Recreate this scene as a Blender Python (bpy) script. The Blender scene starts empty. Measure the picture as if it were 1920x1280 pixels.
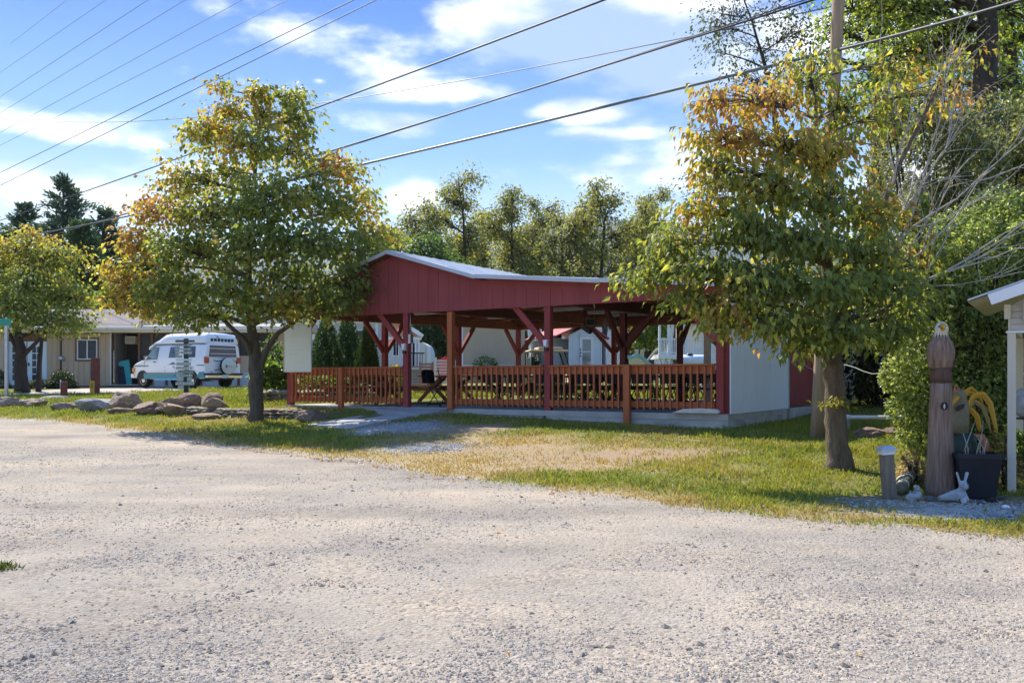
import bpy, bmesh, math, random
import numpy as np
from mathutils import Vector, Matrix, Euler, noise as mnoise
R = math.radians
rnd = random.Random(7)
rng = np.random.default_rng(11)
scn = bpy.context.scene
COL = scn.collection
# ------------------------------------------------------------------ camera, light, sky
EYE, F, HX, HY = 1.35, 1670.0, 960.0, 710.0
cam_d = bpy.data.cameras.new('camera'); cam = bpy.data.objects.new('camera', cam_d); COL.objects.link(cam)
cam.location = (0, 0, EYE); cam.rotation_euler = (R(90), 0, 0)
cam_d.sensor_width = 36; cam_d.lens = 36*F/1920; cam_d.shift_y = 70/1920
cam_d.clip_start = 0.1; cam_d.clip_end = 20000
scn.camera = cam
SUN_AZ, SUN_EL = -34.0, 48.0          # degrees: azimuth from +Y towards +X, elevation
EXPOSURE = 1.22
scn.view_settings.view_transform = 'Standard'; scn.view_settings.look = 'None'
scn.view_settings.exposure = EXPOSURE; scn.view_settings.gamma = 1; scn.view_settings.use_curve_mapping = False
scn.cycles.max_bounces = 8; scn.cycles.diffuse_bounces = 4; scn.cycles.transmission_bounces = 4
scn.cycles.use_denoising = True
sd = bpy.data.lights.new('sun', 'SUN'); sun = bpy.data.objects.new('sun', sd); COL.objects.link(sun)
sd.energy = 4.0; sd.angle = R(0.5); sd.color = (1, .93, .82)
sdir = Vector((math.sin(R(SUN_AZ))*math.cos(R(SUN_EL)), math.cos(R(SUN_AZ))*math.cos(R(SUN_EL)), math.sin(R(SUN_EL))))
sun.rotation_euler = sdir.to_track_quat('Z', 'Y').to_euler(); sun.location = (-20, 30, 40)

def world():
    w = bpy.data.worlds.new('World'); scn.world = w; w.use_nodes = True
    nt = w.node_tree; N = nt.nodes; L = nt.links; N.clear()
    def nd(t, **k):
        n = N.new(t)
        for a, b in k.items(): setattr(n, a, b)
        return n
    def m(op, a, b=None, c=None):
        n = nd('ShaderNodeMath', operation=op)
        for i, v in enumerate((a, b, c)):
            if v is None: continue
            if isinstance(v, (int, float)): n.inputs[i].default_value = v
            else: L.new(v, n.inputs[i])
        return n.outputs[0]
    sky = nd('ShaderNodeTexSky', sky_type='NISHITA'); sky.sun_disc = False
    sky.sun_elevation = R(SUN_EL); sky.sun_rotation = R(SUN_AZ)
    sky.air_density = 1.15; sky.dust_density = 0.35; sky.ozone_density = 3.2; sky.altitude = 600
    tc = nd('ShaderNodeTexCoord'); sx = nd('ShaderNodeSeparateXYZ'); L.new(tc.outputs['Generated'], sx.inputs[0])
    X, Y, Z = sx.outputs
    az = m('ARCTAN2', X, Y); el0 = m('ARCSINE', Z)
    # clouds seen in the photograph, as directions (azimuth, elevation) with half sizes, in radians
    cl = []
    for (px, py, rx, ry, g) in ((1110, 40, 340, 125, 1.7), (1250, 120, 210, 80, 1.3), (900, 30, 90, 60, .5), (140, 242, 180, 40, .8), (50, 232, 110, 34, .5), (255, 262, 70, 20, .5), (850, 175, 230, 30, .85),
                             (750, 235, 100, 26, .6), (1090, 205, 150, 30, .9), (1160, 252, 200, 18, .55), (780, 370, 60, 45, .8), (160, 330, 220, 60, .25), (60, 390, 160, 50, .3),
                             (600, 152, 20, 8, .5), (905, 120, 26, 13, .4), (1560, 60, 260, 90, .8), (-300, 200, 300, 60, .8), (2200, 150, 300, 90, .8)):
        tx, tz = (px-HX)/F, (HY-py)/F
        a = math.atan2(tx, 1); e = math.atan2(tz, math.hypot(tx, 1))
        cl.append((a, e, rx/F*.95, ry/F*.95, g))
    def field(de):
        el = m('ADD', el0, de)
        cmb = nd('ShaderNodeCombineXYZ'); L.new(az, cmb.inputs[0]); L.new(m('MULTIPLY', el, 2.3), cmb.inputs[1]); cmb.inputs[2].default_value = 4.6
        n1 = nd('ShaderNodeTexNoise'); n1.inputs['Scale'].default_value = 9; n1.inputs['Detail'].default_value = 8; n1.inputs['Roughness'].default_value = .56
        L.new(cmb.outputs[0], n1.inputs['Vector'])
        n2 = nd('ShaderNodeTexNoise'); n2.inputs['Scale'].default_value = 3.1; n2.inputs['Detail'].default_value = 3
        L.new(cmb.outputs[0], n2.inputs['Vector'])
        f = m('MULTIPLY', m('SUBTRACT', n2.outputs[0], .575), 2.6)
        for (a, e, ra, re, g) in cl:
            q = m('ADD', m('POWER', m('DIVIDE', m('SUBTRACT', az, a), ra), 2), m('POWER', m('DIVIDE', m('SUBTRACT', el, e), re), 2))
            f = m('MAXIMUM', f, m('MULTIPLY', m('SUBTRACT', 1, m('SQRT', q)), g))
        return m('ADD', f, m('MULTIPLY', m('SUBTRACT', n1.outputs[0], .5), 1.9))
    f0 = field(0.0); f1 = field(0.035)
    al = nd('ShaderNodeMapRange', interpolation_type='SMOOTHSTEP'); L.new(f0, al.inputs[0])
    al.inputs[1].default_value = -.02; al.inputs[2].default_value = .60; al.inputs[3].default_value = 0; al.inputs[4].default_value = .93
    sh = nd('ShaderNodeMapRange', interpolation_type='SMOOTHSTEP'); L.new(f1, sh.inputs[0])
    sh.inputs[1].default_value = -.05; sh.inputs[2].default_value = .75
    cc = nd('ShaderNodeMix', data_type='RGBA'); L.new(sh.outputs[0], cc.inputs[0])
    cc.inputs[6].default_value = (5.6, 5.6, 5.6, 1); cc.inputs[7].default_value = (1.7, 2.3, 3.3, 1)
    # clear-sky colour by elevation, blended with the atmosphere model
    gr = nd('ShaderNodeValToRGB'); L.new(Z, gr.inputs[0]); ge = gr.color_ramp.elements
    stops = ((0.0, (3.6, 4.3, 4.8)), (.13, (2.9, 3.8, 4.6)), (.24, (.75, 1.75, 3.5)), (.38, (.0, .62, 2.8)), (1.0, (.4, 1.5, 3.9)))
    while len(ge) < len(stops): ge.new(.5)
    for i, (p, c) in enumerate(stops): ge[i].position = p; ge[i].color = (c[0]/5, c[1]/5, c[2]/5, 1)
    gs = nd('ShaderNodeMix', data_type='RGBA', blend_type='MULTIPLY'); gs.inputs[0].default_value = 1; L.new(gr.outputs[0], gs.inputs[6]); gs.inputs[7].default_value = (5, 5, 5, 1)
    hsv = nd('ShaderNodeMix', data_type='RGBA'); hsv.inputs[0].default_value = .9; L.new(sky.outputs[0], hsv.inputs[6]); L.new(gs.outputs[2], hsv.inputs[7])
    mix = nd('ShaderNodeMix', data_type='RGBA'); L.new(al.outputs[0], mix.inputs[0]); L.new(hsv.outputs[2], mix.inputs[6]); L.new(cc.outputs[2], mix.inputs[7])
    bg = nd('ShaderNodeBackground'); bg.inputs[1].default_value = .128; L.new(mix.outputs[2], bg.inputs[0])
    out = nd('ShaderNodeOutputWorld'); L.new(bg.outputs[0], out.inputs[0])
    w.cycles.sampling_method = 'MANUAL'; w.cycles.sample_map_resolution = 512
world()

# ------------------------------------------------------------------ helpers
def W(px, py, d):
    return Vector(((px-HX)/F*d, d, EYE+(HY-py)/F*d))
def hx(c):   # value or tuple to rgba
    return (c[0], c[1], c[2], 1)
MATS = {}
def mat(name, col, var=.18, scale=6, rough=.65, bump=.12, metal=0, spec=.35, stretch=(1, 1, 1), col2=None, detail=6, bscale=None, trans=0, ior=None, emit=0, coat=0, bdist=.02):
    if name in MATS: return MATS[name]
    m = bpy.data.materials.new(name); m.use_nodes = True; MATS[name] = m
    nt = m.node_tree; N = nt.nodes; L = nt.links; b = N['Principled BSDF']
    tc = N.new('ShaderNodeTexCoord'); mp = N.new('ShaderNodeMapping'); mp.inputs['Scale'].default_value = stretch
    L.new(tc.outputs['Object'], mp.inputs[0])
    no = N.new('ShaderNodeTexNoise'); no.inputs['Scale'].default_value = scale; no.inputs['Detail'].default_value = detail; no.inputs['Roughness'].default_value = .62
    L.new(mp.outputs[0], no.inputs['Vector'])
    rp = N.new('ShaderNodeValToRGB'); rp.color_ramp.elements[0].position = .28; rp.color_ramp.elements[1].position = .72
    c1 = tuple(max(0, x*(1-var)) for x in col); c2 = col2 if col2 else tuple(min(1, x*(1+var)) for x in col)
    rp.color_ramp.elements[0].color = hx(c1); rp.color_ramp.elements[1].color = hx(c2)
    L.new(no.outputs[0], rp.inputs[0]); L.new(rp.outputs[0], b.inputs['Base Color'])
    b.inputs['Roughness'].default_value = rough; b.inputs['Metallic'].default_value = metal; b.inputs['Specular IOR Level'].default_value = spec
    if coat: b.inputs['Coat Weight'].default_value = coat; b.inputs['Coat Roughness'].default_value = .08
    if trans: b.inputs['Transmission Weight'].default_value = trans
    if emit: b.inputs['Emission Color'].default_value = hx(col); b.inputs['Emission Strength'].default_value = emit
    if bump:
        n2 = N.new('ShaderNodeTexNoise'); n2.inputs['Scale'].default_value = bscale or scale*4; n2.inputs['Detail'].default_value = 5
        L.new(mp.outputs[0], n2.inputs['Vector'])
        bp = N.new('ShaderNodeBump'); bp.inputs['Strength'].default_value = bump*3; bp.inputs['Distance'].default_value = bdist
        L.new(n2.outputs[0], bp.inputs['Height']); L.new(bp.outputs[0], b.inputs['Normal'])
    return m
def leafmat(name, trans=.45, rough=.5, tcol=1.0):
    m = bpy.data.materials.new(name); m.use_nodes = True
    nt = m.node_tree; N = nt.nodes; L = nt.links; b = N['Principled BSDF']; o = N['Material Output']
    at = N.new('ShaderNodeAttribute'); at.attribute_name = 'tint'
    L.new(at.outputs['Color'], b.inputs['Base Color']); b.inputs['Roughness'].default_value = rough; b.inputs['Specular IOR Level'].default_value = .35
    t = N.new('ShaderNodeBsdfTranslucent')
    g = N.new('ShaderNodeMix'); g.data_type = 'RGBA'; g.blend_type = 'MULTIPLY'; g.inputs[0].default_value = 1
    L.new(at.outputs['Color'], g.inputs[6]); g.inputs[7].default_value = (2.0*tcol, 1.9*tcol, 1.0*tcol, 1); L.new(g.outputs[2], t.inputs[0])
    mx = N.new('ShaderNodeMixShader'); mx.inputs[0].default_value = trans
    L.new(b.outputs[0], mx.inputs[1]); L.new(t.outputs[0], mx.inputs[2]); L.new(mx.outputs[0], o.inputs[0])
    return m
LEAF = leafmat('leaf', .5, .45, .95); LEAFD = leafmat('dense_leaf', .48, .34, .8); NEEDLE = leafmat('needle', .22, .6); BLADE = leafmat('grass_blade', .35, .6, .8)

class MB:
    def __init__(s): s.v = []; s.f = []; s.mi = []; s.cur = 0; s.sm = []
        # verts, faces, material index
    def add(s, vs, fs, smooth=False):
        o = len(s.v); s.v += [tuple(p) for p in vs]
        for f in fs: s.f.append([i+o for i in f]); s.mi.append(s.cur); s.sm.append(smooth)
    def box(s, lo, hi, M=None):
        x0, y0, z0 = lo; x1, y1, z1 = hi
        vs = [Vector(p) for p in ((x0, y0, z0), (x1, y0, z0), (x1, y1, z0), (x0, y1, z0), (x0, y0, z1), (x1, y0, z1), (x1, y1, z1), (x0, y1, z1))]
        if M: vs = [M @ p for p in vs]
        s.add(vs, [(3, 2, 1, 0), (4, 5, 6, 7), (0, 1, 5, 4), (1, 2, 6, 5), (2, 3, 7, 6), (3, 0, 4, 7)])
        return s
    def beam(s, a, b, w, h, up=(0, 0, 1)):     # box beam from a to b, width w (sideways), height h
        a, b = Vector(a), Vector(b); d = (b-a); l = d.length; d.normalize(); u = Vector(up); x = d.cross(u)
        if x.length < 1e-4: x = d.cross(Vector((0, 1, 0)))
        x.normalize(); u = x.cross(d).normalized()
        vs = []
        for p in (a, b):
            for sx, sz in ((-1, -1), (1, -1), (1, 1), (-1, 1)): vs.append(p+x*sx*w/2+u*sz*h/2)
        s.add(vs, [(0, 1, 2, 3)[::-1], (4, 5, 6, 7), (0, 1, 5, 4), (1, 2, 6, 5), (2, 3, 7, 6), (3, 0, 4, 7)])
        return s
    def tube(s, pts, r, n=6, cap=True, smooth=True):
        pts = [Vector(p) for p in pts]; k = len(pts); rs = r if isinstance(r, (list, tuple)) else [r]*k
        vs = []; prev = None
        for i, p in enumerate(pts):
            d = (pts[min(i+1, k-1)]-pts[max(i-1, 0)])
            if d.length < 1e-9: d = Vector((0, 0, 1))
            d.normalize()
            if prev is None:
                x = d.cross(Vector((0, 0, 1)))
                if x.length < .05: x = d.cross(Vector((0, 1, 0)))
            else: x = prev-d*prev.dot(d)
            x.normalize(); prev = x; y = d.cross(x)
            for j in range(n):
                a = 2*math.pi*j/n; vs.append(p+(x*math.cos(a)+y*math.sin(a))*rs[i])
        fs = []
        for i in range(k-1):
            for j in range(n): fs.append((i*n+j, i*n+(j+1) % n, (i+1)*n+(j+1) % n, (i+1)*n+j))
        if cap: fs += [tuple(range(n))[::-1], tuple((k-1)*n+j for j in range(n))]
        s.add(vs, fs, smooth); return s
    def lathe(s, prof, n=16, c=(0, 0, 0), sx=1, sy=1, M=None):   # prof: (r,z)
        vs = []; k = len(prof)
        for r, z in prof:
            for j in range(n):
                a = 2*math.pi*j/n; p = Vector((c[0]+r*sx*math.cos(a), c[1]+r*sy*math.sin(a), c[2]+z)); vs.append(M @ p if M else p)
        fs = [(i*n+j, i*n+(j+1) % n, (i+1)*n+(j+1) % n, (i+1)*n+j) for i in range(k-1) for j in range(n)]
        fs += [tuple(range(n))[::-1], tuple((k-1)*n+j for j in range(n))]
        s.add(vs, fs, True); return s
    def prism(s, poly, y0, y1, M=None, axis='y'):   # poly of (x,z) extruded along y
        n = len(poly)
        def P(x, z, y): return Vector((x, y, z)) if axis == 'y' else (Vector((y, x, z)) if axis == 'x' else Vector((x, z, y)))
        vs = [P(x, z, y0) for x, z in poly]+[P(x, z, y1) for x, z in poly]
        if M: vs = [M @ p for p in vs]
        fs = [tuple(range(n)), tuple(range(n, 2*n))[::-1]]+[(j, j+n, (j+1) % n+n, (j+1) % n) for j in range(n)]
        s.add(vs, fs); return s
    def sphere(s, c, r, n=12, m=8, sc=(1, 1, 1), M=None):
        prof = [(max(1e-3, r*math.sin(math.pi*i/m)), -r*math.cos(math.pi*i/m)) for i in range(m+1)]
        vs0 = len(s.v); s.lathe(prof, n)
        for i in range(vs0, len(s.v)):
            p = Vector(s.v[i]); p = Vector((p.x*sc[0], p.y*sc[1], p.z*sc[2]))+Vector(c); s.v[i] = tuple(M @ p if M else p)
        return s
    def build(s, name, ms, parent=None, recalc=True, bevel=0):
        me = bpy.data.meshes.new(name); me.from_pydata(s.v, [], s.f)
        if not isinstance(ms, (list, tuple)): ms = [ms]
        for m in ms: me.materials.append(m)
        me.polygons.foreach_set('material_index', s.mi); me.polygons.foreach_set('use_smooth', s.sm)
        if recalc or bevel:
            bm = bmesh.new(); bm.from_mesh(me)
            if bevel: bmesh.ops.bevel(bm, geom=[e for e in bm.edges if e.calc_face_angle(0) > .6], offset=bevel, segments=1, affect='EDGES', clamp_overlap=True)
            bmesh.ops.recalc_face_normals(bm, faces=bm.faces); bm.to_mesh(me); bm.free()
        return link(name, me, parent)
def link(name, me, parent=None):
    o = bpy.data.objects.new(name, me); COL.objects.link(o)
    if parent: o.parent = parent
    return o
def tag(o, label, cat, group=None):
    o['label'] = label; o['category'] = cat
    if group: o['group'] = group
    return o
def thing(name, label, cat, loc=(0, 0, 0), rz=0, group=None):
    o = bpy.data.objects.new(name, None); COL.objects.link(o); o.location = loc; o.rotation_euler = (0, 0, rz); o.empty_display_size = .1
    return tag(o, label, cat, group)
def dup(root, loc, rz, label=None, scale=None):
    r = root.copy(); COL.objects.link(r); r.location = loc; r.rotation_euler = (0, 0, rz)
    if scale: r.scale = scale
    if label: r['label'] = label
    for ch in list(root.children):
        c = ch.copy(); COL.objects.link(c); c.parent = r
        for g in ch.children:
            d = g.copy(); COL.objects.link(d); d.parent = c
    return r
def npmesh(name, V, Fa, k, mats, parent=None, tint=None, smooth=False):
    """V (n,3), Fa (m,k) faces of k corners, tint (n,3) per vertex"""
    me = bpy.data.meshes.new(name); n = len(V); m = len(Fa)
    me.vertices.add(n); me.vertices.foreach_set('co', np.ascontiguousarray(V, np.float32).ravel())
    me.loops.add(m*k); me.loops.foreach_set('vertex_index', np.ascontiguousarray(Fa, np.int32).ravel())
    me.polygons.add(m); me.polygons.foreach_set('loop_start', np.arange(0, m*k, k, dtype=np.int32)); me.polygons.foreach_set('loop_total', np.full(m, k, np.int32))
    me.polygons.foreach_set('use_smooth', np.full(m, smooth))
    for mm in (mats if isinstance(mats, (list, tuple)) else [mats]): me.materials.append(mm)
    if tint is not None:
        a = me.attributes.new('tint', 'FLOAT_COLOR', 'POINT')
        a.data.foreach_set('color', np.concatenate([tint, np.ones((n, 1))], 1).astype(np.float32).ravel())
    me.update(calc_edges=True)
    return link(name, me, parent)
def unit(a): return a/np.maximum(1e-9, np.linalg.norm(a, axis=-1, keepdims=True))
def leaf_mesh(name, P, axis, nrm, size, tint, m, parent=None, wid=.36, droop=.25):
    """one folded, drooping leaf per row"""
    n = len(P); axis = unit(axis); side = unit(np.cross(axis, nrm)); up = np.cross(side, axis); s = size[:, None]
    mid = P+axis*s*.45
    V = np.stack([P, mid-side*s*wid+up*s*.10, mid, mid+side*s*wid+up*s*.10, P+axis*s-up*s*droop], 1).reshape(-1, 3)
    f = np.array([[0, 2, 1], [0, 3, 2], [1, 2, 4], [2, 3, 4]]); Fa = (f[None]+(np.arange(n)*5)[:, None, None]).reshape(-1, 3)
    o = npmesh(name, V, Fa, 3, m, parent, np.repeat(tint, 5, 0)); o['kind'] = 'stuff'
    return o
def vnoise(P, sc, seed=0):
    out = np.empty(len(P)); off = seed*17.3
    for i, p in enumerate(P): out[i] = mnoise.noise((p[0]*sc+off, p[1]*sc-off, (p[2] if len(p) > 2 else 0)*sc))
    return out
def gnoise(x, y, sc, seed=0, oct=3):     # cheap vector value noise in numpy
    r = np.random.default_rng(seed); T = r.random((256, 256)); out = np.zeros_like(x, dtype=float); a = 1; tot = 0
    for o in range(oct):
        u = x*sc; v = y*sc; iu = np.floor(u).astype(int); iv = np.floor(v).astype(int); fu = u-iu; fv = v-iv
        fu = fu*fu*(3-2*fu); fv = fv*fv*(3-2*fv)
        g = lambda i, j: T[(i+o*37) % 256, (j+o*91) % 256]
        out += a*((g(iu, iv)*(1-fu)+g(iu+1, iv)*fu)*(1-fv)+(g(iu, iv+1)*(1-fu)+g(iu+1, iv+1)*fu)*fv); tot += a; a *= .5; sc *= 2.1
    return out/tot
def sstep(a, b, x): t = np.clip((x-a)/(b-a), 0, 1); return t*t*(3-2*t)

# ------------------------------------------------------------------ terrain
EDGE = [(-900, 765), (-300, 776), (0, 784), (100, 791), (190, 801), (300, 816), (430, 836), (560, 851), (680, 868), (780, 886), (900, 905), (1000, 915), (1080, 925), (1200, 938), (1330, 953), (1450, 966), (1560, 976), (1650, 985), (1750, 996), (1920, 1012), (2300, 1045)]
def zr(y): return .016*np.maximum(0, np.asarray(y, float)-11)     # the road climbs gently away from the camera
def edge_pt(px, py):
    d = F*EYE/(py-HY)
    for _ in range(30): d = F*(EYE-float(zr(d)))/(py-HY)
    return ((px-HX)/F*d, d)
ed = [edge_pt(px, py) for px, py in EDGE]+[(10, 5.0), (30, -4)]
EX = np.array([-200]+[e[0] for e in ed]+[100.]); EYv = np.array([110]+[e[1] for e in ed]+[-30.])
def edge_y(x):
    x = np.asarray(x, float)
    return np.interp(x, EX, EYv)+(gnoise(x+50, x*0+3, 1.6, 5)-.5)*.7+(gnoise(x+50, x*0+9, .45, 6)-.5)*.7
def pw(px, d, z): return ((px-HX)/F*d, d, z)
common = [(x, y, float(zr(y))) for x, y in ed]+[(-200, 90, float(zr(90))), (-100, 60, float(zr(60))), (-40, 20, float(zr(20))), (0, 5, 0), (0, -30, 0), (60, -25, 0), (-60, -30, 0), (-15, 10, 0), (-8, 14, float(zr(14))), (-18, 20, float(zr(20)))]
common += [pw(1365, 16.85, .41), pw(1180, 17.9, .44), pw(1022, 18.9, .50), pw(860, 20, .56), pw(760, 20.9, .58), pw(1474, 20.3, .43), pw(1535, 16, .25), pw(1575, 12.1, .118), pw(1764, 10.25, .0), pw(1890, 10.3, .03),
           pw(1700, 13.5, .36), pw(1650, 20, .42), pw(1900, 18, .5), pw(1200, 13.0, .17), pw(1000, 14.5, .18), pw(1400, 12.5, .2),
           pw(0, 45, .95), pw(150, 45, .95), pw(300, 45, .95), pw(300, 40, .93), pw(400, 38, .93), pw(450, 42, .95), pw(-300, 45, .95), pw(650, 45, 1.0), pw(800, 45, 1.05), pw(1000, 45, 1.05), pw(1200, 45, 1.1), pw(1500, 45, 1.2), pw(960, 70, 1.15), pw(0, 70, 1.1), pw(1900, 70, 1.2), (0, 33, .75), (-3, 31, .72), (4, 31, .72), (11, 26, .6), (-8, 30, .72)]
common += [(x, y, 1.15) for x in (-300, -100, 0, 100, 300) for y in (120, 300)]+[(x, 4000, 1.0) for x in (-4000, 0, 4000)]+[(4000, 0, .5), (-4000, 0, .5), (0, -4000, 0), (4000, -4000, 0), (-4000, -4000, 0), (200, 0, .2)]
upper = common+[pw(690, 20.9, .60), pw(600, 22, .60), pw(540, 22.7, .62), pw(480, 23.3, .6), pw(420, 24, .57), pw(360, 24.9, .60), pw(300, 26, .62), pw(240, 27.5, .62), pw(140, 30, .6), pw(0, 32, .6), pw(120, 33, .66), pw(0, 36, .7)]
lower = common+[pw(690, 20.2, .5), pw(600, 21.2, .33), pw(540, 21.9, .32), pw(480, 22.4, .30), pw(420, 23.2, .31), pw(360, 24, .35), pw(300, 25, .43), pw(240, 26.5, .5), pw(140, 28.5, .46), pw(0, 30.5, .42), pw(480, 19.0, .18), pw(600, 18.4, .2)]
def rbf(pts):
    A = np.array(pts); D = np.hypot(A[:, None, 0]-A[None, :, 0], A[:, None, 1]-A[None, :, 1]); n = len(A)
    K = np.zeros((n+1, n+1)); K[:n, :n] = D; K[:n, n] = 1; K[n, :n] = 1
    c = np.linalg.solve(K+np.eye(n+1)*1e-6, np.append(A[:, 2], 0))
    def f(x, y):
        x = np.asarray(x, float); y = np.asarray(y, float); out = np.full(x.shape, c[n])
        for i in range(n): out += c[i]*np.hypot(x-A[i, 0], y-A[i, 1])
        return out
    return f
fU, fL = rbf(upper), rbf(lower)
WALL = [pw(700, 20.4, 0), pw(600, 21.6, 0), pw(540, 22.3, 0), pw(480, 22.9, 0), pw(420, 23.6, 0), pw(360, 24.4, 0), pw(300, 25.5, 0), pw(240, 27, 0), pw(140, 29.3, 0), pw(0, 31.2, 0), pw(-500, 37, 0)]
wx = np.array([p[0] for p in WALL][::-1]); wy = np.array([p[1] for p in WALL][::-1])
def G(x, y):
    x = np.asarray(x, float); y = np.asarray(y, float)
    sdw = (y-np.interp(x, wx, wy))*.9
    t = sstep(-.12, .14, sdw); t = np.where(x > wx[-1], sstep(-.12, 1.0, sdw), t)
    z = fL(x, y)*(1-t)+fU(x, y)*t
    return np.where(x < wx[-1]+1.5, z, fU(x, y)*.5+fL(x, y)*.5)
def g1(x, y): return float(G(np.array([x]), np.array([y]))[0])
def on(px, d, dz=0): x = (px-HX)/F*d; return Vector((x, d, g1(x, d)+dz))

def ground_mat(name, road=False):
    m = bpy.data.materials.new(name); m.use_nodes = True
    nt = m.node_tree; N = nt.nodes; L = nt.links; b = N['Principled BSDF']; b.inputs['Roughness'].default_value = .95; b.inputs['Specular IOR Level'].default_value = .15
    geo = N.new('ShaderNodeTexCoord'); pos = geo.outputs['Object']
    def no(sc, det=6, ro=.6):
        n = N.new('ShaderNodeTexNoise'); n.inputs['Scale'].default_value = sc; n.inputs['Detail'].default_value = det; n.inputs['Roughness'].default_value = ro; L.new(pos, n.inputs['Vector']); return n.outputs[0]
    def ramp(v, *st):
        r = N.new('ShaderNodeValToRGB'); e = r.color_ramp.elements
        while len(e) < len(st): e.new(.5)
        for i, (p, c) in enumerate(st): e[i].position = p; e[i].color = hx(c)
        L.new(v, r.inputs[0]); return r.outputs[0]
    def mixc(f, a, bb, mode='MIX'):
        n = N.new('ShaderNodeMix'); n.data_type = 'RGBA'; n.blend_type = mode
        if isinstance(f, float): n.inputs[0].default_value = f
        else: L.new(f, n.inputs[0])
        L.new(a, n.inputs[6]); L.new(bb, n.inputs[7]); return n.outputs[2]
    if road:
        big = ramp(no(.55, 5), (.3, (.395, .34, .275)), (.5, (.335, .298, .25)), (.7, (.25, .233, .212)))
        fine = ramp(no(38, 6, .7), (.25, (.52, .5, .49)), (.5, (.98, .97, .95)), (.75, (1.2, 1.19, 1.18)))
        mp = N.new('ShaderNodeMapping'); mp.inputs['Rotation'].default_value = (0, 0, R(33)); mp.inputs['Scale'].default_value = (.13, .75, 1); L.new(pos, mp.inputs[0])
        ln_ = N.new('ShaderNodeTexNoise'); ln_.inputs['Scale'].default_value = 1.0; ln_.inputs['Detail'].default_value = 5; L.new(mp.outputs[0], ln_.inputs['Vector'])
        lane = ramp(ln_.outputs[0], (.36, (.84, .83, .82)), (.5, (1, .99, .98)), (.64, (1.16, 1.12, 1.06)))
        c = mixc(1.0, mixc(1.0, big, lane, 'MULTIPLY'), fine, 'MULTIPLY')
        v = N.new('ShaderNodeTexVoronoi'); v.inputs['Scale'].default_value = 34; v.feature = 'F1'; L.new(pos, v.inputs['Vector'])
        v2 = N.new('ShaderNodeTexVoronoi'); v2.inputs['Scale'].default_value = 75; L.new(pos, v2.inputs['Vector'])
        stone = ramp(v.outputs['Color'], (.1, (.66, .66, .68)), (.5, (1, .97, .93)), (.9, (1.18, 1.14, 1.1)))
        mask = ramp(no(1.3, 4), (.4, (0, 0, 0)), (.62, (1, 1, 1)))
        c2 = mixc(1.0, c, stone, 'MULTIPLY'); c = mixc(mask, c, c2)
        L.new(c, b.inputs['Base Color'])
        h = N.new('ShaderNodeMath'); h.operation = 'ADD'; L.new(v.outputs['Distance'], h.inputs[0]); 
        h2 = N.new('ShaderNodeMath'); h2.operation = 'MULTIPLY'; h2.inputs[1].default_value = .5; L.new(v2.outputs['Distance'], h2.inputs[0]); L.new(h2.outputs[0], h.inputs[1])
        h3 = N.new('ShaderNodeMath'); h3.operation = 'MULTIPLY_ADD'; L.new(no(9, 5), h3.inputs[0]); h3.inputs[1].default_value = -1.2; L.new(h.outputs[0], h3.inputs[2])
        bp = N.new('ShaderNodeBump'); bp.invert = True; bp.inputs['Strength'].default_value = .6; bp.inputs['Distance'].default_value = .016
        L.new(h3.outputs[0], bp.inputs['Height']); L.new(bp.outputs[0], b.inputs['Normal'])
    else:
        at = N.new('ShaderNodeAttribute'); at.attribute_name = 'tint'
        fine = ramp(no(30, 6, .7), (.25, (.6, .6, .6)), (.5, (1, 1, 1)), (.75, (1.3, 1.3, 1.3)))
        L.new(mixc(1.0, at.outputs['Color'], fine, 'MULTIPLY'), b.inputs['Base Color'])
        bp = N.new('ShaderNodeBump'); bp.inputs['Strength'].default_value = .7; bp.inputs['Distance'].default_value = .03
        L.new(no(24, 6, .7), bp.inputs['Height']); L.new(bp.outputs[0], b.inputs['Normal'])
    return m

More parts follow.
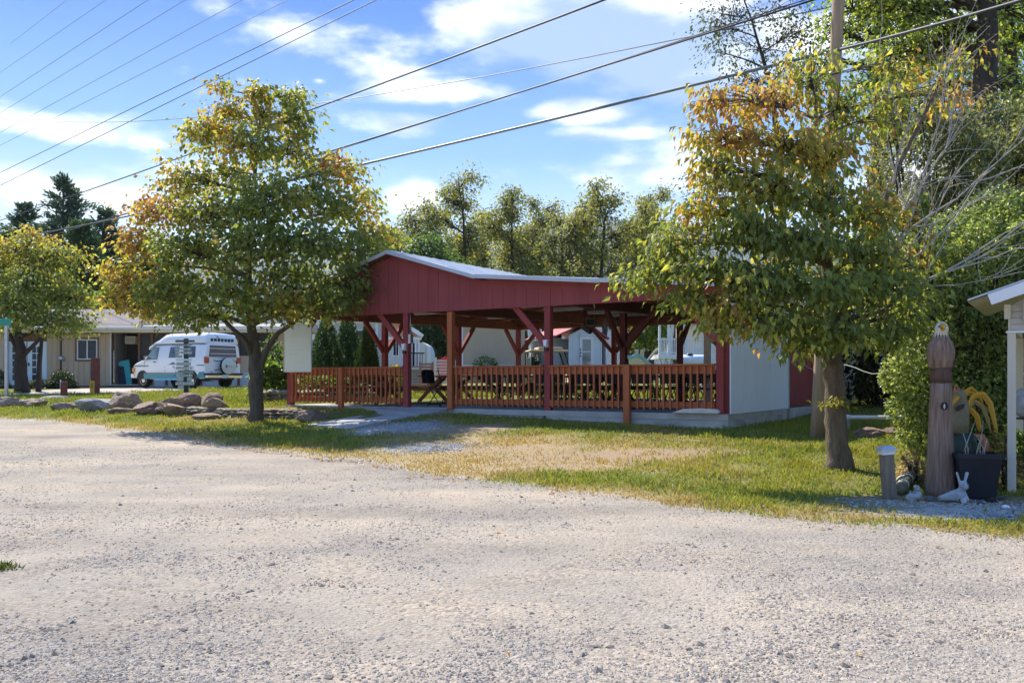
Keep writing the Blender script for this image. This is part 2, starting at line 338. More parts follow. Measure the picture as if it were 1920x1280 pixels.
WALK = [(-3.75, 21.75), (-1.4, 20.3), (-1.98, 19.7), (-3.45, 18.6), (-4.6, 19.9), (-3.25, 20.8)]
def in_poly(x, y, P):
    ins = np.zeros(np.shape(x), bool); n = len(P)
    for i in range(n):
        (x0, y0), (x1, y1) = P[i], P[(i+1) % n]; c = ((y0 > y) != (y1 > y)) & (x < (x1-x0)*(y-y0)/((y1-y0) if y1 != y0 else 1e-9)+x0); ins ^= c
    return ins
def ell(x, y, px, d, rx, ry, soft=.5):      # soft elliptical patch on the ground round a place
    cx = (px-HX)/F*d; q = np.hypot((x-cx)/rx, (y-d)/ry); return 1-sstep(1-soft, 1+soft*.3, q)
def ground_cover(x, y):
    """what covers the ground: dryness of the grass, bare clay, loose gravel (0..1 each)"""
    n1 = gnoise(x+90, y+90, .7, 21); n2 = gnoise(x+90, y+90, 2.3, 22); e = y-edge_y(x)
    dry = sstep(1.6, .1, e)*.75+ell(x, y, 1010, 14.3, 3.3, 2.6, .7)*1.0+ell(x, y, 760, 16.4, 2.3, 1.6)*.55+(n1-.5)*1.5+(gnoise(x+70, y+70, 2.0, 29)-.5)*.9+.03
    dry = dry+ell(x, y, 1690, 9.2, 1.6, .8)*.7
    dry = np.where(y > 24, dry-.25, dry)
    clay = ell(x, y, 870, 17.6, 1.4, .9)*.95+ell(x, y, 1140, 13.6, 2.2, .8)*.85+ell(x, y, 960, 14.8, 1.6, .5)*.6+ell(x, y, 1020, 12.6, 1.6, .35)*.5+ell(x, y, 1680, 9.0, 1.7, .45)*.5
    clay = clay*sstep(.25, .6, n2+.15)
    bed = ell(x, y, 1770, 9.75, 1.35, .55, .35)
    clay = np.maximum(clay, bed*.8)
    grav = ell(x, y, 745, 18.3, 1.2, .95)*1.0+ell(x, y, 800, 15.3, 1.0, .6)*.8+ell(x, y, 1880, 8.9, 1.3, .6)*.9+sstep(.45, -.1, e)*.8
    grav = grav*sstep(.15, .5, n2+.2)
    return np.clip(dry, 0, 1), np.clip(clay, 0, 1), np.clip(grav, 0, 1)
def mixn(a, b, t): return a*(1-t[:, None])+np.array(b)*t[:, None]
xs = np.concatenate([-np.geomspace(4500, 34, 26), np.arange(-33, 20, .22), np.geomspace(20.5, 4500, 28)])
ys = np.concatenate([-np.geomspace(4500, 4, 14), np.arange(-2, 34, .2), np.arange(34.3, 60, .8), np.geomspace(61, 4500, 30)])
gx, gy = np.meshgrid(xs, ys); fx, fy = gx.ravel(), gy.ravel()
e = fy-edge_y(fx); gz = G(fx, fy)+(gnoise(fx+200, fy+200, 1.1, 31)-.5)*.05*sstep(0, 1.5, e)*(fy < 60)-.06*sstep(.1, -.5, e)
dry, clay, grav = ground_cover(fx, fy)
tint = np.tile(np.array([[.15, .165, .04]]), (len(fx), 1)); tint = mixn(tint, (.37, .28, .16), dry*.9); tint = mixn(tint, (.31, .22, .145), clay); tint = mixn(tint, (.40, .39, .37), grav)
strip = ell(fx, fy, 250, 39.5, 4.6, 4.4, .25)+ell(fx, fy, 20, 36, 3.0, 1.2, .4); tint = mixn(tint, (.46, .40, .36), np.clip(strip, 0, 1))
nx, ny = len(xs), len(ys); idx = np.arange(nx*ny).reshape(ny, nx)
Fq = np.stack([idx[:-1, :-1], idx[:-1, 1:], idx[1:, 1:], idx[1:, :-1]], -1).reshape(-1, 4)
lawn = npmesh('lawn', np.stack([fx, fy, gz], 1), Fq, 4, ground_mat('lawn_soil'), None, tint, True); lawn['kind'] = 'structure'
# gravel road
rx = np.concatenate([-np.geomspace(180, 31, 10), np.arange(-30, 14, .16), np.geomspace(14.5, 90, 10)]); nt_ = 90
tt = np.linspace(0, 1, nt_)**.6
ey = edge_y(rx); RX, TT = np.meshgrid(rx, tt); Y0 = -40.0; RY = Y0+(ey[None]-Y0)*TT; 
rz = (gnoise(RX+300, RY+300, .8, 41)-.5)*.035*np.clip((ey[None]-RY)*1.0, 0, 1)+.006+zr(RY)
idx = np.arange(RX.size).reshape(RX.shape); Fq = np.stack([idx[:-1, :-1], idx[:-1, 1:], idx[1:, 1:], idx[1:, :-1]], -1).reshape(-1, 4)
road = npmesh('gravel_road', np.stack([RX.ravel(), RY.ravel(), rz.ravel()], 1), Fq, 4, ground_mat('gravel', True), None, None, True); road['kind'] = 'structure'
def road_z(x, y): e = edge_y(x)-y; return (gnoise(x+300, y+300, .8, 41)-.5)*.035*np.clip(e, 0, 1)+.006+zr(y)

# loose stones on the road
def stones(name, P, size, tint, flat=.45):
    n = len(P); base = np.array([[1, 0, 0], [0, 1, 0], [-1, 0, 0], [0, -1, 0], [.15, .1, 1], [0, 0, -1]], float)
    V = np.tile(base[None], (n, 1, 1))*(.65+.7*rng.random((n, 6, 1))); V[:, :, 1] *= .75; V[:, :, 2] *= flat
    a = rng.random(n)*6.283; c, s = np.cos(a), np.sin(a); x = V[:, :, 0]*c[:, None]-V[:, :, 1]*s[:, None]; y = V[:, :, 0]*s[:, None]+V[:, :, 1]*c[:, None]
    tl = (rng.random((n, 1))-.5)*.5; V = np.stack([x, y, V[:, :, 2]+x*tl], -1)*size[:, None, None]+P[:, None]
    f = np.array([[0, 1, 4], [1, 2, 4], [2, 3, 4], [3, 0, 4], [1, 0, 5], [2, 1, 5], [3, 2, 5], [0, 3, 5]]); Fa = (f[None]+(np.arange(n)*6)[:, None, None]).reshape(-1, 3)
    o = npmesh(name, V.reshape(-1, 3), Fa, 3, STONE, None, np.repeat(tint, 6, 0)); o['kind'] = 'stuff'; return o
def tintmat(name, rough=.85):
    m = bpy.data.materials.new(name); m.use_nodes = True; N = m.node_tree.nodes; L = m.node_tree.links; b = N['Principled BSDF']
    at = N.new('ShaderNodeAttribute'); at.attribute_name = 'tint'; L.new(at.outputs['Color'], b.inputs['Base Color']); b.inputs['Roughness'].default_value = rough; b.inputs['Specular IOR Level'].default_value = .2
    return m
STONE = tintmat('loose_stone')
n = 150000
d = 3.6+(rng.random(n)**1.7)*14; x = (rng.random(n)*2-1)*(d*.62)
dn = gnoise(x+300, d+300, .5, 51)*.6+gnoise(x+300, d+300, 1.7, 52)*.4
keep = (d < edge_y(x)+.25) & (rng.random(n) < .12+1.0*sstep(.42, .66, dn)+.5*sstep(.8, .1, edge_y(x)-d)); x, d = x[keep], d[keep]
sz = .0045+.011*rng.random(len(x))**2.2; k = rng.random(len(x)); tv = np.array([.38, .33, .275])[None]*(.65+.6*rng.random((len(x), 1)))
tv[k < .1] = np.array([.26, .235, .21])*(.7+.6*rng.random((int((k < .1).sum()), 1)))
big_ = rng.choice(len(x), 260, replace=False); sz[big_] = .018+.016*rng.random(260); tv[big_] *= .62
stones('road_gravel', np.stack([x, d, np.maximum(road_z(x, d), np.where(d > edge_y(x), G(x, d), -1))+sz*.08], 1), sz, tv)
# gravel beside the walkway and by the statues
n = 9000; c = rng.choice(4, n, p=[.45, .2, .25, .1]); C = np.array([[745, 18.3, 1.0, .8], [800, 15.3, .9, .6], [1880, 9.0, 1.3, .6], [1720, 9.6, .9, .4]])[c]
x = (C[:, 0]-HX)/F*C[:, 1]+rng.normal(0, .5, n)*C[:, 2]; y = C[:, 1]+rng.normal(0, .5, n)*C[:, 3]; kk = ~in_poly(x, y, WALK); x, y = x[kk], y[kk]; n = len(x); sz = .01+.02*rng.random(n)**2
stones('path_gravel', np.stack([x, y, G(x, y)+sz*.2], 1), sz, np.array([.33, .32, .31])[None]*(.6+.7*rng.random((n, 1))))

# grass
n = 420000; d = 6.6+rng.random(n)**1.35*31.6; x = -.62*d+rng.random(n)*1.24*d
e = d-edge_y(x); dry, clay, grav = ground_cover(x, d); strip = ell(x, d, 250, 39.5, 4.6, 4.4, .25)+ell(x, d, 20, 36, 3, 1.2, .4)
lx = (x-4.0)*.844-(d-16.85)*.536; ly = (x-4.0)*.536+(d-16.85)*.844       # pavilion frame
inside = (lx > -11.75) & (lx < .15) & (ly > -.12) & (ly < 11.3)
keep = (e > -.25+.3*rng.random(n)) & (~inside) & (~in_poly(x, d, WALK)) & (strip < .3) & (rng.random(n) > clay*1.1) & (rng.random(n) > grav*1.05) & (rng.random(n) > 1.6*ell(x, d, 1770, 9.7, 1.5, .6, .35)) & (rng.random(n) > .45*dry*sstep(.35, .7, gnoise(x+40, d+40, 3, 61)))
x, d, dry, e = x[keep], d[keep], dry[keep], e[keep]; n = len(x)
tall = (.022+.042*rng.random(n)**1.6)*(1-.4*dry)*(1+1.1*sstep(.52, .8, gnoise(x+9, d+9, 2.0, 62)))*(1+.02*d)
a = rng.random(n)*6.283; w = (.0035+.003*rng.random(n))*(1+.05*d); P = np.stack([x, d, G(x, d)-.008], 1); sd_ = np.stack([np.cos(a), np.sin(a), np.zeros(n)], 1)
ln = rng.normal(0, .4, (n, 2)); lean = np.stack([ln[:, 0], ln[:, 1], np.ones(n)], 1); mid = P+lean*tall[:, None]*np.array([.35, .35, .62]); tip = P+lean*np.array([1.0, 1.0, 1])*tall[:, None]
V = np.stack([P-sd_*w[:, None], P+sd_*w[:, None], mid+sd_*w[:, None]*.8, mid-sd_*w[:, None]*.8, tip], 1).reshape(-1, 3)
f = np.array([[0, 1, 2], [0, 2, 3], [3, 2, 4]]); Fa = (f[None]+(np.arange(n)*5)[:, None, None]).reshape(-1, 3)
gn = gnoise(x+60, d+60, 1.2, 63); tg = np.array([.19, .235, .035])[None]*(.7+.6*rng.random((n, 1))); tg = mixn(tg, (.29, .29, .035), sstep(.45, .7, gn)*.7)
dd = np.clip(dry*1.1+rng.normal(0, .22, n)-.05, 0, 1); tg = mixn(tg, (.40, .29, .13), dd)*(.8+.4*rng.random((n, 1)))
o = npmesh('grass', V, Fa, 3, BLADE, None, np.repeat(tg, 5, 0)); o['kind'] = 'stuff'
n = 110; P = np.stack([rng.normal(-3.66, .07, n), rng.normal(6.32, .05, n), np.zeros(n)], 1); P[:, 2] = road_z(P[:, 0], P[:, 1])
leaf_mesh('weed_tuft', P, np.stack([rng.normal(0, .6, n), rng.normal(0, .6, n), np.ones(n)], 1), rng.normal(0, 1, (n, 3)), .03+.05*rng.random(n), np.array([[.09, .12, .03]])*(.6+.8*rng.random((n, 1))), BLADE, None, .14, .3)
# fallen leaves on the grass and the road edge
n = 900; d = 9+rng.random(n)**1.3*14; x = np.where(rng.random(n) < .5, rng.normal(4.2, 1.6, n), rng.normal(-5.5, 3, n)*d/20)
d = np.maximum(d, edge_y(x)-.4); P = np.stack([x, d, np.where(d > edge_y(x), G(x, d), road_z(x, d))+.02], 1)
ax = np.stack([rng.normal(0, 1, n), rng.normal(0, 1, n), rng.normal(0, .2, n)], 1); tl = np.array([.3, .16, .05])[None]*(.6+.8*rng.random((n, 1)))
m_ = 26; P[:m_, 1] = 4.2+rng.random(m_)*9; P[:m_, 0] = (rng.random(m_)*2-1)*P[:m_, 1]*.58; P[:m_, 2] = road_z(P[:m_, 0], P[:m_, 1])+.012
leaf_mesh('fallen_leaves', P, ax, np.tile([[0, .2, 1.]], (n, 1)), .04+.03*rng.random(n), tl, LEAF)

# ------------------------------------------------------------------ materials of built things
RED = mat('barn_red_paint', (.285, .07, .07), .16, 2.2, .7, .05, stretch=(1, 1, .2), spec=.12)
REDP = mat('red_post_paint', (.29, .065, .06), .18, 4, .7, .06, stretch=(1, 1, .2), spec=.12)
DKRED = mat('dark_red_beam', (.25, .075, .062), .2, 3, .7, .08)
CEDAR = mat('cedar_stain', (.42, .115, .035), .28, 5, .6, .1, stretch=(4, 4, .5), col2=(.50, .145, .05))
CEDARH = mat('cedar_stain_rail', (.42, .115, .035), .28, 5, .6, .1, stretch=(.5, 4, 4), col2=(.50, .145, .05))
METAL = mat('white_metal_roof', (.72, .73, .74), .05, 2, .35, .02, metal=0, spec=.5)
TRIM = mat('grey_white_trim', (.50, .53, .56), .06, 3, .4, .02)
CONC = mat('concrete', (.42, .41, .39), .28, 2, .9, .1, col2=(.50, .49, .47))
FOUND = mat('foundation_block', (.40, .40, .39), .35, 1.6, .9, .12, stretch=(1, 1, 2))
WHITE = mat('white_paint', (.74, .76, .78), .06, 4, .5, .04)
WPANEL = mat('white_panel', (.76, .83, .92), .07, 1.4, .45, .03, stretch=(1, 6, .6))
GREYW = mat('weathered_grey_wood', (.34, .31, .27), .3, 5, .85, .15, stretch=(.6, 5, 5))
TANW = mat('tan_new_wood', (.55, .43, .30), .15, 4, .7, .08, stretch=(4, 4, .4))
BLACK = mat('black_plastic', (.012, .012, .013), .3, 6, .45, .03)
BLKM = mat('black_metal', (.02, .02, .022), .3, 8, .4, .03, metal=.2)
STEEL = mat('grey_steel', (.45, .46, .47), .12, 6, .4, .04, metal=.8)
GLASS = mat('dark_window_glass', (.018, .026, .04), .5, 1.5, .12, 0, spec=.3)
CREAM = mat('cream_paint', (.68, .62, .50), .08, 3, .6, .05)
PICN = mat('picnic_wood', (.12, .055, .035), .3, 4, .7, .1, stretch=(.6, 4, 4))

# ------------------------------------------------------------------ pavilion
ZS = .681; PA = math.atan2(-.536, .844)
BAY, BAYT = 3.86, 3.71; PW, PL = 3*BAY, 3*BAYT
PLOC = Vector((4.0, 16.85, ZS)); PM = Matrix.Translation(PLOC) @ Matrix.Rotation(PA, 4, 'Z'); PMI = PM.inverted()
def loc(px, py, d): return PMI @ W(px, py, d)
pav = thing('pavilion', 'open red picnic pavilion with gabled white metal roof on a concrete slab', 'pavilion', PLOC, PA)
b = MB(); b.box((-PW-.12, 0, -.12), (.09, PL+.1, 0)); b.build('floor_slab', CONC, pav)
b = MB(); b.box((-3.9, .02, -.55), (.085, .26, -.122)); b.box((-.16, .262, -.55), (.085, PL+.08, -.122)); b.box((-PW-.1, .3, -.5), (-PW+.1, PL, -.122)); b.box((-PW, PL-.2, -.6), (-.17, PL+.05, -.122)); b.build('foundation', FOUND, pav)
b = MB(); b.box((-6.45, -.06, -.34), (-3.93, .015, -.13)); b.build('plank_edging', GREYW, pav, bevel=.008)
ZB = 2.21
def roof_z(x):   # top line of the siding, along the gable
    s = -x
    pts = [(-.6, 2.40), (0, 2.45), (2.48, 2.66), (5.51, 2.92), (8.04, 3.65), (10.57, 2.92), (12.3, 2.78)]
    for (a, za), (c, zc) in zip(pts, pts[1:]):
        if a <= s <= c: return za+(zc-za)*(s-a)/(c-a)
    return pts[-1][1]
posts = {}
for i in range(4):
    for j in range(4):
        if (i, j) in ((1, 1), (2, 1), (2, 2)): pass
        if (i == 2 and j in (1, 2)): continue
        x, y = -i*BAY, j*BAYT
        b = MB(); b.box((-.075, -.075, 0), (.075, .075, 2.30 if j < 2 else 2.48)); o = b.build('post', REDP if j == 0 else DKRED if i < 2 else REDP, pav, bevel=.008); o.location = (x-(.0 if i else .075), y+.075, 0.001)
b = MB(); b.box((-.07, -.07, 0), (.07, .07, ZB-.002)); o = b.build('post', CEDAR, pav, bevel=.008); o.location = (-6.36, -.03, -.02); o['label'] = 'orange cedar post beside the entrance opening'
def brace(x, y, dx, dy, m=REDP):
    up_ = .19*max(0, y)/PL if y > .5 else 0
    b = MB(); b.beam((x+dx*.06, y+dy*.06, 1.40+up_), (x+dx*.86, y+dy*.86, 2.26+up_+.19*dy*.8/PL), .09, .13); b.build('knee_brace', m, pav)
for i in range(4):
    if i < 3: brace(-i*BAY-(.0 if i else .09), .075, -1, 0)
for i in range(4):
    if i > 0: brace(-i*BAY, PL+.075, 1, 0, DKRED)
    if i < 3: brace(-i*BAY, PL+.075, -1, 0, DKRED)
for j in range(4):
    if j > 0: brace(-PW, j*BAYT+.075, 0, -1)
    if j < 3: brace(-PW, j*BAYT+.075, 0, 1)
brace(-BAY, BAYT, 0, -1, DKRED); brace(-BAY, 2*BAYT, 0, 1, DKRED); brace(-BAY, BAYT+.075, 1, 0, DKRED)
for (x0, y0, x1, y1) in ((-PW-.1, .075, .05, .075), (-PW-.1, PL+.075, .05, PL+.075), (-PW, .2, -PW, PL-.05), (-.075, .2, -.075, PL-.05), (-BAY, .2, -BAY, PL-.05), (-2*BAY, .2, -2*BAY, PL-.05)):
    b = MB(); zq = lambda y: 2.40+.19*y/PL; hh_ = .2 if y0 > 5 else .26; b.beam((x0, y0, zq(y0)), (x1, y1, zq(y1)), .14, hh_); b.build('beam', DKRED, pav)
# siding of the front and back gables: one board per groove
n = 40
for yy, m, zb_ in ((-.045, RED, ZB), (PL+.22, DKRED, 2.46)):
    for k in range(n):
        x0 = -PW-.15+k*(PW+.25)/n; x1 = x0+(PW+.25)/n-.006; xm = None
        b = MB(); poly = [(x0, zb_), (x1, zb_), (x1, max(zb_+.05, roof_z(x1)-.06)), (x0, max(zb_+.05, roof_z(x0)-.06))]
        for kx in (-8.04, -5.51, -10.57):
            if x0 < kx < x1: poly.insert(3, (kx, roof_z(kx)-.06))
        b.prism(poly, yy, yy+.018); b.build('siding_board', m, pav)
b = MB(); b.prism([(-PW-.15, ZB+.02), (.1, ZB+.02), (.1, 2.38), (-5.51, 2.85), (-8.04, 3.55), (-10.57, 2.85), (-PW-.15, 2.74)], -.026, -.012); b.build('gable_backing', DKRED, pav)
# rake board of the low side roof, and edge trim
b = MB(); b.prism([(-5.2, 2.79), (-.35+.5, 2.30), (.16, 2.44), (-5.45, 2.905)], -.075, -.047); b.prism([(-5.45, 2.905), (-5.2, 2.79), (-4.4, 2.64), (-3.6, 2.56), (.15, 2.245), (.15, 2.30), (-4.0, 2.66)], -.066, -.048); b.build('rake_board', RED, pav)
YF, YB = -.30, PL+.45
prof = [(.25, 2.44), (-2.48, 2.67), (-5.51, 2.935), (-8.04, 3.665), (-10.57, 2.935), (-PW-.45, 2.80)]
for (xa, za), (xb, zb) in zip(prof, prof[1:]):
    nseg = 10
    for k in range(nseg):
        y0 = YF+(YB-YF)*k/nseg; y1 = YF+(YB-YF)*(k+1)/nseg
        b = MB(); L_ = math.hypot(xb-xa, zb-za); u = Vector((xb-xa, 0, zb-za))/L_; nn = Vector((-u.z, 0, u.x)); nn = nn if nn.z > 0 else -nn
        A = Vector((xa, 0, za)); Bv = Vector((xb, 0, zb))
        def slab(y0, y1, t0, t1):
            vs = [A+nn*t0, Bv+nn*t0, Bv+nn*t1, A+nn*t1]; b.add([(p.x, y0, p.z) for p in vs]+[(p.x, y1, p.z) for p in vs], [(0, 1, 2, 3), (7, 6, 5, 4), (0, 4, 5, 1), (1, 5, 6, 2), (2, 6, 7, 3), (3, 7, 4, 0)])
        slab(y0, y1-.003, .0, .02)
        for q in range(3): yy = y0+(y1-y0)*(q+.5)/3; slab(yy-.015, yy+.015, .021, .045)
        b.build('roof_panel', METAL, pav)
    b = MB(); u = Vector((xb-xa, 0, zb-za)).normalized(); up = Vector((-u.z, 0, u.x)); up = up if up.z > 0 else -up
    b.beam(Vector((xa, YF-.012, za))-up*.03, Vector((xb, YF-.012, zb))-up*.012, .02, .085, up); b.beam(Vector((xa, YF-.03, za))-up*.045, Vector((xb, YF-.03, zb))-up*.045, .014, .03, up); b.build('rake_trim', TRIM, pav)
    b = MB(); b.beam(Vector((xa, YF+.12, za))-up*.02, Vector((xb, YF+.12, zb))-up*.02, .24, .02, up); b.build('soffit', DKRED, pav)
b = MB()
for (xa, za), (xb, zb) in zip(prof, prof[1:]):
    b.add([(xa, YF+.25, za-.03), (xb, YF+.25, zb-.03), (xb, YB-.02, zb-.03), (xa, YB-.02, za-.03)], [(0, 1, 2, 3)])
b.build('ceiling_lining', DKRED, pav)
for k in range(9):     # rafters seen from below
    y = .6+k*1.28; b = MB()
    for (xa, za), (xb, zb) in zip([(.03, 2.46)]+prof[1:-1]+[(-PW-.09, 2.83)], prof[1:-1]+[(-PW-.09, 2.83)]): b.beam((xa, y, za-.12), (xb, y, zb-.12), .05, .14)
    b.build('rafter', DKRED, pav)
b = MB(); b.prism([(.15, 2.25), (PL+.2, 2.46), (PL+.2, 2.74), (.15, 2.74)], -PW-.12, -PW-.10, axis='x'); b.build('side_fascia', RED, pav)
b = MB(); b.beam((.27, YF-.02, 2.41), (.27, YB, 2.41), .02, .09); b.build('eave_trim', TRIM, pav)
# right-hand wall: white panels, red boards between
for k, (y0, y1, m) in enumerate(((.09, 4.1, 'w'), (4.14, 8.5, 'r'), (8.55, PL+.15, 'w'))):
    if m == 'w':
        w_ = (y1-y0)/3
        for q in range(3): b = MB(); b.box((.092, y0+q*w_, .0), (.112, y0+(q+1)*w_-.003, 2.38)); b.build('white_wall_panel', WPANEL, pav)
        b = MB(); b.box((.05, y0, 2.0), (.09, y1, 2.36)); b.build('wall_header', DKRED, pav)
    else:
        for q in range(14): w_ = (y1-y0)/14; b = MB(); b.box((.07, y0+q*w_, .1), (.09, y0+(q+1)*w_-.006, 2.36)); b.build('siding_board', RED, pav)
    b = MB(); b.box((.04, y0, .03), (.066, y1, 2.36)); b.build('wall_lining', DKRED, pav)
b = MB(); b.box((-.02, .09, .005), (.092, .11, 2.3)); b.build('corner_trim', REDP, pav)
b = MB(); b.box((.09, 4.08, -.3), (.13, 4.13, 2.3)); b.build('downpipe', STEEL, pav)
b = MB(); b.box((.113, .86, 1.52), (.118, .885, 1.72)); b.build('vent_slot', BLACK, pav)
# inner dark room wall on the right and the tan board leaning by it
b = MB(); b.box((-.95, 6.3, .02), (.035, 6.36, 2.3)); b.build('partition_wall', DKRED, pav)
q = loc(1326, 760, 19.6); tb = thing('timber_board', 'pale unpainted upright board standing inside the right end of the pavilion', 'board', PM @ Vector((q.x, q.y, 0)), PA)
b = MB(); b.box((-.075, -.02, .003), (.075, .02, 2.28)); b.build('plank', TANW, tb)
b = MB()
for zz in (.5, 1.0, 1.25, 1.6): b.lathe([(.012, -.004), (.012, .004)], 6, (0, -.021, zz), M=None)
b.build('screw_head', BLKM, tb)
# lights under the roof
TUBE = mat('fluorescent_cover', (.78, .78, .74), .05, 4, .4, 0)
for k, (px, py, d) in enumerate(((810, 589, 24.4), (947, 597, 26.0), (1000, 576, 22.0), (1058, 583, 23.3), (1140, 588, 24.2), (1185, 592, 25.3))):
    q = loc(px, py, d); where = ['over the entrance opening', 'left of the cream wall behind, lowest in view', 'nearest the front edge, behind the middle brace', 'right of the middle red post', 'left of the two above the white shed door', 'farthest right, by the dark inner post'][k]
    t = thing('strip_light', 'white fluorescent strip light under the roof, '+where, 'ceiling light', PM @ q, PA, 'strip lights under the pavilion roof')
    b = MB(); b.box((-.6, -.07, .03), (.6, .07, .09)); b.build('housing', TRIM, t)
    for s in (-1, 1): b = MB(); b.tube([(-.58, s*.035, .015), (.58, s*.035, .015)], .016, 8); b.build('tube', TUBE, t)
    b = MB(); b.beam((-.3, 0, .09), (-.3, 0, .3), .01, .01); b.beam((.3, 0, .09), (.3, 0, .3), .01, .01); b.build('hanger', BLKM, t)
for px, s_, lab in ((757, 7.72, 'white lantern-shaped wall lamp on the red post left of the entrance'), (1021, 3.86, 'white lantern-shaped wall lamp on the middle red post')):
    t = thing('wall_lamp', lab, 'wall lamp', PM @ Vector((-s_, -.002, 1.36)), PA, 'white wall lamps on the red posts')
    b = MB(); b.box((-.035, -.012, -.02), (.035, 0, .14)); b.build('back_plate', WHITE, t)
    b = MB(); b.prism([(-.03, .0), (.03, .0), (.05, .13), (-.05, .13)], -.09, -.013); b.build('shade', WHITE, t)
    b = MB(); b.box((-.04, -.06, -.10), (.04, 0, -.03)); b.build('sensor_box', BLKM, t)
t = thing('switch_box', 'grey electrical box with a conduit on the post left of the entrance', 'electrical box', PM @ Vector((-7.72+.11, .06, 1.5)), PA)
b = MB(); b.box((-.03, -.05, 0), (.04, .05, .22)); b.build('box', STEEL, t); b = MB(); b.tube([(0, 0, .22), (0, 0, .72)], .012, 6); b.build('conduit', STEEL, t)
q = loc(1100, 618, 21); t = thing('security_camera', 'small black security camera hanging from the roof in front of the white shed', 'security camera', PM @ q, PA)  # a security camera; it holds no light source
b = MB(); b.prism([(-.12, .03), (.08, -.1), (.13, -.02), (-.06, .1)], -.07, .07); b.build('housing', BLKM, t); b = MB(); b.tube([(-.05, 0, .08), (-.07, 0, .5)], .012, 6); b.build('arm', BLKM, t)
q = loc(1146, 606, 24.5); t = thing('wall_fan', 'round caged fan mounted high beside the inner post', 'fan', PM @ q, PA)
b = MB()
for rr in (.06, .11, .16, .205):
    b.tube([(rr*math.cos(a), -.06+.1*(1-(rr/.205)**2)*-1, rr*math.sin(a)) for a in np.linspace(0, 6.283, 21)], .008, 4, False)
for k in range(16): a = k*math.pi/8; b.tube([(0, -.16, 0), (.13*math.cos(a), -.13, .13*math.sin(a)), (.205*math.cos(a), -.06, .205*math.sin(a))], .005, 4)
b.build('cage', STEEL, t)
b = MB()
for k in range(4): b.prism([(.02, -.03), (.16, -.07), (.18, .04), (.04, .04)], -.03, -.02, Matrix.Rotation(k*math.pi/2, 4, 'Y'))
b.build('blade', GREYW, t); b = MB(); b.sphere((0, .02, 0), .1, 10, 6); b.build('motor', BLKM, t); b = MB(); b.beam((0, .08, 0), (0, .3, .1), .04, .04); b.build('bracket', BLKM, t)
q = loc(1110, 604, 24.5); t = thing('speaker_box', 'small grey box hung under the back beam left of the fan', 'speaker', PM @ q, PA)
b = MB(); b.box((-.14, -.1, -.1), (.14, .1, .1)); b.build('case', GREYW, t, bevel=.01); b = MB(); b.box((-.12, -.106, -.08), (.12, -.101, .08)); b.build('grille', BLACK, t); b = MB(); b.beam((0, 0, .1), (0, 0, .3), .03, .03); b.build('bracket', BLKM, t)
q = loc(1113, 574, 19.5); h = MB(); h.tube([(0, 0, .2), (0, 0, .05), (.03, 0, -.02), (0, 0, -.06), (-.035, 0, -.02)], .012, 6); o = h.build('hook', WHITE); o.matrix_world = PM @ Matrix.Translation(q); tag(o, 'small white hook hanging from the front edge of the pavilion roof', 'hook')

# railings: each section a thing of its own, every baluster a part
def railing(x0, x1, label, nb, midpost=None, post0=None):
    t = thing('wooden_railing', label, 'railing', PM @ Vector((x0, 0, 0)), PA, 'cedar railings along the pavilion front'); L_ = x1-x0
    b = MB(); b.box((0, -.075, .92), (L_, .035, .957)); b.build('top_rail', CEDARH, t, bevel=.006)
    b = MB(); b.box((0, -.018, .765), (L_, .02, .918)); b.build('upper_band', CEDARH, t, bevel=.004)
    b = MB(); b.box((0, -.018, .10), (L_, .02, .225)); b.build('lower_band', CEDARH, t, bevel=.004)
    me = None; xsn = [L_*(k+.6)/nb for k in range(nb)]
    for k, xx in enumerate(xsn):
        if midpost and abs(xx-(midpost-x0)) < .09: continue
        if me is None: b = MB(); b.box((-.019, -.058, .07), (.019, -.02, .915)); o = b.build('baluster', CEDAR, t); me = o.data
        else: o = link('baluster', me, t)
        o.location.x = xx; o.rotation_euler.y = rnd.gauss(0, .006)
    if midpost is not None:
        b = MB(); b.box((-.07, -.15, -.34 if midpost > -5 else -.12), (.07, -.062, .955)); o = b.build('post', CEDAR, t, bevel=.006); o.location.x = midpost-x0
    return t
railing(-3.78, -.16, 'cedar railing with a mid post, from the middle red post to the white wall', 26, -1.95)
railing(-6.28, -3.95, 'short cedar railing between the entrance opening and the middle red post', 17)
railing(-11.5, -7.80, 'cedar railing left of the entrance, whiteboard standing at its left end', 26, -9.66)
# whiteboard
WB = mat('whiteboard_face', (.74, .79, .72), .05, 2, .25, .0, spec=.5)
q = loc(560, 655, 22.6); t = thing('whiteboard', 'upright whiteboard with faint writing hung on the leftmost red post', 'whiteboard', PM @ Vector((-11.60, -.14, 0)), PA)
b = MB(); b.box((.03, -.02, .87), (.95, .0, 2.04)); b.build('board', WB, t)
b = MB()
for lo, hi in (((0, -.03, .84), (.98, .004, .869)), ((0, -.03, 2.041), (.98, .004, 2.07)), ((0, -.03, .87), (.029, .004, 2.04)), ((.951, -.03, .87), (.98, .004, 2.04))): b.box(lo, hi)
b.build('frame', WHITE, t, bevel=.006)
INK = mat('faded_marker', (.48, .53, .49), .1, 8, .5, 0)
b = MB(); rr = random.Random(3)
for zz, x0, x1, am in ((1.84, .1, .75, .006), (1.76, .14, .7, .008), (1.40, .3, .66, .01), (1.30, .2, .5, .006), (1.08, .45, .7, .012)):
    x = x0
    while x < x1:
        wd = rr.uniform(.03, .1); b.tube([(x+wd*k/6, -.022, zz+rr.uniform(-am, am)) for k in range(7)], .0022, 3); x += wd+.03
b.build('scribble', INK, t)
b = MB(); b.box((-.04, .001, .9), (.02, .05, 2.1)); b.build('hanging_post', REDP, t)
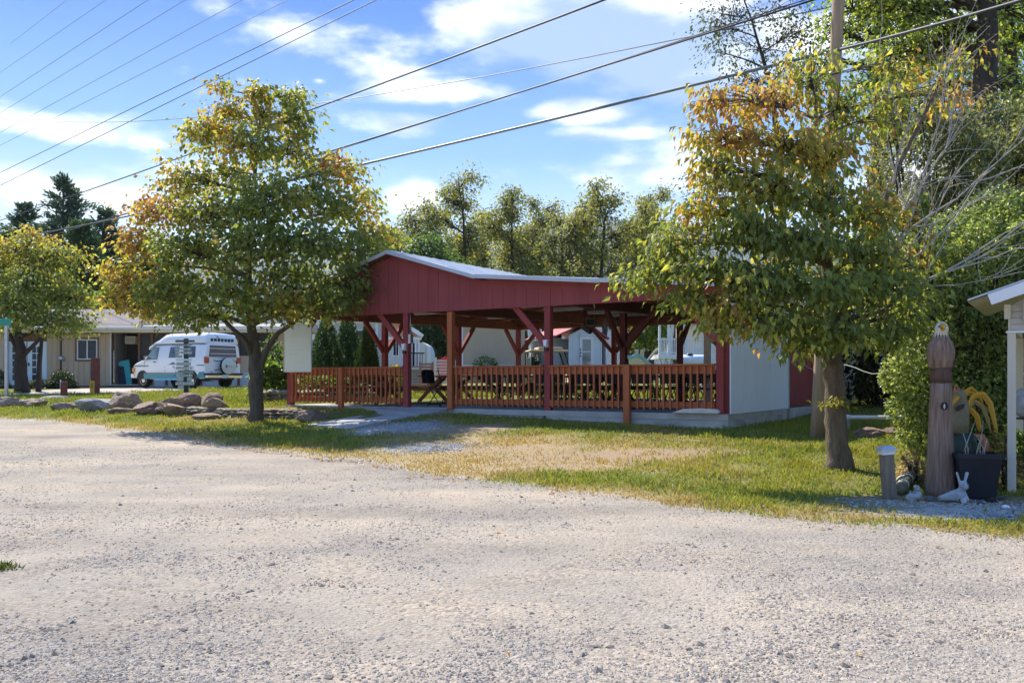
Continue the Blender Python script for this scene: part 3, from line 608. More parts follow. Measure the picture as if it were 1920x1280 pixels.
# white hull-shaped board on the slab edge
t = thing('white_slab', 'long off-white panel lying on the slab edge under the right railing', 'panel', PM @ Vector((-1.02, -.05, .004)), PA)
b = MB(); b.prism([(.0, 0), (.95, 0), (.97, .05), (.9, .09), (.55, .1), (.22, .08)], -.04, .5); b.build('panel', mat('aged_white', (.62, .60, .54), .12, 4, .6, .05), t, bevel=.015)

# furniture under the roof
def picnic(label, p, rz, m=PICN):
    t = thing('picnic_table', label, 'picnic table', p, rz, 'wooden picnic tables in the pavilion')
    for k in range(5): b = MB(); b.box((-.95, -.36+k*.146, .72), (.95, -.36+k*.146+.138, .757)); b.build('tabletop_board', m, t)
    for s in (-1, 1):
        for q_ in range(2): b = MB(); y = s*(.62+.15*q_)-.07; b.box((-.95, y, .43), (.95, y+.14, .467)); b.build('bench_board', m, t)
        b = MB(); b.beam((s*.7, -.30, .715), (s*.7, .52, .0), .04, .1); b.build('leg', BLACK if m == PICN else m, t); b = MB(); b.beam((s*.66, .30, .715), (s*.66, -.52, .0), .04, .1); b.build('leg', BLACK if m == PICN else m, t)
        b = MB(); b.beam((s*.74, -.82, .38), (s*.74, .82, .38), .04, .095); b.build('bench_support', BLACK if m == PICN else m, t)
        b = MB(); b.beam((s*.68, 0, .38), (s*.1, 0, .70), .035, .08); b.build('stay', BLACK if m == PICN else m, t)
    return t
picnic('dark picnic table seen end-on through the entrance opening', PM @ Vector((-8.1, 3.4, .002)), PA+R(38))
for k, (x, y, a, lab) in enumerate(((-10.2, 1.5, 2, 'reddish picnic table close behind the railing left of the entrance'), (-9.9, 4.6, 90, 'picnic table deeper in the pavilion, turned across, left side'), (-6.2, 7.6, 80, 'picnic table in front of the cream wall, behind the short railing'))):
    picnic(lab, PM @ Vector((x, y, .002)), PA+R(a), mat('red_picnic_wood', (.20, .07, .04), .25, 4, .7, .1, stretch=(.6, 4, 4)))
ft0 = None
TT_ = mat('table_top_black', (.02, .02, .022), .2, 4, .4, .02)
for k, (x, y, lab) in enumerate(((-5.3, 2.2, 'long black folding table behind the short railing'), (-3.0, 2.4, 'long black folding table behind the middle post, nearest the front'), (-1.2, 2.6, 'long black folding table in front of the upright pale board'), (-5.6, 5.0, 'black folding table second row on the left, before the cream wall'), (-4.2, 8.2, 'black folding table third row behind the middle red post'), (-1.6, 4.3, 'black folding table second row on the right'), (-3.2, 5.6, 'black folding table second row behind the mid railing post'), (-1.7, 6.6, 'black folding table farthest back on the right'))):
    t = thing('folding_table', lab, 'table', PM @ Vector((x, y, .002)), PA+R(rnd.uniform(-3, 3)), 'black folding tables in the pavilion')
    b = MB(); b.box((-.9, -.38, .70), (.9, .38, .745)); b.build('tabletop', TT_, t, bevel=.01)
    for s in (-1, 1):
        for r_ in (-1, 1): b = MB(); b.tube([(s*.7, r_*.28, 0), (s*.68, r_*.26, .70)], .016, 6); b.build('leg', BLKM, t)
        b = MB(); b.tube([(s*.69, -.27, .12), (s*.69, .27, .12)], .012, 6); b.tube([(s*.69, 0, .3), (s*.2, 0, .69)], .012, 6); b.build('brace', BLKM, t)
def chair(label, p, rz):
    t = thing('folding_chair', label, 'chair', p, rz, 'black folding chairs round the pavilion tables')
    b = MB(); b.box((-.21, -.2, .435), (.21, .2, .46)); b.build('seat', BLACK, t, bevel=.008)
    b = MB(); b.prism([(-.2, .58), (.2, .58), (.2, .86), (.14, .9), (-.14, .9), (-.2, .86)], -.012, .012, Matrix.Translation((0, .27, 0)) @ Matrix.Rotation(R(-8), 4, 'X') @ Matrix.Translation((0, .07, 0))); b.build('backrest', BLACK, t)
    for s in (-1, 1):
        b = MB(); b.tube([(s*.215, -.26, .0), (s*.215, .20, .5), (s*.2, .30, .9)], .012, 6); b.build('leg', BLKM, t)
        b = MB(); b.tube([(s*.195, .26, .0), (s*.195, -.16, .44)], .012, 6); b.build('leg', BLKM, t)
    b = MB(); b.tube([(-.2, .24, .06), (.2, .24, .06)], .009, 5); b.tube([(-.2, -.2, .08), (.2, -.2, .08)], .009, 5); b.build('stretcher', BLKM, t)
    return t
c0 = chair('black folding chair at the entrance, its crossed legs beside the picnic table', PM @ Vector((-7.25, .75, .002)), PA+R(80))
gl = 'black folding chair among the tables behind the cedar railing'
for (x, y, a) in ((-5.9, 1.45, 180), (-5.2, 1.35, 175), (-4.6, 1.4, 185), (-5.6, 3.1, 0), (-4.8, 3.1, 5), (-3.5, 1.5, 180), (-2.8, 1.55, 170), (-2.3, 1.6, 190), (-3.3, 3.3, 0), (-2.5, 3.3, 8), (-1.7, 1.8, 185), (-1.0, 1.75, 178), (-.5, 1.9, 200), (-1.5, 3.5, -5), (-.8, 3.5, 6), (-3.7, 4.8, 180), (-2.8, 4.8, 175), (-2.1, 5.7, 180), (-1.4, 5.75, 185), (-6.6, 2.4, 95), (-5.9, 4.2, 180), (-5.0, 4.2, 180), (-5.9, 5.9, 0), (-5.0, 5.9, 5), (-4.4, 3.0, 90), (-2.3, 4.9, 180), (-1.9, 5.1, 0), (-.9, 5.0, 10), (-4.9, 7.4, 180), (-3.9, 7.4, 178), (-3.3, 9.0, 0), (-2.5, 7.4, 180), (-4.1, 1.9, 120)):
    dup(c0, PM @ Vector((x, y, .002)), PA+R(a), gl)

# walkway ramp from the opening down to the left
A0, A1 = PM @ Vector((-9.2, -.02, 0)), PM @ Vector((-6.45, -.02, 0))
B0, B1 = W(700, 775, 20.8), W(792, 776.5, 19.7)
C0, C1 = W(575, 797, 19.9), W(650, 803, 18.6)
b = MB()
def rsec(a, c, za, zc): return [(a.x, a.y, za), (c.x, c.y, zc)]
secs = [rsec(A0, A1, ZS-.01, ZS-.01), rsec(B0, B1, B0.z, B1.z), rsec((B0+C0)/2, (B1+C1)/2, (B0.z+C0.z)/2+.02, (B1.z+C1.z)/2+.02), rsec(C0, C1, g1(C0.x, C0.y)+.03, g1(C1.x, C1.y)+.03)]
vs = [p for s_ in secs for p in s_]+[(p[0], p[1], p[2]-.45) for s_ in secs for p in s_]
k = len(secs)*2; fs = []
for i in range(len(secs)-1):
    a = 2*i; fs += [(a, a+1, a+3, a+2), (a, a+2, a+2+k, a+k), (a+1, a+1+k, a+3+k, a+3)]
fs += [(0, k, k+1, 1), (k-2, k-1, 2*k-1, 2*k-2)]
b.add(vs, fs); o = b.build('walkway', mat('walkway_concrete', (.36, .35, .34), .2, 2.5, .9, .12)); o['kind'] = 'structure'

# ------------------------------------------------------------------ trees
BARK = mat('grey_bark', (.11, .095, .075), .4, 7, .95, .35, stretch=(2, 2, .5), bdist=.04)
BARKL = mat('pale_bark', (.15, .115, .08), .4, 6, .95, .35, stretch=(2, 2, .5), bdist=.04)
BARKD = mat('dark_bark', (.055, .042, .034), .35, 6, .95, .3, stretch=(2, 2, .4), bdist=.04)
TWIG = mat('dead_twig', (.36, .33, .28), .2, 9, .9, .1)
def bez(a, b, c, k):
    return [(a*(1-t)**2+b*2*t*(1-t)+c*t*t) for t in [i/k for i in range(k+1)]]
def tree(name, label, cat, base, trunk, blobs, leaf, group=None, seed=1, bark=BARK, twigs=60, per=16, spread=.26, lsize=(.07, .12), leafm=LEAF, pal=None, fill=.25, bend=.35, hang=.9, limbs_r=.05, shell=.55, twig_r=.006, stuff=True, roots=True):
    """base: point; trunk: list of (point, radius); blobs: list of (center, (rx,ry,rz), weight). Leaves cluster round twig ends."""
    r = random.Random(seed); g = np.random.default_rng(seed); base = Vector(base)
    t = thing(name, label, cat, base, 0, group)
    tb = MB(); P = [Vector(p)-base for p, _ in trunk]; Rr = [q for _, q in trunk]
    # refine the trunk
    pts = []; rs = []
    for i in range(len(P)-1):
        for k in range(4): f = k/4; pts.append(P[i].lerp(P[i+1], f)+Vector((r.gauss(0, 1), r.gauss(0, 1), 0))*Rr[i]*.07*(i+k > 0)); rs.append((Rr[i]*(1-f)+Rr[i+1]*f)*r.uniform(.95, 1.06))
    pts.append(P[-1]); rs.append(Rr[-1])
    if roots: rs[0] *= 1.35; rs[1] *= 1.08; pts[0] = pts[0]-Vector((0, 0, .12))
    tb.tube(pts, rs, 12)
    br = MB(); LP = []; LA = []
    for (c, rad, wgt) in blobs:
        c = Vector(c)-base
        # limb from the nearest lower trunk point
        k = min(range(len(pts)), key=lambda i: (pts[i]-c).length+max(0, pts[i].z-c.z+.2)*3+(0 if i > len(pts)*.35 else 2))
        a = pts[k]; mid = a.lerp(c, .45)+Vector((0, 0, bend*(c-a).length*.3))+Vector((r.gauss(0, .1), r.gauss(0, .1), 0))*(c-a).length*.4
        bl = bez(a, mid, c, 7); r0 = min(rs[k]*.62, limbs_r*(.6+(c-a).length*.18)); br.tube(bl, [r0*(1-.78*i/7) for i in range(8)], 6, False)
        nt_ = max(4, int(twigs*wgt))
        for q in range(nt_):
            u = g.normal(size=3); u /= np.linalg.norm(u); f = (shell+(1-shell)*g.random())*(.85+.3*g.random()) if g.random() > fill else g.random()**.5*.8
            e_ = c+Vector((u[0]*rad[0]*f, u[1]*rad[1]*f, u[2]*rad[2]*f)); s_ = bl[r.randint(3, 7)]
            m_ = s_.lerp(e_, .55)+Vector((0, 0, .10*(e_-s_).length)); tw = bez(s_, m_, e_, 3)
            br.tube(tw, [twig_r*2.2, twig_r*1.6, twig_r, twig_r*.5], 3, False)
            nl = max(2, int(per*(.5+g.random())))
            tt_ = g.random(nl)**.6; base_ = np.array([tw[2].lerp(e_, x) for x in tt_]); 
            off = g.normal(0, 1, (nl, 3))*spread*np.array([1, 1, .55]); LP.append(base_+off); o2 = off*np.array([1, 1, .3]); LA.append(o2/spread+np.array([u[0]*.5, u[1]*.5, -hang])+g.normal(0, .35, (nl, 3)))
    if bark is not None:
        o = tb.build('trunk', bark, t, recalc=False); o2 = br.build('branches', bark, t, recalc=False); o2['kind'] = 'stuff'
    LP = np.concatenate(LP); LA = np.concatenate(LA); n = len(LP)
    tint = pal(LP+np.array(base), g); nr = np.tile([[0, 0, 1.]], (n, 1))+g.normal(0, .5, (n, 3)); nr += np.where(np.abs(unit(LA)[:, 2:3]) > .8, g.normal(0, 1, (n, 3)), 0)
    leaf_mesh('crown', LP, LA, nr, lsize[0]+(lsize[1]-lsize[0])*g.random(n), tint, leafm, t, wid=leaf[0], droop=leaf[1])
    return t
def palette(cols, ws=None, zfun=None):
    cols = np.array(cols, float)
    def f(P, g):
        n = len(P); w = np.tile(np.array(ws if ws is not None else [1]*len(cols), float)[None], (n, 1))
        if zfun is not None: w = w*zfun(P)
        # neighbours share a colour: clump noise shifts the choice
        cl = gnoise(P[:, 0]*1.0+P[:, 2]*.7+200, P[:, 1]+P[:, 2]*.9+200, 1.0, 77)
        w = w/w.sum(1, keepdims=True); u = np.clip(.42*g.random(n)+.58*sstep(.22, .78, cl), 0, .9999); i = np.minimum((np.cumsum(w, 1) < u[:, None]).sum(1), len(cols)-1)
        return cols[i]*(.72+.56*g.random((n, 1)))
    return f
def B(px, py, d, rx, ry, w=1, rd=None):   # blob: pixel centre and radii at a depth
    s = d/F; return (W(px, py, d), (rx*s, (rd if rd else (rx+ry)/2)*s, ry*s), w)
# autumn dogwood colours: from deep green low down to rust and gold on top
GR, DG, YG, GO, OR, RU = (.205, .24, .055), (.145, .185, .05), (.31, .31, .06), (.35, .275, .065), (.33, .18, .06), (.27, .135, .07)
def dz(z0, z1, x0=None, xs=1):
    def f(P):
        t = np.clip((P[:, 2]-z0)/(z1-z0), 0, 1)
        if x0 is not None: t = .2+.72*np.clip(t+np.clip((x0-P[:, 0])/xs, -.2, .6), 0, 1)
        return np.stack([1.5-1.35*t, 1.9-1.8*t, .8-.1*t, .25+.9*t, .05+.8*t**1.5, .02+.75*t**1.6], 1)
    return f
d = 22.0
tb_ = on(481, d)
blobs = [B(412, 165, d-.2, 12, 18, .12), B(430, 215, d-.2, 32, 34, .35), B(490, 175, d, 26, 24, .3), B(495, 215, d, 34, 36, .4), B(553, 180, d+.3, 26, 22, .28), B(560, 230, d+.3, 36, 38, .45), B(378, 240, d, 26, 18, .2), B(385, 250, d+.4, 60, 45, .6), B(470, 270, d-.6, 75, 50, .8), B(560, 285, d+.4, 65, 50, .6), B(655, 320, d, 50, 40, .5), B(425, 330, d+1, 85, 50, .7), B(330, 340, d-.4, 65, 40, .6),
         B(290, 395, d+.5, 70, 40, .7), B(395, 400, d-1.3, 85, 50, .9), B(500, 370, d-1.6, 95, 60, 1.1), B(605, 370, d-1.0, 80, 55, .9), B(680, 400, d+.3, 60, 55, .7), B(255, 460, d-.2, 55, 40, .6), B(340, 470, d-1.3, 75, 50, .8), B(460, 455, d-1.8, 95, 60, 1.1), B(580, 455, d-1.8, 95, 60, 1.1), B(690, 470, d-.4, 60, 50, .7),
         B(235, 530, d+.1, 55, 35, .6), B(320, 545, d-.9, 80, 42, .8), B(430, 545, d-1.6, 85, 45, .8), B(550, 540, d-1.7, 90, 50, .8), B(650, 535, d-1.0, 65, 45, .6), B(270, 580, d, 55, 26, .4), B(370, 590, d-1.0, 70, 30, .5), B(610, 580, d-1.3, 60, 28, .4), B(500, 585, d-1.6, 60, 26, .35), B(680, 555, d-.3, 35, 22, .2),
         B(520, 480, d+1.8, 110, 70, .5), B(380, 500, d+1.6, 100, 60, .45), B(740, 440, d+.2, 22, 26, .15), B(205, 505, d, 26, 18, .2), B(200, 560, d, 26, 16, .15)]
tree('dogwood_tree', 'broad dogwood turning gold and rust, its forked dark trunk by the low stone wall', 'tree', tb_,
     [(tb_, .18), (W(479, 740, d), .172), (W(481, 700, d), .172), (W(478, 665, d), .15), (W(472, 610, d-.1), .11), (W(466, 520, d), .08), (W(470, 400, d), .06), (W(485, 260, d), .03), (W(490, 190, d), .015)],
     blobs, (.36, .35), None, 3, BARK, 64, 15, .17, (.095, .165), LEAF, palette([GR, DG, YG, GO, OR, RU], None, dz(3.0, 7.6, -7.5, 6)), .3, limbs_r=.075)
# its two big forks
def limb(parent, pts, r, m, name='limb'):
    b = MB(); base = Vector(parent.location); p = [Vector(q)-base for q in pts]; k = len(p); b.tube(p, [r*(1-.65*i/(k-1)) for i in range(k)], 8, False); return b.build(name, m, parent, recalc=False)
lt = bpy.data.objects['dogwood_tree']
limb(lt, [W(488, 690, d), W(500, 655, d-.1), W(520, 625, d-.2), W(550, 605, d-.4), W(585, 580, d-.6), W(620, 540, d-.7)], .088, BARK)
limb(lt, [W(474, 672, d), W(462, 640, d-.3), W(440, 620, d-.6), W(410, 590, d-.9), W(380, 560, d-1)], .08, BARK)
d = 12.1; tb_ = on(1573, d)
blobs = [B(1330, 190, d-.2, 40, 34, .3), B(1420, 190, d, 80, 45, .6), B(1520, 150, d+.2, 75, 60, .6), B(1590, 200, d+.1, 80, 55, .6), B(1360, 260, d-.3, 80, 45, .7), B(1470, 270, d-.4, 90, 55, .9), B(1570, 290, d-.2, 75, 55, .7), B(1340, 320, d-.4, 55, 40, .5), B(1440, 350, d-.6, 90, 50, .9), B(1550, 370, d-.5, 90, 55, .9),
         B(1640, 400, d-.2, 60, 50, .6), B(1300, 400, d-.3, 55, 35, .5), B(1260, 460, d-.3, 55, 35, .5), B(1380, 430, d-.7, 85, 45, .9), B(1500, 450, d-.9, 95, 50, 1.0), B(1620, 470, d-.5, 80, 50, .8), B(1215, 510, d-.2, 55, 28, .45), B(1175, 530, d-.1, 38, 20, .25), B(1320, 510, d-.7, 80, 38, .8), B(1430, 530, d-1.0, 85, 42, .9),
         B(1550, 540, d-1.0, 90, 45, .9), B(1660, 540, d-.6, 75, 50, .8), B(1720, 500, d-.1, 35, 45, .3), B(1280, 565, d-.5, 45, 22, .35), B(1370, 590, d-.7, 60, 28, .5), B(1460, 610, d-1.0, 70, 32, .6), B(1570, 620, d-1.0, 80, 38, .7), B(1670, 620, d-.6, 55, 40, .5), B(1340, 615, d-.8, 24, 14, .12), B(1500, 655, d-.9, 36, 16, .15), B(1720, 590, d-.2, 30, 38, .25),
         B(1690, 130, d+.3, 60, 40, .28), B(1770, 180, d+.4, 70, 50, .25), B(1660, 215, d+.2, 60, 45, .25), B(1810, 110, d+.4, 50, 30, .12), B(1480, 480, d+1.2, 130, 80, .4), B(1560, 540, d+1.1, 120, 70, .5)]
BRN = (.34, .21, .11)
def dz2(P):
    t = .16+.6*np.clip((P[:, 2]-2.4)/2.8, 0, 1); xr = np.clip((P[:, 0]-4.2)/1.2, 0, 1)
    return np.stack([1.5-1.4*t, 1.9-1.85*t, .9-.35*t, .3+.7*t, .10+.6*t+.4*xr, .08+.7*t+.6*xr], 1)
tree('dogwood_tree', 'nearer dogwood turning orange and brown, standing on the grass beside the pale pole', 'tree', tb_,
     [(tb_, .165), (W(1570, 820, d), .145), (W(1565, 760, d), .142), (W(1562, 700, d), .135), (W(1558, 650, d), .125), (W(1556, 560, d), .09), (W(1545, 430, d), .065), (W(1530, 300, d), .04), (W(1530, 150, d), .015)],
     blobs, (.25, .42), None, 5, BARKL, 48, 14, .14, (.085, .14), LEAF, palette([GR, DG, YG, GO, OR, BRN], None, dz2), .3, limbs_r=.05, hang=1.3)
rt = bpy.data.objects['dogwood_tree.001']
# sprouting leaf tuft on the trunk, dead branches fanning out on the right
g = np.random.default_rng(8); n = 60; c = np.array(W(1567, 752, d-.17)-tb_); Pq = c+g.normal(0, 1, (n, 3))*np.array([.13, .05, .035])
leaf_mesh('trunk_sprout', Pq, np.stack([g.normal(0, 1, n), -np.ones(n)*.3, -np.abs(g.normal(.2, .3, n))], 1), np.tile([[0, -.5, 1.]], (n, 1)), .07+.05*g.random(n), np.array([[.28, .26, .04]])*(.7+.6*g.random((n, 1))), LEAF, rt, .24, .3)
bm_ = MB(); r = random.Random(12)
def fan(p, dirv, ln, rad, lev):
    k = 6; pts = [p]; dv = dirv.normalized()
    for i in range(k):
        dv = (dv+Vector((r.gauss(0, .10), r.gauss(0, .08), r.gauss(0.02, .09)))).normalized(); pts.append(pts[-1]+dv*ln/k)
    bm_.tube([q-tb_ for q in pts], [rad*(1-.7*i/k) for i in range(k+1)], 5, False)
    if lev > 0:
        for i in range(r.randint(3, 5)):
            q = pts[r.randint(1, k)]; nd_ = (dv+Vector((r.gauss(0, .5), r.gauss(0, .4), r.gauss(.12, .4)))).normalized(); fan(q, nd_, ln*r.uniform(.45, .8), rad*.5, lev-1)
for (px, py, dx, dz_, ln) in ((1660, 560, .35, 1, 2.2), (1645, 470, .15, 1, 1.6), (1650, 500, .6, .9, 2.0), (1660, 520, .95, .75, 2.2), (1680, 560, .9, .55, 2.0), (1690, 540, 1.0, .3, 1.6), (1640, 420, .5, 1, 1.9), (1655, 450, .8, 1, 1.9), (1690, 400, .7, .8, 1.6)):
    s_ = W(px, py, d+.2); fan(s_, Vector((dx, r.uniform(-.2, .4), dz_)), ln, .022, 2)
o = bm_.build('bare_branches', TWIG, rt, recalc=False); o['kind'] = 'stuff'
limb(rt, [W(1556, 620, d), W(1600, 560, d), W(1650, 520, d+.1), W(1690, 450, d+.2), W(1740, 330, d+.3)], .07, BARKL)
limb(rt, [W(1556, 640, d), W(1600, 600, d-.1), W(1660, 580, d), W(1720, 520, d+.2)], .05, BARKL)
limb(rt, [W(1556, 580, d), W(1620, 470, d+.1), W(1690, 300, d+.2), W(1760, 160, d+.3)], .06, BARKL)

# far left tree with two slim trunks in front of the house
d = 38; tb_ = on(42, d)
blobs = [B(40, 470, d, 70, 35, .7), B(110, 480, d, 60, 40, .6), B(-20, 500, d, 70, 50, .7), B(60, 530, d-1, 90, 45, 1), B(140, 560, d-.5, 55, 40, .6), B(20, 580, d-1.2, 80, 40, .9), B(100, 600, d-1, 75, 30, .7), B(-40, 600, d, 60, 40, .5), B(150, 610, d, 35, 20, .25), B(70, 445, d+.5, 40, 22, .3), B(50, 540, d+1.5, 110, 60, .8)]
def dz3(P): t = np.clip((P[:, 2]-4.2)/3, 0, 1); return np.stack([1.4-t, 1.5-1.3*t, .8+.4*t, .2+.9*t, .02+.12*t], 1)
tree('dogwood_tree', 'yellow-green tree at the left edge, its two dark trunks in front of the french doors', 'tree', tb_, [(tb_, .27), (W(38, 690, d), .25), (W(40, 655, d), .2), (W(30, 610, d), .13), (W(40, 540, d), .08), (W(50, 460, d), .03)], blobs, (.32, .35), None, 9, BARKD, 80, 15, .26, (.13, .21), LEAF, palette([GR, DG, YG, GO, OR], None, dz3), .3, limbs_r=.09, twig_r=.01)
ft = bpy.data.objects['dogwood_tree.002']
limb(ft, [on(72, d+.5, -.1), W(74, 680, d+.5), W(78, 640, d+.4), W(90, 600, d)], .13, BARKD, 'trunk'); limb(ft, [W(40, 670, d), W(70, 640, d-.2), W(100, 610, d-.4)], .11, BARKD); limb(ft, [W(38, 670, d), W(20, 630, d), W(0, 590, d)], .11, BARKD)

# airy tall trees behind the pavilion
OL, OLD, OY = (.20, .21, .07), (.13, .145, .055), (.34, .27, .07)
bgp = palette([OLD, OL, (.16, .19, .05), OY], [1, 1.4, .8, .7])
specs = [(868, 312, 74, 70, 'tallest thin tree behind the pavilion roof, left of the group'), (800, 370, 70, 50, 'lower thin olive tree at the left end of the row behind the pavilion'), (955, 345, 78, 50, 'narrow olive tree with a golden top, second of the row behind the roof'), (1015, 360, 84, 52, 'thin olive tree in the middle of the row behind the roof, twin tops'), (1055, 395, 76, 46, 'short olive tree filling the gap in the row behind the roof'), (1130, 330, 74, 58, 'tall leafy tree with a rounded top behind the right part of the roof'), (1195, 375, 80, 46, 'olive tree whose crown ends right of the row, beside the orange dogwood'), (1265, 430, 72, 40, 'small thin tree half hidden behind the orange dogwood'), (725, 420, 66, 36, 'small thin tree just right of the gold dogwood crown'), (905, 385, 88, 44, 'hazier thin tree in the gap between the two tallest behind the roof'), (1095, 385, 90, 44, 'hazier thin tree left of the rounded-top tree behind the roof'), (985, 420, 82, 46, 'low bushy tree at the middle of the row just above the roof'), (1225, 345, 86, 44, 'tall hazy tree at the right end of the row by the orange dogwood'), (840, 430, 84, 46, 'low bushy tree under the tallest one, above the left roof slope')]
for i, (px, py, d, hw, lab) in enumerate(specs):
    base = Vector(((px-HX)/F*d, d, g1((px-HX)/F*d, d))); r = random.Random(100+i); s = d/F; yb = 640
    top = W(px, py, d); trunk = [(base, .26)]+[(Vector((base.x+r.gauss(0, .25), d, base.z+(top.z-base.z)*f)), .24*(1-f)+.03) for f in (.25, .5, .75, .95)]
    blobs = []
    for k in range(15):
        f = k/14; yy = py+22+f*(yb-py-130); ww = hw*(.45+.75*math.sin(min(1, f*1.3+.15)*math.pi*.75)); x = px+r.uniform(-.75, .75)*ww
        blobs.append(B(x, yy, d+r.uniform(-2, 2), ww*r.uniform(.32, .58), r.uniform(18, 34), r.uniform(.55, 1.1)))
    tree('tall_tree', lab, 'tree', base, trunk, blobs, (.38, .3), 'trees in a row behind the pavilion', 40+i, BARKD, 34, 13, .40, (.16, .29), LEAF, bgp, .2, bend=.1, limbs_r=.09, twig_r=.018)
d = 60; base = Vector(((800-HX)/F*d, d, 1.1))
tree('round_tree', 'bright green rounded tree just above the left end of the pavilion roof', 'tree', base, [(base, .25), (base+Vector((0, 0, 3)), .2), (base+Vector((0, 0, 7)), .08)], [B(800, 470, d, 45, 40, 1), B(770, 500, d, 35, 35, .7), B(835, 505, d, 35, 35, .7), B(800, 540, d, 50, 40, 1)], (.36, .3), None, 61, BARKD, 90, 14, .35, (.2, .34), LEAF, palette([(.06, .11, .03), (.10, .17, .035), (.08, .13, .03)]), .3)

# conifers behind the left house
def conifer(label, px, pbot, ptop, d, hw, cols, seed, name='conifer_tree', rag=.3, lsz=(.25, .5), nb=26, group='conifers behind the left house'):
    g = np.random.default_rng(seed); x0 = (px-HX)/F*d; z0 = g1(x0, d); zt = EYE+(HY-ptop)/F*d; zb = max(z0+.4, EYE+(HY-pbot)/F*d); hwm = hw*d/F
    base = Vector((x0, d, z0)); t = thing(name, label, 'tree', base, 0, group)
    b = MB(); b.tube([(0, 0, -.2), (0, 0, (zt-z0)*.5), (0, 0, zt-z0-.3)], [.28, .16, .02], 8); b.build('trunk', BARKD, t)
    P = []; A = []; bb = MB()
    for i in range(nb*7):
        f = (i+g.random())/(nb*7); z = zb-z0+(zt-zb)*f; prof = (1-f)**.75*(.55+.45*min(1, f*6))
        L_ = hwm*prof*(1+g.normal(0, rag))+.15; a = g.random()*6.283; dirv = np.array([math.cos(a), math.sin(a), .12+.35*f]); n = int(14+L_*24)
        s = g.random(n)**.7; c = np.array([0, 0, z])+dirv*L_*s[:, None]; c += g.normal(0, .10+.06*L_, (n, 3))*np.array([1, 1, .6]); P.append(c); A.append(dirv[None]+g.normal(0, .45, (n, 3))+np.array([0, 0, .35]))
        if i % 3 == 0: bb.tube([(0, 0, z), Vector(dirv*L_*.6)+Vector((0, 0, z)), Vector(dirv*L_)+Vector((0, 0, z))], [.04, .025, .01], 3, False)
    o = bb.build('branches', BARKD, t, recalc=False); o['kind'] = 'stuff'
    P = np.concatenate(P); A = np.concatenate(A); n = len(P); cols = np.array(cols); tint = cols[g.integers(0, len(cols), n)]*(.7+.6*g.random((n, 1)))
    leaf_mesh('crown', P, A, g.normal(0, 1, (n, 3))+np.array([0, 0, 1]), lsz[0]+(lsz[1]-lsz[0])*g.random(n), tint, NEEDLE, t, .17, .12)
CD = [(.065, .11, .075), (.09, .14, .085), (.05, .09, .065)]
conifer('tallest dark conifer with a pointed top behind the left house', 118, 660, 335, 62, 92, CD, 1)
conifer('ragged dark conifer left of the tallest one', 48, 660, 385, 66, 66, CD, 2, rag=.45)
conifer('dark conifer right of the tallest one, half behind the gold dogwood', 200, 660, 398, 62, 72, CD, 3, rag=.4)
conifer('lighter green soft conifer in front of the dark ones', 152, 660, 418, 56, 56, [(.045, .085, .035), (.06, .11, .04)], 4)
conifer('dark conifer behind the gold dogwood crown', 285, 660, 470, 60, 70, CD, 5)
d = 58
conifer('mid green conifer at the left edge above the yellow tree', 0, 660, 440, 60, 60, [(.04, .075, .03), (.05, .09, .03)], 6, rag=.4)

# arborvitae cones and planting left of the pavilion
def cone_bush(label, px, pb, pt, d, hw, seed, cols=((.045, .085, .022), (.06, .11, .026), (.035, .07, .02)), group='clipped conical evergreens behind the left railing', lsz=(.035, .06), cnt=7000):
    g = np.random.default_rng(seed); x0 = (px-HX)/F*d; z0 = g1(x0, d); zt = EYE+(HY-pt)/F*d; h = zt-z0; rw = hw*d/F; base = Vector((x0, d, z0)); t = thing('conical_evergreen', label, 'shrub', base, 0, group)
    b = MB(); b.tube([(0, 0, -.1), (0, 0, h*.9)], [.06, .01], 6); b.build('stem', BARKD, t)
    f = 1-np.sqrt(g.random(cnt)); a = g.random(cnt)*6.283; prof = rw*np.minimum(1, .75+f*2)*(1-f)**.8*(.86+.16*np.sin(a*5+f*9)+.16*gnoise(a*2+50, f*9+50, 1.0, seed)); rr = prof*(1-.45*g.random(cnt)**2.2)
    P = np.stack([rr*np.cos(a), rr*np.sin(a), .06+f*h], 1); A = np.stack([np.cos(a)*.5, np.sin(a)*.5, np.ones(cnt)], 1)+g.normal(0, .3, (cnt, 3))
    c = np.array(cols)[g.integers(0, len(cols), cnt)]*(.7+.6*g.random((cnt, 1))); leaf_mesh('foliage', P, A, np.stack([np.cos(a), np.sin(a), 0*a], 1)+g.normal(0, .4, (cnt, 3)), lsz[0]*2+(lsz[1]-lsz[0])*2*g.random(cnt), c, NEEDLE, t, .3, .1)
cone_bush('largest dark conical evergreen, just right of the whiteboard', 612, 700, 590, 28.5, 50, 1)
cone_bush('dark conical evergreen behind the two others, middle', 652, 700, 580, 30.5, 42, 2)
cone_bush('conical evergreen with sunlit edge left of the entrance post', 689, 700, 606, 28, 33, 3)

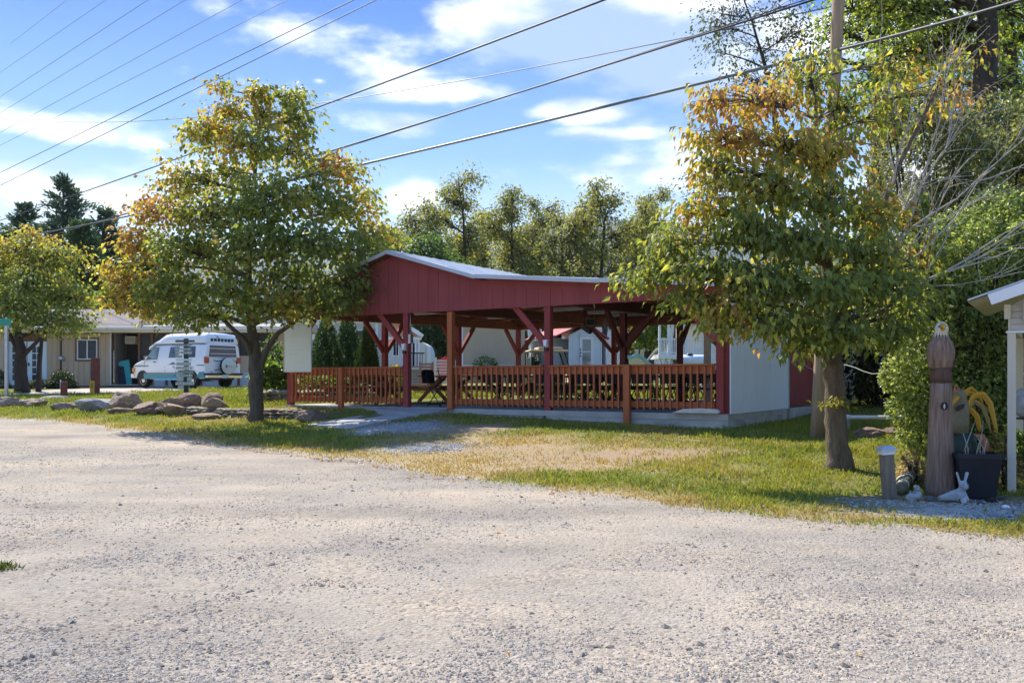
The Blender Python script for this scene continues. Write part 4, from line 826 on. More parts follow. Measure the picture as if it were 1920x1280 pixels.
def bush(name, label, p, rad, cols, seed, cnt=2500, lsz=(.06, .11), m=LEAFD, leaf=(.3, .2), up=.3, cat='bush', group=None, shell=.55, stems=True):
    g = np.random.default_rng(seed); t = thing(name, label, cat, p, 0, group); u = unit(g.normal(size=(cnt, 3))); u[:, 2] = np.abs(u[:, 2])*1.0-.12
    lump = 1+.35*(gnoise(u[:, 0]*2+9, u[:, 1]*2+u[:, 2]*2+9, 1.2, seed)-.5)*2
    f = (shell+(1-shell)*g.random(cnt)**.6)*lump; P = u*f[:, None]*np.array(rad); P[:, 2] = np.maximum(P[:, 2], .02)
    c = np.array(cols)[g.integers(0, len(cols), cnt)]*(.65+.7*g.random((cnt, 1)))
    leaf_mesh('foliage', P, u+g.normal(0, .5, (cnt, 3))+np.array([0, 0, up-.3]), np.array([0, 0, 1.])+g.normal(0, .5, (cnt, 3))+u*.4, lsz[0]+(lsz[1]-lsz[0])*g.random(cnt), c, m, t, *leaf)
    if stems:
        b = MB(); r = random.Random(seed)
        for k in range(7): e_ = Vector((r.uniform(-.6, .6)*rad[0], r.uniform(-.6, .6)*rad[1], rad[2]*r.uniform(.5, .85))); b.tube([(r.uniform(-.05, .05), r.uniform(-.05, .05), -.05), e_*.5+Vector((0, 0, .05)), e_], [.02, .014, .006], 4, False)
        b.build('stems', BARKD, t, recalc=False)
    return t
HOS = [(.10, .16, .03), (.16, .22, .05), (.07, .12, .025)]
bush('hosta_clump', 'broad-leaved green plants above the stone planter left of the whiteboard', on(512, 26.2, .0)+Vector((0, 0, .45)), (.55, .5, .75), HOS, 3, 420, (.16, .28), LEAF, (.36, .25), cat='plant')
bush('hosta_clump', 'taller leafy shrub behind the hostas, under the dogwood limb', on(505, 28.5, .0), (.7, .6, 2.0), [(.06, .11, .025), (.11, .17, .03)], 4, 1500, (.1, .2), LEAF, (.33, .25), cat='plant')
bush('yellow_bush', 'bright yellow-green bush behind the railing by the entrance post', on(737, 31, .0), (.55, .5, 1.15), [(.30, .27, .03), (.24, .24, .04)], 5, 1400, (.08, .15), cat='bush')
bush('hosta_clump', 'low pale green plants in the planter behind the left railing', on(600, 26.8, .3), (1.3, .35, .45), HOS, 6, 700, (.12, .2), LEAF, cat='plant')
bush('rounded_bush', 'dark rounded bush in front of the tan house wall', on(117, 42), (.62, .55, .95), [(.03, .05, .016), (.04, .065, .02)], 7, 2600, (.06, .11))
bush('rounded_bush', 'low dark bush at the foot of the french doors', on(75, 42), (.8, .5, .5), [(.03, .05, .016), (.045, .06, .02)], 8, 1500, (.06, .11))
bush('rounded_bush', 'dark bush at the left edge beside the sign post', on(-4, 43), (.6, .5, 1.0), [(.03, .05, .016), (.04, .065, .02)], 9, 1500, (.06, .11))

# right side: hedge, big oaks, thin tree
HG = [(.19, .25, .075), (.27, .34, .105), (.38, .43, .17), (.12, .16, .05)]
def mass(name, label, cat, base, blobs, cols, seed, cnt, lsz, m=LEAFD, leaf=(.3, .18), trunk=None, group=None, shell=.6):
    g = np.random.default_rng(seed); base = Vector(base); t = thing(name, label, cat, base, 0, group); PP = []; UU = []
    tot = sum(r[0]*r[2]*w for _, r, w in blobs)
    for c, rad, w in blobs:
        n = int(cnt*rad[0]*rad[2]*w/tot); u = unit(g.normal(size=(n, 3))); f = (shell+(1-shell)*g.random(n)**.5)*(1+.5*(gnoise(u[:, 0]*1.6+c[0]+50, u[:, 2]*1.6+u[:, 1]+c[2]+50, 1.6, seed)-.5))
        P = np.array(c-base)+u*f[:, None]*np.array(rad); PP.append(P); UU.append(u)
    P = np.concatenate(PP); u = np.concatenate(UU); n = len(P); keep = P[:, 2] > .02; P, u = P[keep], u[keep]; n = len(P)
    c = np.array(cols)[g.integers(0, len(cols), n)]*(.65+.7*g.random((n, 1)))
    leaf_mesh('foliage', P, u*.6+g.normal(0, .6, (n, 3))+np.array([0, 0, -.25]), np.array([0, -.2, 1.])+g.normal(0, .55, (n, 3))+u*.3, lsz[0]+(lsz[1]-lsz[0])*g.random(n), c, m, t, *leaf)
    b = MB(); r = random.Random(seed)
    for c, rad, w in blobs: c = c-base; s_ = Vector((c.x*.5+r.uniform(-.3, .3), c.y*.5, 0 if not trunk else min(c.z*.6, trunk))); b.tube(bez(s_, s_.lerp(c, .5)+Vector((0, 0, .3)), c, 5), [.05, .045, .04, .03, .02, .01], 5, False)
    if trunk: b.tube([(0, 0, -.2), (.03, 0, trunk*.5), (0, .1, trunk)], [.3, .25, .2], 10)
    b.build('stems' if not trunk else 'trunk', BARKD, t, recalc=False); return t
d = 13.6
mass('tall_hedge_shrub', 'tall leafy green hedge filling the right side behind the carved eagle', 'hedge', on(1810, d), [B(1800, 480, d, 110, 90, 1), B(1880, 430, d+.3, 100, 80, 1), B(1760, 570, d-.2, 80, 90, 1), B(1850, 600, d-.3, 100, 110, 1), B(1740, 680, d-.4, 60, 90, 1), B(1830, 720, d-.6, 100, 90, 1), B(1930, 560, d, 90, 130, .8), B(1900, 720, d-.3, 80, 100, .7), B(1720, 640, d, 50, 60, .6), B(2010, 600, d, 120, 190, .6)]+[B(rnd.uniform(1700, 1990), rnd.uniform(380, 790), d-.5+rnd.uniform(-.4, .3), rnd.uniform(22, 46), rnd.uniform(18, 40), 1.2) for _ in range(34)]+[B(px, py, d-.7, 48, 44, 1.3) for px, py in ((1715, 760), (1735, 810), (1780, 790), (1830, 800), (1880, 790), (1700, 700), (1760, 730), (1860, 720))], HG, 21, 66000, (.045, .085))
mass('evergreen_shrub', 'dark grey-green thicket above the hedge, behind the bare branches', 'shrub', on(1800, 17), [B(1750, 330, 17, 120, 110, 1), B(1870, 300, 17.5, 120, 120, 1), B(1980, 380, 17.5, 120, 160, .7), B(1690, 420, 17.5, 90, 90, .8), B(1800, 470, 17.5, 150, 130, .8), B(1720, 560, 17, 100, 130, .7)]+[B(rnd.uniform(1640, 1960), rnd.uniform(170, 430), 16.2+rnd.uniform(-.4, .5), rnd.uniform(24, 50), rnd.uniform(20, 44), 1.1) for _ in range(26)], [(.15, .175, .075), (.22, .24, .10), (.11, .13, .06), (.29, .29, .15)], 22, 36000, (.06, .12))
mass('evergreen_shrub', 'dark evergreen thicket added to fill the deep shade behind the white end of the pavilion wall', 'shrub', on(1680, 24), [B(1650, 640, 25, 90, 130, 1), B(1720, 600, 24, 90, 140, 1), B(1800, 640, 23, 120, 150, .8), B(1640, 540, 26, 80, 90, .7)], [(.02, .032, .012), (.028, .042, .015)], 23, 16000, (.1, .18))  # near-black leaf mass added to stand for the deep shade here
OAK = [(.14, .19, .045), (.19, .25, .05), (.27, .31, .055), (.10, .14, .04)]
def oak(label, px, d, trunkpts, blobs, seed, per=13, cols=OAK, lsz=(.1, .17), twigs=60, bark=BARKD, limbs=.09, tw=.012):
    base = on(px, d); tr = [(base, .32)]+[(W(x, y, d), q) for x, y, q in trunkpts]
    return tree('oak_tree', label, 'tree', base, tr, [B(x, y, d+dd, a, c, w) for x, y, dd, a, c, w in blobs], (.3, .2), 'tall trees on the right', seed, bark, twigs, per, .30, lsz, LEAF, palette(cols), .3, limbs_r=limbs, twig_r=tw)
oak('tall tree with a dark straight trunk at the upper right, behind the bare branches', 1840, 20, [(1850, 400, .26), (1848, 200, .24), (1850, 60, .22), (1845, -100, .16), (1840, -250, .1)], [(1780, 60, .5, 90, 60, 1), (1700, 20, 0, 80, 55, .9), (1890, 20, 1, 90, 70, .8), (1800, -60, 0, 150, 60, 1), (1760, 160, 1, 70, 45, .5), (1680, 110, 1, 60, 40, .5), (1870, 160, .6, 60, 60, .4), (1650, -30, 0, 80, 50, .7), (1900, 250, 1, 60, 60, .35), (1790, -150, 0, 180, 70, .8), (1720, 90, 1, 80, 60, .9), (1830, 110, 1.5, 80, 60, .7), (1600, 20, .5, 70, 50, .6), (1780, 240, 1.5, 80, 60, .7)], 31)
oak('slanting dark tree at the right edge with twin stems', 1905, 22, [(1905, 420, .26), (1900, 250, .22), (1888, 100, .2), (1880, -60, .14), (1870, -200, .1)], [(1930, 60, 0, 70, 80, .8), (1900, -40, 1, 90, 60, .8), (1960, 200, 0, 70, 80, .7), (1860, 90, 1.5, 60, 50, .6), (1930, 160, 1, 60, 60, .6), (1870, 280, 1, 60, 60, .6), (1910, 350, 1, 60, 60, .6)], 32)
oak('leafy tree behind the utility pole at the top of the picture', 1620, 27, [(1640, 400, .24), (1650, 200, .2), (1655, 60, .14), (1650, -80, .08)], [(1640, 60, 0, 70, 55, .8), (1680, 150, 0, 70, 60, .8), (1620, 160, 1, 60, 55, .5), (1600, -20, 0, 80, 50, .6), (1700, 250, 0, 60, 60, .5), (1560, 60, 0, 50, 40, .5), (1660, 20, 0, 80, 50, .8), (1700, 100, 0, 80, 60, .8), (1530, 120, .5, 40, 40, .3)], 33, cols=[(.06, .11, .022), (.10, .17, .03), (.15, .2, .03)])
oak('airy thin-leaved tree left of the utility pole, sky showing through', 1450, 26, [(1470, 500, .13), (1462, 300, .09), (1445, 160, .06), (1410, 40, .03), (1380, -40, .012)], [(1370, 30, 0, 70, 50, .34), (1420, 90, .4, 80, 50, .34), (1350, 100, 0, 45, 35, .2), (1450, 20, 0, 70, 40, .34), (1480, 120, 0, 60, 40, .25), (1330, 340, 0, 45, 35, .5), (1310, 370, .5, 36, 26, .4), (1400, -60, 0, 120, 50, .6), (1340, 50, 0, 50, 40, .5), (1400, 150, 0, 60, 45, .6), (1500, 60, 0, 60, 45, .6)], 34, per=13, limbs=.04, tw=.006, cols=[(.04, .06, .025), (.07, .09, .03)], lsz=(.07, .13), bark=BARKD)

# utility pole
d = 16.0; pb_ = on(1531, d); t = thing('utility_pole', 'leaning wooden utility pole, sunlit tan at the foot, behind the right dogwood', 'utility pole', pb_)
b = MB(); pt = [Vector((0, 0, -.3))]+[W(1532+(1572-1532)*f, 825-825*f, d)-pb_ for f in (.08, .15, .25, .5, .75, 1.0, 1.22)]; b.tube(pt, [.128, .125, .12, .117, .112, .108, .104, .1], 14); b.build('pole', mat('pole_wood', (.36, .24, .13), .25, 3, .85, .15, stretch=(6, 6, .4), col2=(.40, .30, .2)), t)
topz = pt[-1]; b = MB(); b.beam(topz+Vector((-.9, .12, -.3)), topz+Vector((.9, .12, -.3)), .1, .12); b.build('crossarm', GREYW, t)
b = MB()
for xx in (-.8, -.3, .3, .8): b.lathe([(.03, 0), (.05, .05), (.03, .08), (.045, .12), (.02, .15)], 8, (topz.x+xx, topz.y+.12, topz.z-.24))
b.build('insulator', STEEL, t)
# overhead wires: (far left end px,py,depth) -> (right end px,py,depth), sag, radius
WIRE = mat('black_cable', (.03, .035, .04), .2, 4, .6, 0); WIREG = mat('grey_cable', (.10, .12, .12), .2, 4, .5, 0); WIREL = mat('pale_cable', (.5, .5, .44), .1, 4, .6, 0)
wires = [((-60, 433, 52), (1250, -45, 17), .15, .021, WIRE, 'thick black cable crossing high over the gold dogwood'),
         ((-60, 487, 50), (1575, -16, 16), .1, .019, WIRE, 'lower of two close cables ending at the utility pole top'),
         ((190, 415, 40), (1575, -22, 16), .1, .010, WIRE, 'thin cable just above the black one that runs to the pole'),
         ((-60, 462, 46), (1568, 92, 16), .25, .030, WIREG, 'heavy grey cable low on the pole, passing through the right dogwood'),
         ((1562, 96, 16), (2300, -120, 9), .06, .026, WIRE, 'heavy black cable from the pole to the upper right corner'),
         ((100, 228, 60), (1480, 25, 22), .9, .014, WIREG, 'slender dashed-looking cable above the pavilion roof')]
for q, (y0, x1) in enumerate(((52, 125), (140, 200), (182, 278), (212, 348), (249, 455), (273, 540), (324, 664), (348, 706))):
    x0 = -40; yl = y0+ (40*(y0/x1) if q not in (0,) else 30); xr = x1*1.08+30; yr = -y0*(.08)-30*y0/x1
    if q == 0: x0, yl, xr, yr = 20, 82, 170, -34
    if q == 1: x0, yl, xr, yr = -40, 164, 240, -28
    wires.append(((x0, yl, 75), (xr, yr, 40), .0, (.010, .010, .013, .012, .013, .013, .022, .022)[q], WIRE if q > 5 else WIREG, 'transmission wire in the upper left sky, %s of the fan' % ('uppermost', 'second', 'third', 'fourth', 'fifth', 'sixth', 'seventh and thicker', 'lowest and thickest')[q]))
wires.append(((-40, 574, 36), (330, 606, 40), .3, .014, WIREL, 'pale drooping wire in front of the left house roof'))
for a, c, sag, rad, m, lab in wires:
    A, C = W(*a), W(*c); C = C+(C-A)*.02; b = MB(); b.tube([A.lerp(C, f)-Vector((0, 0, sag*4*f*(1-f))) for f in np.linspace(0, 1, 15)], rad, 6)
    tag(b.build('power_line', m), lab, 'power line', 'overhead wires')
# far hills
def haze():
    b = MB(); b.box((-4800, -4800, -12), (4800, 4800, 760)); m = bpy.data.materials.new('haze_air'); m.use_nodes = True; N = m.node_tree.nodes; N.clear(); v = N.new('ShaderNodeVolumePrincipled'); v.inputs['Color'].default_value = (.70, .84, 1, 1); v.inputs['Density'].default_value = .00010; v.inputs['Anisotropy'].default_value = .2; o_ = N.new('ShaderNodeOutputMaterial'); m.node_tree.links.new(v.outputs[0], o_.inputs['Volume']); o = b.build('haze', m); o['kind'] = 'stuff'
haze()
def hills():
    ang = np.linspace(-75, 75, 240); hts = 330+0*180+330*gnoise(ang*0.09+20, ang*0+4, 1, 81)*1.0+60*gnoise(ang*.6+20, ang*0+7, 1, 82); V = []; k = 10
    r0 = 2900
    for i, a in enumerate(ang):
        pk = math.exp(-((a-5)/7)**2)*150
        for j in range(k):
            f = j/(k-1); rr = r0+f*900+gnoise(np.array([a*.8+30]), np.array([f*6+3.]), 1, 83)[0]*160; V.append((rr*math.sin(R(a)), rr*math.cos(R(a)), -5+(hts[i]+pk)*math.sin(f*math.pi/2)+(gnoise(np.array([a*2+30]), np.array([f*9+3.]), 1, 84)[0]-.5)*50*f))
    n = len(ang); idx = np.arange(n*k).reshape(n, k); Fq = np.stack([idx[:-1, :-1], idx[1:, :-1], idx[1:, 1:], idx[:-1, 1:]], -1).reshape(-1, 4)
    o = npmesh('hills', np.array(V), Fq, 4, mat('forest_hill', (.05, .075, .035), .35, .02, .95, 0), None, None, True); o['kind'] = 'structure'
hills()

# ------------------------------------------------------------------ boulders and dry-stone walls
ROCK = mat('brown_sandstone', (.48, .33, .21), .3, 5, .9, .5, col2=(.74, .58, .43), bdist=.05)
ROCKG = mat('grey_rock', (.34, .34, .35), .45, 4, .85, .4, col2=(.62, .62, .63), bdist=.05)
ROCKR = mat('reddish_rock', (.34, .20, .15), .3, 5, .9, .4, col2=(.55, .40, .32), bdist=.05)
WALLST = mat('wall_stone', (.26, .22, .17), .4, 2.6, .9, .3, col2=(.52, .46, .38), bdist=.03)
def rock_mesh(name, seed, sub=3, rough=.28, cuts=5):
    r = random.Random(seed); bm = bmesh.new(); bmesh.ops.create_icosphere(bm, subdivisions=sub, radius=1)
    pl = [(Vector((r.gauss(0, 1), r.gauss(0, 1), r.gauss(0.2, .8))).normalized(), r.uniform(.55, .9)) for _ in range(cuts)]
    off = Vector((seed*3.1, seed*1.7, 0))
    for v in bm.verts:
        p = v.co.copy(); q = 1+rough*(mnoise.noise(p*1.3+off)+.5*mnoise.noise(p*3.1+off)+.3*mnoise.noise(p*6+off)+.16*mnoise.noise(p*14+off)); p *= q
        for nrm, dd in pl:
            t = p.dot(nrm)-dd
            if t > 0: p -= nrm*t*.85
        v.co = p
    me = bpy.data.meshes.new(name); bm.to_mesh(me); bm.free(); me.polygons.foreach_set('use_smooth', [False]*len(me.polygons)); return me
def boulder(px, py, d, w, h, m, label, seed, rz=0, tilt=0, dep=.8, rough=.28, cuts=5, sub=4):
    me = rock_mesh('boulder', seed, sub, rough, cuts); me.materials.append(m); o = link('boulder', me); s = d/F
    o.location = on(px, d, h*s*.36); o.scale = (w*s*.53, w*s*.5*dep, h*s*.55); o.rotation_euler = (0, tilt, rz)
    return tag(o, label, 'boulder', 'boulders along the lawn edge')
boulder(18, 764, 29.5, 56, 22, ROCK, 'long pale boulder cut off by the left edge of the lawn', 1, .2)
boulder(65, 767, 29, 44, 17, ROCK, 'low flat-topped boulder second from the left edge', 2, -.1)
boulder(122, 775, 27.2, 46, 15, ROCKR, 'low brown boulder left of the grey angular one', 3, .1)
boulder(178, 776, 26, 70, 28, ROCKG, 'angular grey boulder with white faces, biggest grey one', 4, .5, .25, .8, .15, 9, 3)
boulder(236, 772, 25.8, 60, 42, ROCK, 'tallest lumpy brown boulder with a rough top', 5, .3, .3, .9, .4, 4)
boulder(226, 787, 25.0, 42, 12, ROCK, 'small low boulder in front of the grey and the tallest ones', 6)
boulder(282, 789, 24.6, 58, 24, ROCKR, 'pitted brown boulder right of the small low one', 7, .2, .0, .9, .5, 3)
boulder(326, 790, 24.3, 50, 26, ROCK, 'creviced boulder joined to the pitted one, its right neighbour', 8, .1, .05, .9, .5, 3)
boulder(318, 775, 25.0, 54, 30, ROCK, 'smooth tan boulder behind the creviced one', 9, 0, 0, .8, .15, 2)
boulder(356, 775, 24.8, 46, 28, ROCKR, 'round brown boulder under the little upright stone', 10, .2, 0, .8, .18, 2)
boulder(343, 758, 25.2, 22, 20, ROCKR, 'small upright pointed stone standing on the low wall', 11, .3, 0, .8, .3, 4)
boulder(396, 770, 24.4, 44, 28, ROCK, 'smooth tan leaning boulder right of the round brown one', 12, .1, -.5, .8, .15, 2)
boulder(404, 780, 24.0, 46, 22, ROCK, 'wedge-shaped boulder with a dark right side against the wall', 13, .2, .3, .8, .2, 5)
boulder(388, 791, 23.2, 52, 13, ROCK, 'low rounded pinkish boulder alone on the grass in front', 14, 0, 0, .8, .12, 1)
boulder(587, 781, 21.1, 62, 26, ROCKR, 'brown boulder ending the stone wall at the walkway', 15, .1, .1, .9, .2, 5)
boulder(1630, 806, 15.5, 56, 26, ROCKR, 'shaded brown boulder right of the right dogwood trunk', 16, .2)
boulder(1672, 800, 16.0, 40, 18, ROCK, 'smaller shaded boulder beside the white pipe', 17, .1)
def wall_stones(name, label, path, rows, hrow, lens, seed, m=WALLST, depth=.22, group=None):
    """path: list of ground points (x,y,ztop,zbot); each stone a part sharing a few meshes"""
    r = random.Random(seed); base = Vector(path[len(path)//2][:3]); base.z = path[len(path)//2][3]; t = thing(name, label, 'stone wall', base, 0, group)
    ms = []
    for k in range(6):
        me = rock_mesh('stone', seed*10+k, 2, .18, 6); me.materials.append(m); ms.append(me)
    segs = []; tot = 0
    for a, c in zip(path, path[1:]): l = math.hypot(c[0]-a[0], c[1]-a[1]); segs.append((tot, l, a, c)); tot += l
    nst = 0
    for row in range(rows):
        s = r.uniform(0, .2)
        while s < tot:
            ln = r.uniform(*lens); 
            for s0, l, a, c in segs:
                if s0 <= s < s0+l: break
            f = (s-s0)/l; zt = a[2]*(1-f)+c[2]*f; zb = a[3]*(1-f)+c[3]*f; H = zt-zb; nr = max(1, round(H/hrow))
            if row < nr and nst < 300:
                x = a[0]*(1-f)+c[0]*f; y = a[1]*(1-f)+c[1]*f; hh = H/nr; o = link('stone', r.choice(ms), t); nst += 1
                o.location = Vector((x, y+r.uniform(-.04, .04)+row*.02, zb+hh*(row+.5)))-base; o.scale = (ln*.56, depth*r.uniform(.8, 1.2), hh*r.uniform(.52, .64)); o.rotation_euler = (r.gauss(0, .06), r.gauss(0, .06), math.atan2(c[1]-a[1], c[0]-a[0])+r.gauss(0, .12))
            s += ln*.98
    return t
pth = [(px, d) for px, d in ((255, 26.4), (300, 25.6), (360, 24.5), (420, 23.7), (480, 23.0), (540, 22.4), (585, 21.9))]
tops = {255: .62, 300: .62, 360: .60, 420: .57, 480: .585, 540: .60, 585: .58}; bots = {255: .5, 300: .42, 360: .35, 420: .30, 480: .29, 540: .31, 585: .36}
wall_stones('dry_stone_wall', 'low dry-stone wall holding up the grass behind the gold dogwood', [((px-HX)/F*d, d-.08, tops[px], bots[px]-.03) for px, d in pth], 4, .078, (.14, .34), 5)
wall_stones('planter_wall', 'mortared stone planter wall behind the left railing and the whiteboard', [((px-HX)/F*d, d, 1.02+.02*(k % 2), .58) for k, (px, d) in enumerate(((486, 24.9), (515, 25.2), (545, 25.6), (600, 26.1), (650, 26.4), (700, 26.6)))], 3, .16, (.2, .42), 6, mat('planter_stone', (.26, .225, .18), .35, 2.2, .9, .25, col2=(.42, .36, .29)))
for k, (px, d) in enumerate(((150, 28.8), (185, 28.4), (222, 27.6), (103, 31.5))):
    me = rock_mesh('flat_stone', 30+k, 3, .2, 4); me.materials.append(WALLST); o = link('flat_stone', me); o.location = on(px, d, .05); o.scale = (.5, .3, .09); o.rotation_euler = (0, 0, k*.3)
    tag(o, ['flat stone at the thin left end of the low wall', 'flat slab between the two lying stones left of the wall', 'flat slab lying in the grass just left of the wall', 'pale flat stone in the grass by the short brown bollard'][k], 'stone', 'flat stones in the lawn')

# ------------------------------------------------------------------ text helper
def text_obj(s, size, name, m, parent, M, align='CENTER', ext=.002):
    cu = bpy.data.curves.new('t', 'FONT'); cu.body = s; cu.size = size; cu.align_x = align; cu.align_y = 'CENTER'; cu.extrude = ext; cu.resolution_u = 2
    to = bpy.data.objects.new('t', cu); COL.objects.link(to); dg = bpy.context.evaluated_depsgraph_get(); me = bpy.data.meshes.new_from_object(to.evaluated_get(dg)); bpy.data.objects.remove(to)
    me.materials.clear(); me.materials.append(m); o = link(name, me, parent); o.matrix_local = M @ Matrix.Rotation(R(90), 4, 'X'); return o

# ------------------------------------------------------------------ camper van
VH = Vector((-.848, .53, 0)).normalized(); VA = math.atan2(VH.y, VH.x)
VANW = mat('van_white_paint', (.84, .85, .86), .03, 1.5, .3, 0, spec=.5, coat=.5); TEAL = mat('van_teal_paint', (.05, .25, .28), .08, 2, .35, 0, coat=.4); TEALB = mat('van_blue_strip', (.10, .42, .62), .08, 2, .35, 0, coat=.4)
VGREY = mat('van_grey_stripe', (.16, .20, .24), .1, 3, .4, 0); CHROME = mat('chrome', (.62, .62, .6), .1, 4, .18, 0, metal=1); TYRE = mat('tyre_rubber', (.018, .018, .018), .3, 9, .85, .05); REDL = mat('tail_light_red', (.42, .015, .015), .2, 6, .2, 0, spec=.6, coat=.5); AMB = mat('amber_lens', (.6, .25, .03), .1, 6, .2, 0)
VGL = mat('van_blue_reflection_glass', (.03, .05, .12), .4, 1.2, .05, 0, spec=.9); VGF = mat('van_cab_glass', (.10, .22, .25), .4, 1.5, .05, 0, spec=.9)  # van windows: navy base colour stands in for a bluish reflection
van = thing('camper_van', 'white high-roof camper van with teal lower band and a covered spare wheel', 'van', Vector((0, 0, 0)), VA)
rl = W(383, 727, 38.6); rl.z = .935; ctr = rl+Matrix.Rotation(VA, 3, 'Z') @ Vector((0, -1.0, 0)); van.location = ctr     # origin: rear end, middle
def vring(zb, belt, zt, wb, wt):   # half section from the bottom to the roof middle
    w = wb
    return [(w*.93, zb), (w, zb+.16), (w+.012, (zb+belt)/2), (w, belt), (w*.985+0*wt, belt+.05), (wt+.03, zt-.12), (wt-.03, zt-.03), (wt*.8, zt+.01), (0, zt+.03)]
ST = [(.0, .50, 1.30, 1.93, .96, .84), (.06, .44, 1.30, 1.97, .99, .86), (.6, .40, 1.30, 2.0, 1.0, .87), (2.6, .40, 1.30, 2.0, 1.0, .87), (3.45, .40, 1.30, 1.98, 1.0, .86), (3.75, .40, 1.28, 1.78, 1.0, .84), (4.2, .42, 1.24, 1.36, .99, .86), (4.75, .44, 1.08, 1.14, .97, .84), (5.02, .50, .98, 1.02, .92, .80), (5.10, .58, .86, .90, .84, .72)]
b = MB(); V = []; nr = 17
for (x, zb, bl, zt, wb, wt) in ST:
    h = vring(zb, bl, zt, wb, wt); full = h+[(-y, z) for y, z in h[-2::-1]]; V += [(x, y, z) for y, z in full]
Fs = [(i*nr+j, i*nr+j+1, (i+1)*nr+j+1, (i+1)*nr+j) for i in range(len(ST)-1) for j in range(nr-1)]+[(i*nr+nr-1, i*nr, (i+1)*nr, (i+1)*nr+nr-1) for i in range(len(ST)-1)]
b.add(V, Fs, True); b.add([V[i] for i in range(nr)], [tuple(range(nr))], False); b.add([V[(len(ST)-1)*nr+i] for i in range(nr)], [tuple(range(nr))], False)
o = b.build('body', VANW, van)
def wq(x0, x1, z0, z1, m, name, side=1, off=.012, parent=van, rake0=0, rake1=0, bev=0):   # panel on the van's side following its slope
    def Y(z): return 1.0 if z < 1.3 else 1.0-(z-1.30)/(1.88-1.30)*(1.0-.90)
    P = [(x0+rake0*0, z0), (x1, z0), (x1+rake1, z1), (x0+rake0, z1)]
    vs = [(x, side*(Y(z)+off), z) for x, z in P]+[(x, side*(Y(z)-.03), z) for x, z in P]
    bb = MB(); bb.add(vs, [(0, 1, 2, 3), (7, 6, 5, 4)]+[(j, j+4, (j+1) % 4+4, (j+1) % 4) for j in range(4)]); return bb.build(name, m, parent, bevel=bev)
b = MB()  # high roof
RS = [(.05, 1.96, 2.30, .86, .74), (.12, 1.96, 2.40, .87, .76), (.5, 1.97, 2.45, .88, .76), (2.6, 1.98, 2.46, .88, .76), (2.9, 1.98, 2.42, .88, .74), (3.45, 1.97, 2.18, .87, .72), (3.95, 1.80, 1.95, .84, .7), (4.05, 1.74, 1.78, .8, .66)]
V = []
for x, zb, zt, wb, wt in RS:
    h = [(wb, zb), (wb+.01, zb+.08), (wb-.02, zb+(zt-zb)*.6), (wt, zt-.03), (wt*.6, zt), (0, zt+.01)]; V += [(x, y, z) for y, z in h+[(-y, z) for y, z in h[-2::-1]]]
nr2 = 11; b.add(V, [(i*nr2+j, i*nr2+j+1, (i+1)*nr2+j+1, (i+1)*nr2+j) for i in range(len(RS)-1) for j in range(nr2-1)]+[tuple(range(nr2)), tuple((len(RS)-1)*nr2+j for j in range(nr2))], True); hr = b.build('high_roof', VANW, van)
b = MB(); b.box((.1, .885, 1.955), (3.7, .90, 1.985)); b.build('roof_gutter', VGREY, van)
b = MB()
for k in range(7): y = .56-k*.187; b.box((.025, y-.065, 2.06), (.06, y+.065, 2.19))
b.build('rear_marker_window', VGL, hr)
